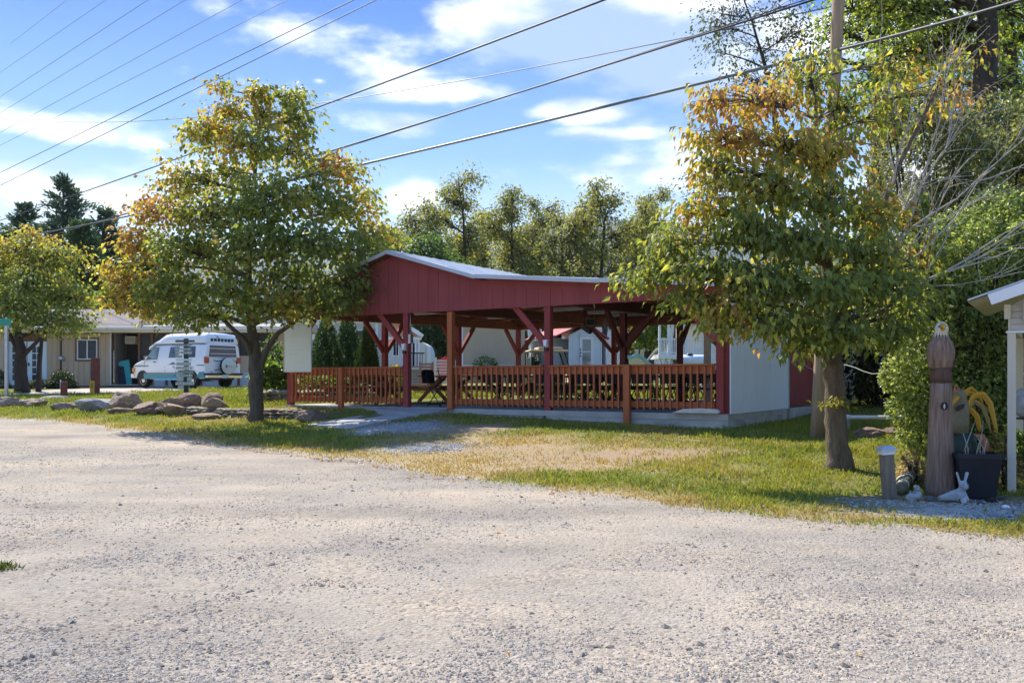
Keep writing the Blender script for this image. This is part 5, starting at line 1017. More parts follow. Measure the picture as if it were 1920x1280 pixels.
for s in (1, -1):
    wq(3.28, 3.95, 1.34, 1.80, VGF, 'cab_window', s, .012, van, 0, -.37, .004); b = wq(3.20, 4.05, 1.29, 1.85, VGREY, 'window_seal', s, .005, van, -.02, -.46)
    wq(1.75, 2.42, 1.36, 1.84, VGL, 'side_window', s, .012, van, .02, -.04, .006); wq(.62, 1.3, 1.36, 1.84, VGL, 'side_window', s, .012, van, .05, -.02, .006)
    wq(.02, 4.9, .98, 1.03, VGREY, 'grey_stripe', s, .006); wq(.9, 4.15, .42, .66, TEAL, 'teal_skirt', s, .02); wq(.02, .52, .47, .72, TEAL, 'teal_skirt', s, .02, van, -.0, -.2); wq(1.1, 3.3, .36, .44, TEALB, 'running_board', s, .10)
    wq(.9, 4.15, .67, .70, VGREY, 'skirt_line', s, .015); wq(3.16, 3.175, .7, 1.28, VGREY, 'door_seam', s, .003); wq(4.12, 4.135, .9, 1.22, VGREY, 'door_seam', s, .003); wq(2.5, 2.512, .7, 1.9, VGREY, 'door_seam', s, .003)
    wq(3.28, 3.46, 1.16, 1.20, BLACK, 'door_handle', s, .03); wq(2.62, 2.70, .78, .94, BLACK, 'vent', s, .01); wq(1.98, 2.12, .84, .98, VGREY, 'vent', s, .01)
    b = MB()
    for q, (x0, x1, z0) in enumerate(((1.7, 2.5, 1.04), (1.75, 2.3, 1.08), (1.9, 2.2, 1.115))): b.add([(x0, s*1.008, z0), (x1, s*1.008, z0), ((x0+x1)/2+.1, s*1.008, z0+.055)], [(0, 1, 2)])
    b.build('mountain_graphic', VGREY, van)
    b = MB()
    for q in range(3): b.box((1.5, s*1.004, .80+q*.05), (1.85, s*1.01, .815+q*.05))
    b.build('small_lettering', VGREY, van)
    b = MB(); b.prism([(4.02, 1.26), (4.2, 1.26), (4.18, 1.5), (4.06, 1.5)], min(s*1.1, s*1.26), max(s*1.1, s*1.26)); b.beam((4.1, s*.95, 1.3), (4.12, s*1.15, 1.32), .04, .05); b.build('mirror', BLACK, van)
    tlm = MB(); tlm.prism([(s*.99, 1.10), (s*.78, 1.10), (s*.76, 1.14), (s*.77, 1.36), (s*.985, 1.38)], -.035, .06, axis='x'); tlm.build('tail_light', REDL, van, bevel=.008)
    b = MB(); b.box((5.0, min(s*.6, s*.88), .74), (5.08, max(s*.6, s*.88), .9)); b.build('headlight', GLASS, van); b = MB(); b.box((4.86, min(s*.85, s*.99), .74), (5.05, max(s*.85, s*.99), .92)); b.build('turn_light', AMB, van)
    for x in (1.05-.2, 4.25):
        xw = x; wh = MB(); wh.lathe([(.18, -.11), (.33, -.115), (.36, -.08), (.365, 0), (.36, .08), (.33, .115), (.18, .11)], 22, M=Matrix.Translation((xw, s*.86, .365)) @ Matrix.Rotation(R(90), 4, 'X')); w_ = wh.build('wheel', TYRE, van)
        b = MB(); b.lathe([(.05, .145), (.08, .14), (.12, .11), (.2, .10), (.23, .125), (.235, .1)], 18, M=Matrix.Translation((xw, s*.86, .365)) @ Matrix.Rotation(R(-90*s), 4, 'X')); b.build('rim', CHROME, w_)
        b = MB(); b.prism([(x+.44*math.cos(a), max(.40, .365+.44*math.sin(a))) for a in np.linspace(-.1, math.pi+.1, 14)], min(s*.6, s*1.012), max(s*.6, s*1.012)); b.build('wheel_arch', BLACK, van)
b = MB(); b.prism([(-.76, 1.38), (.76, 1.38), (.70, 1.88), (-.70, 1.88)], -.012, .03, axis='x'); b.build('rear_window', VGL, van, bevel=.006)
b = MB(); 
for z in (1.52, 1.75): b.box((-.016, -.7, z-.012), (-.0125, .7, z+.012))
b.build('blind_slat', WHITE, van)
b = MB(); b.box((-.005, -.003, .72), (.01, .003, 1.37)); b.box((-.006, -.74, 1.34), (.01, .74, 1.352)); b.build('rear_door_seam', VGREY, van)
b = MB(); b.box((-.18, -1.0, .60), (.05, 1.0, .66)); b.build('bumper_step', BLACK, van, bevel=.01); b = MB(); b.box((-.16, -.98, .44), (.04, .98, .598)); b.build('rear_bumper', CHROME, van, bevel=.03)
b = MB(); b.box((-.165, -.16, .45), (-.161, .16, .6)); b.build('licence_plate', WHITE, van); b = MB(); b.box((5.0, -.95, .46), (5.22, .95, .66)); b.build('front_bumper', CHROME, van, bevel=.03); b = MB(); b.box((5.06, -.55, .70), (5.11, .55, .90)); b.build('grille', VGREY, van)
SM = Matrix.Translation((-.24, -.12, .98)) @ Matrix.Rotation(R(-90), 4, 'Y')
b = MB(); b.lathe([(.30, -.17), (.36, -.15), (.37, -.02), (.355, .02), (.33, .03), (.02, .04)], 28, M=SM); sp = b.build('spare_wheel_cover', mat('spare_cover_cream', (.66, .64, .58), .05, 3, .5, .02), van)
b = MB(); b.lathe([(.36, -.16), (.378, -.12), (.378, -.03), (.36, -.01)], 28, M=SM); b.build('spare_tyre', TYRE, sp)
b = MB(); b.lathe([(.075, 0), (.075, .003)], 14, M=Matrix.Translation((-.279, .03, .97)) @ Matrix.Rotation(R(-90), 4, 'Y'), sy=.8); b.build('round_emblem', VGREY, sp)
b = MB(); b.box((-.283, -.34, .975), (-.279, -.06, .99)); b.box((-.283, -.30, .94), (-.279, -.08, .95)); b.build('small_lettering', VGREY, sp)
b = MB(); b.tube([(-.02, .5, 1.25), (-.14, .5, 1.2), (-.14, -.62, 1.2), (-.02, -.62, 1.2)], .018, 6); b.tube([(-.02, .45, .8), (-.14, .4, .8), (-.2, -.1, .98)], .02, 6); b.tube([(-.14, -.62, 1.2), (-.14, -.66, .95), (-.02, -.64, .9)], .018, 6); b.build('spare_carrier', BLKM, van)
b = MB(); b.box((-.02, -.66, 1.26), (-.012, -.42, 1.29)); b.box((-.02, -.5, .74), (-.012, -.2, .755)); b.box((-.02, .55, .70), (-.012, .68, .73)); b.build('badge', VGREY, van)
b = MB(); b.box((.2, -.8, .36), (4.8, .8, .5)); b.build('underbody', BLACK, van); b = MB(); b.tube([(-.12, .45, .34), (.8, .45, .34)], .04, 8); b.build('exhaust_pipe', STEEL, van)
b = MB(); b.add([(3.82, -.72, 1.74), (3.82, .72, 1.74), (4.24, .80, 1.36), (4.24, -.80, 1.36)], [(0, 1, 2, 3)]); o = b.build('windscreen', VGF, van); o.location = (.03, 0, .02)

# ------------------------------------------------------------------ left house
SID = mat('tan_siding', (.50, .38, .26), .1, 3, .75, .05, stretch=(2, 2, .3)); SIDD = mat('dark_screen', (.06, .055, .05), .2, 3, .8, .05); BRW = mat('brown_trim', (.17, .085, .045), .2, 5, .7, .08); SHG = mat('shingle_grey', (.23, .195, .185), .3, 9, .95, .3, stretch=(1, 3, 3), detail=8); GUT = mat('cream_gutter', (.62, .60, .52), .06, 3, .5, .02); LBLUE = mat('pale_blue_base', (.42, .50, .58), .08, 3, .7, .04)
DOORW = mat('pale_blue_white_door', (.62, .72, .78), .05, 3, .5, .02); TEALM = mat('teal_foam', (.05, .33, .36), .12, 3, .7, .05)
d = 45.0; s = d/F
def hz(py, dd=d): return EYE+(HY-py)/F*dd
def hxp(px, dd=d): return (px-HX)/F*dd
house = thing('motel_house', 'long low tan house with grey shingled roof and cream gutter at the left', 'house', (hxp(60), d, .95)); HO = Vector(house.location)
def hb(px0, px1, py0, py1, y0, y1, dd=d): return Vector((hxp(px0, dd), d+y0, hz(py1, dd)))-HO, Vector((hxp(px1, dd), d+y1, hz(py0, dd)))-HO
def hbox(name, px0, px1, py0, py1, y0, y1, m, parent=house, bevel=0): lo, hi = hb(px0, px1, py0, py1, y0, y1); b = MB(); b.box(lo, hi); return b.build(name, m, parent, bevel=bevel)
def boards(px0, px1, py0, py1, y, m, wpx=10):
    n = max(1, round((px1-px0)/wpx))
    for k in range(n):
        lo, hi = hb(px0+(px1-px0)*k/n, px0+(px1-px0)*(k+1)/n, py0, py1, y, y+.02); b = MB(); b.box(lo, hi-Vector((.012, 0, 0))); b.build('siding_board', m, house)
hbox('wall', -120, 208, 624, 726, .025, .3, BRW); boards(118, 208, 626, 723, 0, SID); boards(88, 117, 626, 723, 0, SID); boards(-120, 14, 618, 723, -.3, SID, 12)
hbox('corner_trim', 206, 209, 624, 723, -.03, .0, GUT); hbox('rain_trim', 117, 119, 624, 723, -.02, .02, GUT)
wf = hbox('window_frame', 141, 185, 633, 677, -.03, .01, BRW)
w1 = hbox('window', 145, 183, 636, 674, -.05, -.031, WHITE, house); 
for (a, c) in ((147.3, 163), (165.5, 181)): hbox('pane', a, c, 638, 672, -.056, -.051, GLASS, w1)
# recessed doorway
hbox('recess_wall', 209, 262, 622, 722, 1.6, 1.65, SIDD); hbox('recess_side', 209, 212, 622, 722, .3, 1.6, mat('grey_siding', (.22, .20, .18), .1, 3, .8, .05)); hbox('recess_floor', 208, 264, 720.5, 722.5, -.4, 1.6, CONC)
dr = hbox('door', 245, 257, 643, 719, 1.35, 1.40, GLASS); hbox('door_frame', 242.5, 245, 640, 719, 1.33, 1.42, GREYW, dr); hbox('door_frame', 257, 259.5, 640, 719, 1.33, 1.42, GREYW, dr); hbox('door_frame', 242.5, 259.5, 637, 640, 1.33, 1.42, GREYW, dr); hbox('upper_panel', 243, 258, 627, 636.5, 1.2, 1.42, CREAM)
# screened porch running right behind the van
for k, px in enumerate((259, 283, 310, 340, 375, 410, 445, 480)): hbox('porch_post', px, px+4, 625, 722, -.04, .06, BRW)
hbox('screen', 262, 520, 625, 667, .06, .1, SIDD); hbox('porch_wall', 262, 520, 667, 698, .06, .12, SID); hbox('base_panel', 262, 520, 698, 724, .04, .14, LBLUE); hbox('porch_header', 258, 520, 620, 625, -.06, .1, BRW)
hbox('end_wall', 518, 524, 622, 724, .1, 5, SID)
# roofs, gutter
b = MB(); E0 = (hxp(-130)-HO.x, -.6, hz(617)-HO.z); E1 = (hxp(266)-HO.x, -.6, hz(614)-HO.z)
b.add([E0, E1, (hxp(226)-HO.x, 3.6, hz(583, 48.6)-HO.z+.1), (hxp(-130)-HO.x, 3.6, hz(583, 48.6)-HO.z+.1), (E0[0], 7.5, E0[2]), (E1[0], 7.5, E1[2])], [(0, 1, 2, 3), (1, 5, 2), (3, 2, 5, 4), (4, 5, 1, 0), (0, 3, 4)]); b.build('roof', SHG, house)
b = MB(); z0 = hz(613)-HO.z; z1 = z0+.42; b.add([(hxp(262)-HO.x, -.6, z0), (hxp(560)-HO.x, -.6, z0), (hxp(560)-HO.x, 4, z1), (hxp(262)-HO.x, 4, z1), (hxp(262)-HO.x, 5.5, z0-.1), (hxp(560)-HO.x, 5.5, z0-.1)], [(0, 1, 2, 3), (3, 2, 5, 4), (4, 5, 1, 0), (0, 3, 4), (1, 5, 2)]); b.build('porch_roof', mat('light_shingle', (.36, .33, .31), .2, 9, .95, .2), house)
hbox('gutter', -130, 560, 614.5, 620, -.75, -.6, GUT, house, .02); hbox('fascia', -130, 560, 620, 623.5, -.6, -.5, CREAM); hbox('soffit', -130, 560, 622.5, 624, -.5, .02, CREAM)
# french doors
for k, (a, c) in enumerate(((17, 50), (52, 88))):
    fd = hbox('french_door', a, c, 640, 722, -.03, .02, DOORW); n = 2
    for i in range(2):
        for j in range(5): hbox('pane', a+7+i*9+(k*2), a+14.5+i*9+(k*2), 650+j*13, 661+j*13, -.036, -.031, GLASS, fd)
hbox('door_handle', 53.5, 56, 680, 686, -.06, -.03, BLKM)
mt = thing('power_meter', 'grey electric meter with conduit on the tan wall above the dark bush', 'electric meter', (hxp(117), d-.02, hz(672)))
b = MB(); b.lathe([(.11, -.1), (.13, -.06), (.13, .06), (.09, .1)], 14, M=Matrix.Translation((0, -.06, 0)) @ Matrix.Rotation(R(90), 4, 'X')); b.build('meter', STEEL, mt); b = MB(); b.tube([(-.05, -.05, -1.3), (-.05, -.05, 1.5)], .05, 8); b.build('conduit', BRW, mt)
ac = thing('air_conditioner', 'boxy white air conditioner hung high in the dark doorway recess', 'air conditioner', (hxp(232), d+1.0, hz(636)))
b = MB(); b.box((-.26, -.3, -.2), (.28, .5, .2)); b.build('case', CREAM, ac, bevel=.02); b = MB()
for k in range(5): b.box((-.2, -.31, -.14+k*.06), (.22, -.301, -.11+k*.06))
b.build('louvre', GREYW, ac); b = MB(); b.beam((-.2, .2, .2), (-.3, .5, .4), .04, .04); b.build('bracket', BLKM, ac)
tp = thing('teal_board', 'tall teal foam board leaning in the dark doorway of the tan house', 'board', (hxp(230), d+.3, hz(721)))
b = MB(); b.prism([(-.32, 1.18), (.20, 1.28), (.36, 0), (.08, 0), (-.06, .9), (-.34, .95)], -.05, .05); b.build('board', TEALM, tp, bevel=.02); b = MB(); b.prism([(-.36, 0), (.02, 0), (-.08, .85), (-.30, .8)], .06, .14); b.build('inner_panel', mat('navy_panel', (.02, .035, .07), .2, 4, .7, .05), tp)

# ------------------------------------------------------------------ posts and signs on the left lawn
MAR = mat('maroon_bollard', (.17, .045, .03), .25, 5, .75, .1); YEL = mat('yellow_sign_paint', (.62, .36, .03), .08, 5, .55, .02)
p = on(120, 32.5); t = thing('bollard', 'short maroon wooden post on the lawn left of the boulders', 'bollard', p); b = MB(); b.box((-.09, -.09, -.05), (.09, .09, .60)); b.build('post', MAR, t, bevel=.01); b = MB(); b.tube([(-.11, -.02, .3), (-.11, -.02, .66)], .025, 6); b.build('pipe', WHITE, t)
p = on(178, 35); t = thing('bollard', 'tall maroon post with a fire extinguisher and a yellow number plate', 'bollard', p, R(-12)); b = MB(); b.box((-.10, -.12, -.05), (.14, .12, 1.42)); b.build('post', MAR, t, bevel=.01); b = MB(); b.box((-.13, -.135, .02), (.08, -.121, .52)); pl = b.build('number_plate', YEL, t, bevel=.004)
b = MB(); b.box((-.17, -.12, .6), (-.105, .08, 1.2)); b.build('extinguisher_cabinet', mat('grey_green_case', (.20, .24, .22), .2, 5, .5, .05), t, bevel=.01)
text_obj('5', .26, 'number', BLACK, pl, Matrix.Translation((-.025, -.137, .32)))
p = on(12, 34); t = thing('street_sign', 'small green sign on a tall grey metal post at the left edge', 'sign', p); b = MB(); b.box((-.05, -.05, -.1), (.05, .05, hz(600, 34)-p.z)); b.build('post', STEEL, t); b = MB(); zz = hz(610.5, 34)-p.z; b.box((-.21, -.07, zz), (.22, -.051, zz+.27)); b.build('sign_plate', mat('green_sign', (.03, .28, .20), .08, 4, .4, 0), t, bevel=.005); b = MB(); b.lathe([(.03, 0), (.05, .03), (.01, .1)], 8, (0, 0, hz(600, 34)-p.z)); b.build('cap', TRIM, t)
# fingerpost with place boards
p = on(349, 33); dS = 33; sS = dS/F; t = thing('fingerpost', 'dark green post carrying a stack of white place-name boards before the van', 'signpost', p)
b = MB(); b.box((-4.0*sS, -.05, -.1), (4.0*sS, .05, (730-625)*sS)); b.build('post', mat('dark_green_paint', (.035, .05, .035), .2, 5, .7, .08), t, bevel=.008)
SW, SG, SDK = mat('sign_white', (.66, .68, .64), .06, 5, .6, .03), mat('sign_faded', (.40, .44, .41), .12, 5, .7, .05), mat('sign_dark', (.10, .11, .09), .2, 5, .7, .05)
for (y0, y1, x0, x1, m, tx) in ((628, 632, 330, 366, SDK, ''), (635, 639.5, 329, 359, SG, 'ROCKY MT NC'), (643, 647, 329, 359, SG, ''), (649, 654, 329, 361, SW, 'NEW BERN NC'), (656, 661.5, 330, 343, SG, ''), (663, 667, 331, 361, SW, ''), (669, 676, 332, 359, SG, ''), (677.5, 683, 331, 361, SW, 'CONWAY SC'), (684, 690, 335, 364, SG, 'GORDON NC'), (692, 696.5, 331, 362, SW, 'FLORENCE SC'), (698.5, 705, 333, 345, SG, ''), (698, 705, 352, 361, SG, ''), (706.5, 712, 330, 365, SW, 'PALATKA FL'), (713.5, 720, 335, 346, SG, '')):
    b = MB(); z0, z1 = (730-y1)*sS, (730-y0)*sS; b.box(((x0-349)*sS, -.075, z0), ((x1-349)*sS, -.053, z1)); o = b.build('name_board', m, t, bevel=.003); 
    if tx: text_obj(tx, .125 if len(tx) < 11 else .115, 'lettering', BLACK, o, Matrix.Translation((((x0+x1)/2-349)*sS, -.077, (z0+z1)/2)))

# ------------------------------------------------------------------ places behind the pavilion
def block(name, m, parent, base, px0, px1, py0, py1, dd, y0, y1, bevel=0):
    b = MB(); lo = Vector((hxp(px0, dd), dd+y0, hz(py1, dd)))-base; hi = Vector((hxp(px1, dd), dd+y1, hz(py0, dd)))-base; b.box(lo, hi); return b.build(name, m, parent, bevel=bevel)
LGR = mat('pale_grey_siding', (.52, .53, .53), .06, 3, .7, .04); PEACH = mat('peach_siding', (.52, .27, .17), .08, 4, .7, .04); WSH = mat('white_shed_wall', (.62, .66, .70), .06, 3, .6, .03); REDR = mat('red_metal_roof', (.36, .045, .05), .1, 4, .45, .03); BEI = mat('beige_wall', (.50, .42, .30), .06, 2, .7, .04)
dd = 45; B0_ = Vector((hxp(700, dd), dd, 1.0)); t = thing('white_house', 'pale grey sided house with dark windows behind the conical evergreens', 'house', B0_)
for k in range(14): block('siding_board', LGR, t, B0_, 628, 722, 604+k*8.4, 604+(k+1)*8.4-.7, dd, 0, .06)
block('wall', LGR, t, B0_, 628, 722, 600, 724, dd, .07, 5); block('fascia', WHITE, t, B0_, 622, 726, 596, 606, dd, -.2, 0); block('corner_trim', WHITE, t, B0_, 704, 709, 606, 722, dd, -.03, .0)
b = MB(); b.add([tuple(Vector((hxp(618, dd), dd-.5, hz(599, dd)))-B0_), tuple(Vector((hxp(728, dd), dd-.5, hz(599, dd)))-B0_), tuple(Vector((hxp(728, dd), dd+5.5, hz(560, dd)))-B0_), tuple(Vector((hxp(618, dd), dd+5.5, hz(560, dd)))-B0_)], [(0, 1, 2, 3)]); b.build('roof', SHG, t)
for (a, c, e0, e1) in ((650, 684, 618, 640), (712, 722, 634, 664)):
    w_ = block('window', WHITE, t, B0_, a, c, e0, e1, dd, -.05, -.001); m_ = (a+c)/2
    block('pane', GLASS, w_, B0_, a+1.5, m_-1, e0+2, e1-2, dd, -.058, -.051); block('pane', GLASS, w_, B0_, m_+1, c-1.5, e0+2, e1-2, dd, -.058, -.051)
block('shutter', VGREY, t, B0_, 700, 703.5, 616, 650, dd, -.05, -.001)
dd = 43; B0_ = Vector((hxp(765, dd), dd, 1.02)); t = thing('peach_cottage', 'cottage with peach gable, white porch posts and white railing left of the entrance opening', 'house', B0_)
block('wall', LGR, t, B0_, 722, 770, 612, 724, dd, .1, 4); block('wall', LGR, t, B0_, 770, 783, 640, 724, dd, 1.2, 4)
gp = lambda px, py: (hxp(px, dd)-B0_.x, hz(py, dd)-B0_.z)
b = MB(); b.prism([gp(730, 634), gp(788, 634), gp(762, 609), gp(730, 594)], -.02, .08); b.build('gable', PEACH, t)
b = MB(); A_, C_ = gp(738, 595), gp(793, 630); b.beam((A_[0], -.1, A_[1]), (C_[0], -.1, C_[1]), .4, .16); b.build('eave_board', WHITE, t); block('eave_board', WHITE, t, B0_, 728, 790, 632, 637, dd, -.15, .09)
for px in (778, 784): block('porch_post', WHITE, t, B0_, px, px+3, 637, 690, dd, -.1, .0)
block('porch_door', GLASS, t, B0_, 769, 776, 642, 690, dd, .9, 1.0); wn = block('window', WHITE, t, B0_, 736, 748, 632, 668, dd, .04, .098); block('pane', GLASS, wn, B0_, 737.5, 742, 634, 666, dd, .03, .039); block('pane', GLASS, wn, B0_, 743, 746.5, 634, 666, dd, .03, .039)
block('porch_floor', CREAM, t, B0_, 735, 800, 688, 694, dd, -1.2, 1.2)
for k in range(11): block('baluster', WHITE if k < 4 else BLKM, t, B0_, 766+k*3, 766.8+k*3, 664, 688, dd, -1.1, -1.05)
block('hand_rail', BLKM, t, B0_, 764, 800, 662, 664.2, dd, -1.12, -1.04)
dd = 52; B0_ = Vector((hxp(795, dd), dd, 1.05)); t = thing('white_shed', 'small white barn-roofed shed with dark framed glass doors', 'shed', B0_); gp = lambda px, py: (hxp(px, dd)-B0_.x, hz(py, dd)-B0_.z)
b = MB(); b.prism([gp(778, 718), gp(807, 718), gp(807, 660), gp(803, 648), gp(792, 641), gp(780, 648), gp(778, 660)], 0, 3); b.build('wall', WSH, t); fr = block('door', WHITE, t, B0_, 783.5, 796.5, 654, 690, dd, -.03, -.001)
block('door_frame', BLKM, fr, B0_, 781, 783.4, 651, 690, dd, -.06, .0); block('door_frame', BLKM, fr, B0_, 796.6, 798.5, 651, 690, dd, -.06, .0); block('door_frame', BLKM, fr, B0_, 781, 798.5, 650, 653.9, dd, -.06, .0); block('door_frame', BLKM, fr, B0_, 788.5, 790.5, 654, 690, dd, -.06, -.031)
mass('shade_tree', 'dark leafy tree behind the small white shed, seen through the opening', 'tree', Vector((hxp(825, 58), 58, 1.1)), [B(815, 620, 58, 40, 45, 1), B(850, 625, 58, 40, 50, 1), B(785, 605, 59, 35, 40, .7), B(825, 560, 59, 50, 40, .8)], [(.03, .055, .018), (.05, .085, .025), (.08, .12, .035)], 71, 9000, (.16, .28), trunk=3.0)
# timber seats and pallets
ADIR = mat('brown_seat_wood', (.28, .15, .10), .25, 4, .75, .1); dd = 34
def slat_seat(px, label, m, rz, d_, n=6, name='slatted_bench', cat='bench', w=.55):
    p = Vector((hxp(px, d_), d_, g1(hxp(px, d_), d_))); t = thing(name, label, cat, p, rz, 'garden seats behind the entrance opening')
    for k in range(n): b = MB(); b.box((-w, -.02, .36+k*.12), (w, .0, .44+k*.12)); b.build('slat', m, t)
    for k in range(3): b = MB(); b.box((-w, -.5+k*.15, .33), (w, -.38+k*.15, .355)); b.build('seat_board', m, t)
    for sx in (-1, 1): b = MB(); b.box((sx*w-.03, .0, 0), (sx*w+.03, .06, .36+n*.12)); b.box((sx*w-.03, -.5, 0), (sx*w+.03, -.44, .33)); b.build('leg', m, t)
    return t
slat_seat(782, 'grey-brown slatted bench beyond the dark picnic table', GREYW, R(10), 35); slat_seat(799, 'pinkish brown board chair beside the slatted bench', mat('pink_brown_wood', (.38, .19, .13), .15, 4, .7, .06), R(-20), 34, 7, 'garden_chair', 'chair', .26)
slat_seat(833, 'pale slatted seat with brown ends next to the red chair', CREAM, R(5), 35.5, 8, w=.4)
p = Vector((hxp(836, 37), 37, g1(hxp(836, 37), 37))); t = thing('red_chair', 'bright red garden chair seen over the pale slatted seat', 'chair', p, R(15)); RD = mat('red_plastic', (.55, .03, .035), .08, 4, .45, .02)
for k in range(5): b = MB(); b.box((-.24+k*.1, .2, .45), (-.155+k*.1, .24, 1.42-abs(k-2)*.05)); b.build('slat', RD, t)
b = MB(); b.box((-.26, -.3, .42), (.26, .22, .46)); b.build('seat', RD, t)
for sx in (-1, 1): b = MB(); b.box((sx*.26-.03, -.3, 0), (sx*.26+.03, -.24, .66)); b.box((sx*.26-.03, .18, 0), (sx*.26+.03, .24, .66)); b.box((sx*.3-.05, -.32, .66), (sx*.3+.05, .26, .69)); b.build('arm_and_leg', RD, t)
# cream building
dd = 36; B0_ = Vector((hxp(915, dd), dd, .98)); t = thing('cream_building', 'plain windowless beige end wall with white corner trim behind the short railing', 'building', B0_)
for k in range(5): block('wall_panel', BEI, t, B0_, 868+k*23.2, 868+(k+1)*23.2-.15, 606, 716, dd, 0, .05)
block('wall', BEI, t, B0_, 868, 984, 604, 718, dd, .051, 6); block('corner_trim', WHITE, t, B0_, 864, 868.5, 604, 718, dd, -.03, .3); block('roof_edge', WHITE, t, B0_, 858, 992, 590, 604, dd, -.25, 6.2); block('sill_band', WHITE, t, B0_, 866, 966, 684, 689, dd, -.12, -.001)
bush('small_bush', 'low weeds growing against the beige wall', Vector((hxp(912, dd), dd-.45, hz(690, dd))), (.55, .25, .5), HOS, 72, 500, (.06, .12), cat='plant', stems=False)
# golf cart
dd = 33.5; p = Vector((hxp(1028, dd), dd, g1(hxp(1028, dd), dd))); t = thing('golf_cart', 'golf cart with beige canopy parked behind the middle red post', 'golf cart', p, R(8)); zc = hz(660, dd)-p.z; CAN = mat('beige_canopy', (.60, .50, .34), .06, 3, .5, .02); DGRN = mat('dark_green_plastic', (.02, .06, .05), .2, 4, .5, .03)
b = MB(); b.box((-.80, -.6, zc), (.68, .6, zc+.07)); b.box((-.46, -.5, zc+.071), (.46, .5, zc+.17)); b.build('canopy', CAN, t, bevel=.03)
for sx, top in ((-.74, -.74), (.80, .52)):
    for sy in (-1, 1): b = MB(); b.tube([(sx, sy*.5, .7), (top, sy*.5, zc)], .022, 6); b.build('roof_strut', BLKM if sx > 0 else GREYW, t)
b = MB(); b.add([(.79, -.5, .75), (.79, .5, .75), (.55, .5, zc-.05), (.55, -.5, zc-.05)], [(0, 1, 2, 3)]); b.build('windscreen', VGF, t); b = MB(); b.prism([(-1.1, .35), (1.2, .35), (1.15, .7), (.75, .78), (.7, .45), (-.1, .45), (-.15, .7), (-1.1, .7)], -.55, .55); b.build('body', CAN, t, bevel=.03)
b = MB(); b.box((-.45, -.5, .7), (.05, .5, .82)); b.box((-.52, -.5, .82), (-.40, .5, 1.25)); b.box((-.74, -.5, .75), (-.58, .5, 1.4)); b.build('seat', DGRN, t, bevel=.03)
for x in (-.75, .8):
    for sy in (-1, 1): b = MB(); b.lathe([(.08, -.08), (.22, -.09), (.23, 0), (.22, .09), (.08, .08)], 14, M=Matrix.Translation((x, sy*.5, .23)) @ Matrix.Rotation(R(90), 4, 'X')); b.build('wheel', TYRE, t)
b = MB(); b.tube([(.62, -.2, .8), (.42, -.2, 1.0)], .02, 6); b.tube([(.40+.05*math.cos(a)*.5, -.2+.16*math.sin(a), 1.02+.1*math.cos(a)) for a in np.linspace(0, 6.283, 13)], .015, 5, False); b.build('steering_wheel', BLKM, t)
cone_bush('tall dark clipped evergreen behind the golf cart', 1042, 712, 575, 42, 22, 81, group=None); 
bush('leafy_bush', 'bright green bush between the cream building and the golf cart', Vector((hxp(1002, 41), 41, 1.0)), (.45, .4, 1.9), [(.06, .11, .025), (.09, .15, .03)], 73, 1200, (.07, .13))
# white shed with the red roof
dd = 39; B0_ = Vector((hxp(1096, dd), dd, 1.0)); t = thing('red_roofed_shed', 'white shed with a red metal roof and a glazed door behind the railing', 'shed', B0_); gp = lambda px, py: (hxp(px, dd)-B0_.x, hz(py, dd)-B0_.z)
b = MB(); b.prism([gp(1064, 716), gp(1130, 716), gp(1130, 634), gp(1097, 613), gp(1064, 629)], 0, .06); b.build('front_wall', WSH, t); block('wall', WSH, t, B0_, 1044, 1140, 634, 718, dd, .9, 4)
for k in range(9): block('siding_board', WSH, t, B0_, 1045, 1063, 632+k*9.5, 632+(k+1)*9.5-.6, dd, .8, .86)
for a, c in ((gp(1097, 606), gp(1036, 632)), (gp(1097, 606), gp(1142, 636))):
    b = MB(); v = [(a[0], -.25, a[1]), (c[0], -.25, c[1]), (c[0], 4.2, c[1]), (a[0], 4.2, a[1])]; b.add(v+[(x, y, z+.06) for x, y, z in v], [(0, 1, 2, 3), (7, 6, 5, 4), (0, 4, 5, 1), (1, 5, 6, 2), (2, 6, 7, 3), (3, 7, 4, 0)]); b.build('roof_sheet', REDR, t)
for px in (1064, 1128.5, 1139): block('corner_trim', WHITE, t, B0_, px, px+2, 634, 716, dd, -.03, .06 if px < 1135 else 1)
drr = block('door', WHITE, t, B0_, 1086, 1113, 630, 716, dd, -.05, -.001); block('lintel', WHITE, t, B0_, 1086, 1113, 626.5, 629.5, dd, -.09, -.001)
for e0, e1 in ((636, 658), (660, 690)): block('pane', mat('grey_glass', (.14, .16, .17), .25, 2, .08, 0, spec=.8), drr, B0_, 1091, 1108, e0, e1, dd, -.058, -.051)
for k in range(3): block('door_bolt', BLKM, drr, B0_, 1085.6, 1088, 654+k*6, 656.5+k*6, dd, -.08, -.051)
bpy.data.objects['red_roofed_shed'].rotation_euler = (0, 0, R(17))
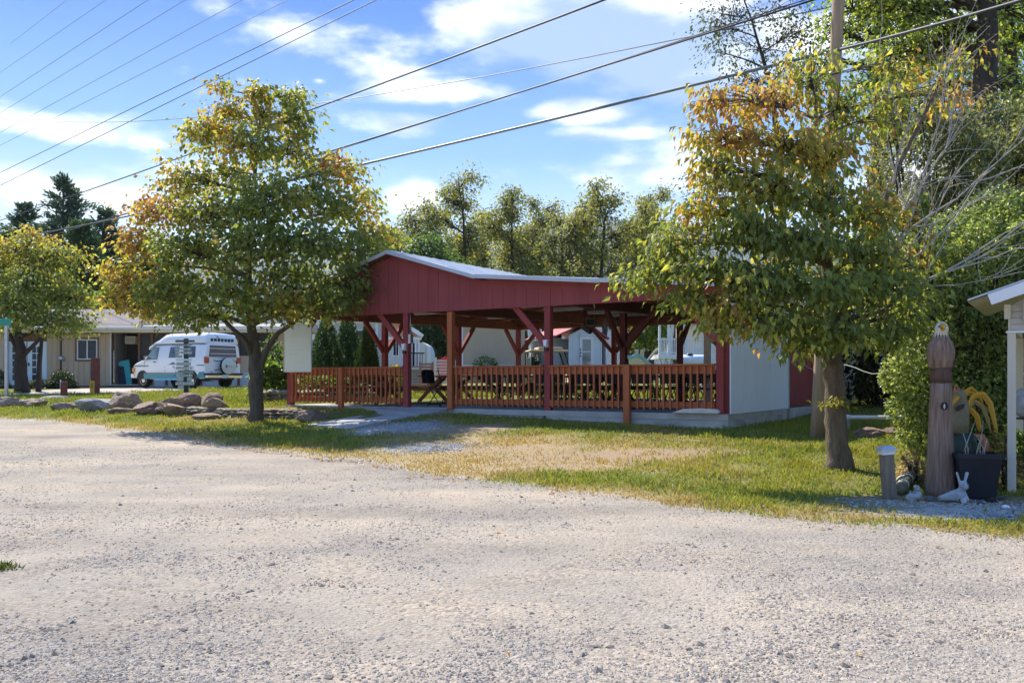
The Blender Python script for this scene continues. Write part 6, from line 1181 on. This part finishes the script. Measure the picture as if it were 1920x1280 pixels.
# right: house, slide, deck, porch, tank
dd = 62; B0_ = Vector((hxp(1200, dd), dd, 1.15)); t = thing('yellow_house', 'small pale yellow house with one dark window far behind on the right', 'house', B0_); block('wall', mat('pale_yellow_wall', (.52, .46, .26), .06, 3, .7, .03), t, B0_, 1178, 1222, 642, 712, dd, 0, 4); wn = block('window', WHITE, t, B0_, 1190, 1206, 646, 657, dd, -.05, -.001); block('pane', GLASS, wn, B0_, 1191.5, 1204.5, 647.5, 655.5, dd, -.06, -.051)
b = MB(); b.prism([(hxp(1172, dd)-B0_.x, hz(643, dd)-B0_.z), (hxp(1228, dd)-B0_.x, hz(643, dd)-B0_.z), (hxp(1215, dd)-B0_.x, hz(622, dd)-B0_.z), (hxp(1185, dd)-B0_.x, hz(622, dd)-B0_.z)], -.4, 4.4); b.build('roof', SHG, t)
mass('autumn_tree', 'orange-brown leafed tree right of the red roofed shed', 'tree', Vector((hxp(1172, 52), 52, 1.1)), [B(1172, 625, 52, 16, 34, 1), B(1178, 650, 52, 12, 20, .6)], [(.24, .12, .04), (.18, .09, .03), (.2, .15, .04)], 74, 1600, (.14, .24), LEAF, trunk=1.5)
mass('green_tree', 'sunny yellow-green tree left of the white raised porch', 'tree', Vector((hxp(1215, 50), 50, 1.1)), [B(1210, 615, 50, 26, 28, 1), B(1232, 635, 50, 20, 30, .8), B(1200, 640, 50, 16, 12, .4), B(1240, 590, 50, 30, 26, .6)], [(.12, .18, .03), (.2, .24, .035), (.08, .13, .025)], 75, 3600, (.14, .24), LEAF, trunk=1.8)
dd = 37; p = Vector((hxp(1195, dd), dd, g1(hxp(1195, dd), dd))); t = thing('teal_slide', 'pale teal wavy playground slide behind the inner posts', 'slide', p); zz = lambda py: hz(py, dd)-p.z; ptS = [(-.62, zz(664)), (-.45, zz(671)), (-.25, zz(673)), (-.1, zz(668.5)), (.1, zz(670)), (.3, zz(677)), (.55, zz(688)), (.85, zz(700))]
SLI = mat('pale_teal_plastic', (.22, .46, .50), .06, 3, .4, .01); b = MB()
for y0, y1, h in ((-.3, -.25, .12), (-.25, .25, .03), (.25, .3, .12)):
    for (xa, za), (xb, zb) in zip(ptS, ptS[1:]): b.add([(xa, y0, za), (xb, y0, zb), (xb, y1, zb), (xa, y1, za), (xa, y0, za+h), (xb, y0, zb+h), (xb, y1, zb+h), (xa, y1, za+h)], [(3, 2, 1, 0), (4, 5, 6, 7), (0, 1, 5, 4), (2, 3, 7, 6)])
b.build('chute', SLI, t, recalc=False); b = MB()
for sy in (-.28, .28): b.beam((-.6, sy, 0), (-.6, sy, zz(664)), .06, .06); b.beam((-.95, sy, 0), (-.62, sy, zz(664)), .06, .06)
for k in range(4): b.beam((-.92+k*.08, -.28, .2+k*.22), (-.92+k*.08, .28, .2+k*.22), .04, .04)
b.build('ladder', GREYW, t)
dd = 42; p = Vector((hxp(1275, dd), dd, 1.08)); t = thing('white_porch', 'raised white porch with baluster railing and columns on the right', 'porch', p); zz = lambda py: hz(py, dd)-p.z; xx = lambda px: hxp(px, dd)-p.x
for px in (1235, 1252, 1279, 1284, 1330): b = MB(); b.box((xx(px), -.02, zz(664)), (xx(px+4), .1, zz(590))); b.build('column', WHITE, t)
for k in range(30):
    b = MB(); b.box((xx(1240+k*3), .02, zz(662)), (xx(1241.3+k*3), .05, zz(637))); b.build('baluster', WHITE, t)
for e0, e1 in ((634, 637), (660, 662.5)): b = MB(); b.box((xx(1238), -.01, zz(e1)), (xx(1330), .08, zz(e0))); b.build('hand_rail', WHITE, t)
b = MB(); b.box((xx(1234), -.05, zz(672)), (xx(1340), 2.4, zz(664))); b.build('deck', WHITE, t); b = MB(); b.box((xx(1284), 2.2, zz(664)), (xx(1345), 2.3, zz(580))); b.build('back_wall', CREAM, t); b = MB(); b.box((xx(1225), -.2, zz(592)), (xx(1345), 2.6, zz(582))); b.build('porch_ceiling', WHITE, t); b = MB(); b.add([(xx(1222), -.4, zz(584)), (xx(1348), -.4, zz(584)), (xx(1348), 2.8, zz(560)), (xx(1222), 2.8, zz(560))], [(0, 1, 2, 3)]); b.build('roof', SHG, t)
for k in range(8): b = MB(); b.beam((xx(1238+k*11), 0, zz(672)), (xx(1249+k*11), 0, zz(714)), .02, .04); b.beam((xx(1249+k*11), .03, zz(672)), (xx(1238+k*11), .03, zz(714)), .02, .04); b.build('lattice_slat', GREYW, t)
for k in range(3): b = MB(); b.beam((xx(1205+k*2), .5+k*.3, zz(690)), (xx(1238), .5+k*.3, zz(652)), .06, .08); b.build('stair_rail', GREYW, t)
dd = 35; p = Vector((hxp(1300, dd), dd, g1(hxp(1300, dd), dd))); t = thing('propane_tank', 'white horizontal gas tank below the raised porch', 'gas tank', p); zz = lambda py: hz(py, dd)-p.z
b = MB(); b.lathe([(.02, -.62), (.2, -.58), (.27, -.48), (.28, 0), (.27, .48), (.2, .58), (.02, .62)], 18, M=Matrix.Translation((0, 0, zz(678))) @ Matrix.Rotation(R(90), 4, 'Y')); b.build('tank', WHITE, t); b = MB(); b.box((-.4, -.2, 0), (-.3, .2, zz(688))); b.box((.3, -.2, 0), (.4, .2, zz(688))); b.build('stand', GREYW, t); b = MB(); b.lathe([(.14, 0), (.16, .08), (.1, .14)], 12, (-.15, 0, zz(669))); b.build('valve_cover', BLKM, t)
t = thing('white_pipe', 'white plastic pipe lying on the ground behind the right dogwood', 'pipe', on(1650, 17.5, .22)); b = MB(); b.tube([(-.9, .1, 0), (.9, -.1, 0)], .04, 10); b.build('pipe', WHITE, t); b = MB(); b.lathe([(.052, -.04), (.052, .04)], 10, M=Matrix.Translation((-.62, .07, 0)) @ Matrix.Rotation(R(90), 4, 'Y')); b.build('coupling', WHITE, t); b = MB(); b.box((-.7, -.05, -.25), (-.6, .15, -.04)); b.box((.5, -.15, -.25), (.6, .05, -.04)); b.build('support_block', GREYW, t)
b = MB(); q0, q1 = PM @ Vector((.15, 4.3, 1.15)), W(1690, 685, 17); b.tube([q0.lerp(q1, f)-Vector((0, 0, .35*4*f*(1-f)*(.6+.4*math.sin(f*9)))) for f in np.linspace(0, 1, 14)], .008, 5); tag(b.build('loose_cable', WIREL), 'thin grey cable sagging from the pavilion wall past the right dogwood', 'cable')

# ------------------------------------------------------------------ right foreground: eagle carving and garden ornaments
CARV = mat('carved_wood', (.22, .135, .095), .45, 5, .8, .3, stretch=(7, 7, .5), col2=(.40, .27, .20), bdist=.02); CARVD = mat('dark_carved_wood', (.11, .06, .042), .35, 5, .75, .2, stretch=(5, 5, .5)); EGW = mat('eagle_white_paint', (.58, .52, .40), .12, 8, .6, .08); EGY = mat('eagle_beak_yellow', (.55, .30, .03), .12, 8, .5, .04)
d = 10.25; p = on(1764, d); zE = lambda py: hz(py, d)-p.z; t = thing('eagle_carving', 'tall carved wooden eagle with white head on a brown log post', 'sculpture', p); s = d/F
b = MB(); b.lathe([(27.5*s, -.04), (27*s, zE(915)), (24*s, zE(860)), (21.5*s, zE(800)), (19.5*s, zE(740)), (19*s, zE(718)), (.02, zE(717))], 22); o = b.build('log_post', CARV, t)
for v in o.data.vertices: n_ = mnoise.noise(Vector((v.co.x*9, v.co.y*9, v.co.z*.8))); v.co.x *= 1+.06*n_; v.co.y *= 1+.06*n_
b = MB(); b.lathe([(6.5*s, 0), (7*s, .01), (5*s, .012)], 14, M=Matrix.Translation((-4*s, -20.3*s, zE(760))) @ Matrix.Rotation(R(90), 4, 'X')); b.build('knot_hole', BLACK, t)
b = MB(); b.sphere((-4*s, -20.6*s, zE(760)), 3.2*s, 8, 6, (1, .5, 1)); 
b = MB(); b.lathe([(2.2*s, zE(766)), (3.2*s, zE(762)), (2.6*s, zE(757)), (.6*s, zE(753))], 10, (-4*s, -20*s, 0)); b.build('knot_figure', EGW, t)
b = MB(); b.lathe([(18.3*s, zE(716.5)), (18.8*s, zE(705)), (18*s, zE(694)), (15*s, zE(688))], 20); o = b.build('tail_feathers', CARVD, t)
for i, v in enumerate(o.data.vertices): a = math.atan2(v.co.y, v.co.x); f = 1+.07*math.sin(a*9); v.co.x *= f; v.co.y *= f
b = MB(); b.lathe([(17*s, zE(691)), (21.5*s, zE(688)), (22.5*s, zE(672)), (22.8*s, zE(652)), (20.5*s, zE(641)), (16*s, zE(634)), (11.5*s, zE(629.5)), (6*s, zE(626))], 26, sy=.85); o = b.build('body', CARV, t)
for v in o.data.vertices: a = math.atan2(v.co.y, v.co.x); n_ = .02*math.sin(a*14+v.co.z*30)+.06*mnoise.noise(v.co*12); v.co.x *= 1+n_; v.co.y *= 1+n_
for sx in (-1, 1):
    b = MB(); b.sphere((sx*17.6*s, 0, zE(663)), 1, 14, 10, (5.6*s, 15*s, 24*s)); w_ = b.build('wing', CARV, t)
    b = MB()
    for k in range(5): b.beam((sx*(19+.6*k)*s, (-11+k*3)*s, zE(668)), (sx*(18.5+.4*k)*s, (-10+k*4)*s, zE(689)), .5*s, 3.2*s)
    b.build('wing_feathers', CARVD, w_)
b = MB(); b.sphere((0, 0, 0), 1, 18, 12, (12*s, 12.5*s, 14.5*s)); o = b.build('head', EGW, t); o.location = (1*s, -1*s, zE(617)); hd = o
b = MB()
for k in range(16):
    a = k*math.pi/8; c, q = math.cos(a), math.sin(a); b.add([(c*11*s-q*2.6*s, q*11*s+c*2.6*s, zE(622)), (c*11*s+q*2.6*s, q*11*s-c*2.6*s, zE(622)), (c*15.2*s, q*13.4*s, zE(634)), (c*9*s, q*9*s, zE(626))], [(0, 1, 2), (0, 2, 3), (1, 3, 2), (0, 3, 1)])
b.build('neck_feathers', EGW, t)
BK = Matrix.Translation((-3*s, -11*s, 2*s)); b = MB(); b.tube([BK @ Vector(q) for q in ((0, 2*s, 3.5*s), (-1*s, -4*s, 3*s), (-2*s, -9*s, .5*s), (-2.3*s, -11*s, -4*s))], [5.2*s, 4.6*s, 3.1*s, .8*s], 12); b.tube([BK @ Vector(q) for q in ((0, 2*s, -2.5*s), (-1*s, -4*s, -3.5*s), (-1.6*s, -7.5*s, -4*s))], [4*s, 3*s, 1*s], 10); b.build('beak', EGY, hd)
b = MB(); b.tube([BK @ Vector(q) for q in ((0, 0, -.6*s), (-1.6*s, -8.5*s, -2.2*s))], [4.6*s, 1.6*s], 8); b.build('beak_gap', BLACK, hd)
b = MB()
for sx in (-1, 1): b.sphere(((-3+sx*6.5)*s, -9.6*s, 4.5*s), 1.6*s, 8, 6)
b.build('eye', BLACK, hd)
p = on(1668, 9.95); t = thing('path_light', 'leaning wooden path post with a white and grey solar cap', 'path light', p); s = 9.95/F; PLW = mat('weathered_post_wood', (.20, .16, .12), .35, 5, .85, .18, stretch=(5, 5, .5)); lean = Matrix.Rotation(R(-4), 4, 'Y')
b = MB(); b.prism([(-10.5*s, -.08), (10.5*s, -.08), (10.5*s, 84*s), (-10.5*s, 84*s)], -10*s, 10*s, lean); b.build('post', PLW, t, bevel=.008)
b = MB(); b.prism([(-11*s, 84.3*s), (11*s, 84.3*s), (12.5*s, 91*s), (-12.5*s, 91*s)], -12*s, 12*s, lean); b.build('white_collar', WHITE, t, bevel=.004)
b = MB(); v = [(-15*s, -14*s, 91.3*s), (15*s, -14*s, 91.3*s), (15*s, 14*s, 91.3*s), (-15*s, 14*s, 91.3*s), (-15*s, -14*s, 94*s), (15*s, -14*s, 94*s), (15*s, 14*s, 94*s), (-15*s, 14*s, 94*s), (-9*s, -8*s, 101*s), (9*s, -8*s, 101*s), (9*s, 8*s, 101*s), (-9*s, 8*s, 101*s)]; b.add([tuple(lean @ Vector(q)) for q in v], [(3, 2, 1, 0), (0, 1, 5, 4), (1, 2, 6, 5), (2, 3, 7, 6), (3, 0, 4, 7), (4, 5, 9, 8), (5, 6, 10, 9), (6, 7, 11, 10), (7, 4, 8, 11), (8, 9, 10, 11)]); b.build('solar_cap', STEEL, t)
# planter
d = 10.1; p = on(1828, d); s = d/F; t = thing('square_planter', 'tapered square black planter with bare stems beside the eagle carving', 'planter', p, R(-14)); PLB = mat('planter_black', (.012, .014, .022), .3, 4, .5, .05)
b = MB(); r0, r1, h = 28*s, 38*s, 84*s; v = [(-r0, -r0, 0), (r0, -r0, 0), (r0, r0, 0), (-r0, r0, 0), (-r1, -r1, h), (r1, -r1, h), (r1, r1, h), (-r1, r1, h), (-r1+.03, -r1+.03, h), (r1-.03, -r1+.03, h), (r1-.03, r1-.03, h), (-r1+.03, r1-.03, h), (-r1+.045, -r1+.045, h-.14), (r1-.045, -r1+.045, h-.14), (r1-.045, r1-.045, h-.14), (-r1+.045, r1-.045, h-.14)]
b.add(v, [(3, 2, 1, 0), (0, 1, 5, 4), (1, 2, 6, 5), (2, 3, 7, 6), (3, 0, 4, 7)]+[(4+i, 4+(i+1) % 4, 8+(i+1) % 4, 8+i) for i in range(4)]+[(8+i, 8+(i+1) % 4, 12+(i+1) % 4, 12+i) for i in range(4)]); b.build('pot', PLB, t)
b = MB()
for a, c in (((-1, -1), (1, -1)), ((1, -1), (1, 1)), ((1, 1), (-1, 1)), ((-1, 1), (-1, -1))): b.beam((a[0]*r1, a[1]*r1, h-.025), (c[0]*r1, c[1]*r1, h-.025), .025, .05)
b.build('rim', PLB, t); b = MB(); b.add([(-r1+.045, -r1+.045, h-.12), (r1-.045, -r1+.045, h-.12), (r1-.045, r1-.045, h-.12), (-r1+.045, r1-.045, h-.12)], [(0, 1, 2, 3)]); b.build('soil', mat('dark_soil', (.035, .025, .018), .4, 9, .95, .2), t)
b = MB(); r = random.Random(4)
for k in range(6): x, y = r.uniform(-.14, .1), r.uniform(-.1, .1); b.tube([(x, y, h-.14), (x+r.uniform(-.04, .04), y, h+.05), (x+r.uniform(-.1, .1), y+r.uniform(-.05, .05), h+r.uniform(.12, .4))], [.008, .006, .003], 5)
b.build('bare_stem', TWIG, t)
# rooster-like yard sculpture behind the planter
d = 10.75; p = on(1818, d); s = d/F; zR = lambda py: hz(py, d)-p.z; xR = lambda px: (px-1818)*s; t = thing('metal_rooster', 'painted metal rooster sculpture with long curved yellow tail plumes behind the planter', 'sculpture', p)
MGR = mat('olive_metal', (.20, .17, .10), .3, 5, .6, .08); PLY = mat('yellow_plume_paint', (.58, .31, .025), .15, 4, .5, .05); TER = mat('terracotta_paint', (.42, .17, .08), .15, 4, .6, .05); GRB = mat('dark_green_barrel', (.025, .05, .035), .25, 4, .5, .05)
b = MB(); b.tube([(xR(1794), 0, zR(812)), (xR(1797), 0, zR(785)), (xR(1799), -.01, zR(760)), (xR(1796), -.03, zR(742)), (xR(1792), -.06, zR(734))], [20*s, 19*s, 16*s, 12*s, 9*s], 14); b.build('neck', MGR, t)
b = MB(); b.lathe([(24*s, 0), (28*s, zR(870)), (29*s, zR(835)), (26*s, zR(812)), (12*s, zR(808))], 18, (xR(1803), .03, 0)); b.build('body', GRB, t)
b = MB(); b.tube([(xR(1812), -.16, zR(812)), (xR(1826), -.18, zR(816)), (xR(1833), -.18, zR(830)), (xR(1836), -.16, zR(856))], [.5*s, 6*s, 7*s, 5*s], 8); b.build('wing_edge', TER, t)
b = MB(); b.prism([(xR(1784), zR(738)), (xR(1787), zR(722)), (xR(1790), zR(734)), (xR(1794), zR(724)), (xR(1797), zR(736)), (xR(1803), zR(728)), (xR(1805), zR(742))], -.05, -.03); b.build('comb', TER, t); b = MB(); b.tube([(xR(1786), -.1, zR(744)), (xR(1778), -.16, zR(750)), (xR(1772), -.18, zR(760))], [6*s, 4*s, .6*s], 8); b.build('beak', EGY, t); b = MB(); b.prism([(xR(1778), zR(763)), (xR(1796), zR(756)), (xR(1794), zR(764)), (xR(1782), zR(770))], -.17, -.14); b.build('eye_patch', BLACK, t)
for k, (pts_, w_, m) in enumerate((([(1806, 770), (1820, 742), (1838, 738), (1852, 756), (1862, 800), (1865, 812)], 5.6, PLY), ([(1808, 772), (1826, 752), (1842, 762), (1852, 790), (1857, 812)], 4.4, mat('tan_plume_paint', (.36, .25, .10), .2, 4, .6, .05)), ([(1808, 776), (1822, 766), (1834, 780), (1840, 800), (1838, 812)], 5, PLY), ([(1806, 782), (1812, 772), (1820, 790), (1822, 812)], 4, PLY), ([(1804, 768), (1812, 748), (1826, 736), (1842, 740), (1856, 764)], 4, PLY), ([(1806, 764), (1818, 738), (1834, 727), (1850, 742), (1860, 776), (1866, 796)], 3.6, PLY), ([(1808, 778), (1830, 758), (1846, 780), (1850, 806)], 3.4, PLY))):
    b = MB(); n_ = 12; P_ = []
    for i in range(n_+1):
        u = i/n_*(len(pts_)-1); j = min(int(u), len(pts_)-2); f = u-j; f = f*f*(3-2*f)*.5+f*.5; P_.append(Vector((xR(pts_[j][0]*(1-f)+pts_[j+1][0]*f), 0, zR(pts_[j][1]*(1-f)+pts_[j+1][1]*f))))
    vs = []
    for i, q in enumerate(P_):
        tg_ = (P_[min(i+1, n_)]-P_[max(i-1, 0)]).normalized(); nn = Vector((-tg_.z, 0, tg_.x)); ww = w_*s*math.sin(math.pi*min(1, (.12+i/n_*.88)))**.8+.001; yy = -.06+k*.045
        vs += [q+nn*ww+Vector((0, yy, 0)), q+Vector((0, yy-.018, 0)), q-nn*ww+Vector((0, yy, 0)), q+Vector((0, yy+.012, 0))]
    b.add(vs, [(4*i+j, 4*i+(j+1) % 4, 4*i+4+(j+1) % 4, 4*i+4+j) for i in range(n_) for j in range(4)]+[(0, 1, 2, 3), (4*n_+3, 4*n_+2, 4*n_+1, 4*n_)], False); b.build('tail_plume', m, t)
# stone rabbit and bird
STAT = mat('concrete_statue', (.34, .35, .36), .25, 7, .9, .15, col2=(.52, .53, .54)); d = 9.75; p = on(1790, d); s = d/F*.88
t = thing('rabbit_statue', 'small pale stone rabbit lying down with two tall upright ears', 'statue', p); b = MB(); zz = 0
def skin(name, nodes, edges, m, parent, lev=2):
    me = bpy.data.meshes.new(name); me.from_pydata([q[0] for q in nodes], edges, []); o = link(name, me); me.materials.append(m)
    sk = o.modifiers.new('s', 'SKIN'); 
    for i, q in enumerate(nodes): me.skin_vertices[0].data[i].radius = (q[1], q[1]) if not isinstance(q[1], tuple) else q[1]
    me.skin_vertices[0].data[0].use_root = True; ss = o.modifiers.new('u', 'SUBSURF'); ss.levels = lev; ss.render_levels = lev
    dg = bpy.context.evaluated_depsgraph_get(); m2 = bpy.data.meshes.new_from_object(o.evaluated_get(dg)); m2.polygons.foreach_set('use_smooth', [True]*len(m2.polygons)); bpy.data.objects.remove(o); o = link(name, m2, parent)
    if not m2.materials: m2.materials.append(m)
    return o
skin('body', [((-22*s, 0, 11*s), 11*s), ((-6*s, -.01, 14*s), 12*s), ((8*s, -.02, 20*s), 10*s), ((13*s, -.03, 29*s), 6*s), ((13*s, -.05, 38*s), 8.5*s), ((13*s, -.13, 34*s), 5.5*s), ((7*s, -.03, 46*s), 2.6*s), ((2*s, -.02, 66*s), (4.6*s, 2.4*s)), ((19*s, -.03, 46*s), 2.6*s), ((25*s, -.02, 66*s), (4.6*s, 2.4*s)), ((6*s, -.16, 5*s), 5*s), ((-2*s, -.2, 4*s), 4*s), ((18*s, -.12, 5*s), 5*s), ((-30*s, -.06, 8*s), 6*s), ((-34*s, .0, 10*s), 4*s)],
     [(0, 1), (1, 2), (2, 3), (3, 4), (4, 5), (4, 6), (6, 7), (4, 8), (8, 9), (2, 10), (10, 11), (2, 12), (0, 13), (0, 14)], STAT, t)
b = MB(); b.sphere((8*s, -.115, 40*s), 1.6*s, 8, 6); b.sphere((18*s, -.115, 40*s), 1.6*s, 8, 6); b.build('eye', VGREY, t)
p = on(1713, 9.85); t = thing('bird_statue', 'small pale stone bird with its head turned back beside the path post', 'statue', p)
skin('body', [((-8*s, 0, 10*s), 10*s), ((6*s, 0, 12*s), 10.5*s), ((-20*s, -.02, 7*s), 4*s), ((8*s, -.01, 22*s), 7*s), ((6*s, -.02, 31*s), 7.5*s), ((-3*s, -.03, 32*s), 2.4*s), ((16*s, -.02, 8*s), 6*s), ((0, -.04, 2*s), 9*s)], [(0, 1), (0, 2), (1, 3), (3, 4), (4, 5), (1, 6), (0, 7)], STAT, t)
b = MB(); b.sphere((1.5*s, -.06, 33*s), 1.3*s, 8, 6); b.build('eye', VGREY, t); b = MB(); b.sphere((-4*s, -.06, 12*s), 1, 12, 8, (12*s, 3.5*s, 6*s)); b.build('wing', STAT, t)
for k, (px, d_, w_, m, lab) in enumerate(((1746, 9.8, 26, ROCKG, 'flat white stone between the bird and the rabbit statues'), (1860, 9.75, 22, ROCK, 'small brown stone in front of the black planter'), (1880, 9.9, 16, ROCKG, 'small grey stone right of the planter'), (1838, 9.6, 14, ROCKG, 'tiny pale stone at the rabbit statue'), (1885, 9.3, 16, WHITE, 'small bright white stone on the gravel by the gazebo post'), (1697, 10.8, 30, ROCKR, 'dark stone behind the bird statue'), (1720, 11.1, 26, ROCKG, 'mossy stone behind the eagle carving foot'))):
    me = rock_mesh('ornament_stone', 60+k, 3, .2, 4); me.materials.append(m); o = link('ornament_stone', me); s_ = d_/F; o.location = on(px, d_, w_*s_*.15); o.scale = (w_*s_*.5, w_*s_*.4, w_*s_*.26); tag(o, lab, 'stone', 'stones round the garden ornaments')
LOGM = mat('mossy_log', (.13, .11, .07), .4, 5, .9, .2, col2=(.26, .23, .15))
for k, (a, c, lab) in enumerate((((1684, 920, 10.4), (1712, 878, 11.6), 'mottled short log leaning behind the path post, upper one'), ((1686, 938, 10.2), (1716, 900, 11.2), 'mottled short log leaning behind the path post, lower one'))):
    A, C = W(*a), W(*c); A.z = g1(A.x, A.y)+.07; C.z = g1(C.x, C.y)+.14; t = thing('short_log', lab, 'log', A, 0, 'leaning logs by the path post'); v = C-A; b = MB(); b.tube([v*f for f in np.linspace(0, 1, 6)], [.062, .065, .06, .063, .06, .058], 10); b.build('log', LOGM, t)
    b = MB()
    for f in (.22, .5, .8): b.tube([v*(f-.012), v*(f+.012)], [.069, .069], 10)
    b.build('ring', CREAM, t)
bush('dry_plant', 'dry straw-coloured plant between the path post and the eagle carving', on(1712, 10.9), (.26, .22, .44), [(.34, .25, .14), (.24, .16, .08), (.40, .32, .2)], 91, 900, (.03, .055), LEAF, cat='plant')
bush('dry_plant', 'brown dry weeds at the foot of the cream gazebo post', on(1882, 10.6), (.24, .2, .75), [(.26, .18, .08), (.18, .14, .06), (.32, .27, .12)], 92, 900, (.03, .06), LEAF, cat='plant')
bush('garden_plant', 'broad green leaves right of the gazebo post', on(1912, 11.2), (.3, .3, .7), HOS, 93, 400, (.08, .14), LEAF, cat='plant')

# cream gazebo at the right edge
GZ = mat('gazebo_cream', (.62, .57, .46), .1, 3, .6, .05, stretch=(3, 3, .4)); SHW = mat('gazebo_shingle', (.50, .48, .44), .1, 5, .7, .06); d = 10.3; s = d/F; p = on(1897, d); zG = lambda py: hz(py, d)-p.z; xG = lambda px: (px-1897)*s
t = thing('garden_gazebo', 'cream porch shelter with white gable trim cut off by the right edge', 'gazebo', p, R(-32))
b = MB(); b.box((-7*s, -7*s, -.05), (7*s, 7*s, zG(622))); b.build('post', GZ, t, bevel=.004); b = MB(); b.box((.08, 1.15, -.05), (.16, 1.23, zG(600))); b.build('post', GZ, t, bevel=.004); b = MB(); b.box((xG(2120), -.05, -.05), (xG(2134), .05, zG(622))); b.build('post', GZ, t); b = MB(); b.box((xG(1890), 1.9, -.05), (xG(1904), 2.0, zG(622))); b.build('post', GZ, t)
for k in range(4):
    for j in range(5): b = MB(); x0 = xG(1896+j*50-(k % 2)*20); b.box((max(x0, xG(1896)), -.025, zG(620-k*12)), (x0+48*s, -.005, zG(609-k*12))); b.build('shingle', SHW, t)
b = MB(); b.box((xG(1891), -.004, zG(622)), (xG(2134), .08, zG(572))); b.build('header', GZ, t); b = MB(); b.box((xG(1888), -.06, zG(624.5)), (xG(2136), .06, zG(620.5))); b.build('ledge', WHITE, t); b = MB(); b.box((xG(1885), -.06, zG(598)), (xG(1896), .02, zG(571))); b.build('corner_block', GZ, t); b = MB(); b.box((xG(1891), .1, zG(622)), (xG(1902), 2.0, zG(580))); b.build('side_beam', GZ, t)
ridge = (xG(2010), zG(503)); ea = (-.42, zG(566)); eb = (xG(2196), zG(566))
for q, (a, nm) in enumerate(((ea, 'l'), (eb, 'r'))):
    v = [(a[0], -.42, a[1]), (ridge[0], -.42, ridge[1]), (ridge[0], 2.3, ridge[1]), (a[0], 2.3, a[1])]; b = MB(); b.add(v+[(x, y, z+.02) for x, y, z in v], [(0, 1, 2, 3), (7, 6, 5, 4), (0, 4, 5, 1), (1, 5, 6, 2), (2, 6, 7, 3), (3, 7, 4, 0)]); b.build('roof', TRIM, t)
    ad = (a[0]+(ridge[0]-a[0])*.2, a[1]+(ridge[1]-a[1])*.2); b = MB(); b.beam((ad[0], -.44, ad[1]-.075), (ridge[0], -.44, ridge[1]-.075), .03, .125); b.build('barge_board', WHITE, t)
    b = MB(); b.add([(a[0], -.41, a[1]-.012), (ridge[0], -.41, ridge[1]-.012), (ridge[0], 2.29, ridge[1]-.012), (a[0], 2.29, a[1]-.012)], [(0, 1, 2, 3)]); b.build('soffit', GZ, t)
b = MB(); b.prism([(xG(1895), zG(573)), (xG(2125), zG(573)), (ridge[0], ridge[1]-.06)], .0, .03); b.build('gable', SHW, t)
lt_ = thing('porch_lantern', 'white carriage lantern with an orange glass on the gazebo gable', 'lantern', p+Vector((.13, -.13, zG(610))), R(-32)); b = MB(); b.box((-7*s, -.10, 10*s), (9*s, -.02, 36*s)); b.build('glass', mat('amber_lantern_glass', (.62, .34, .18), .15, 6, .2, 0), lt_, bevel=.004)
b = MB(); b.box((-9*s, -.115, 36.3*s), (11*s, -.008, 39*s)); b.lathe([(9*s, 0), (3*s, 8*s), (1*s, 12*s)], 8, (1*s, -.06, 39*s)); b.box((-8*s, -.11, 7*s), (10*s, -.01, 9.7*s))
for sx in (-8, 9): b.box((sx*s-.004, -.108, 9.7*s), (sx*s+.004, -.10, 36*s))
b.build('frame', WHITE, lt_); b = MB(); b.tube([(1*s, -.02, 4*s), (1*s, -.05, 0), (1*s, -.05, 7*s)], .01, 6); b.box((-4*s, -.02, -2*s), (6*s, .0, 14*s)); b.build('bracket', WHITE, lt_)
tr_ = thing('wire_basket', 'pale round hanging ornament on a stand at the right edge by the gazebo', 'ornament', on(1921, 10.9)); b = MB(); zo = hz(755, 10.9)-tr_.location.z; b.tube([(0, 0, 0), (0, 0, zo-.18)], .012, 6); b.box((-.1, -.1, zo-.2), (.1, .1, zo-.18)); b.build('stand', BLKM, tr_); b = MB(); b.sphere((0, 0, zo), .14, 14, 10, (1, 1, 1.35)); b.build('ball', STAT, tr_)
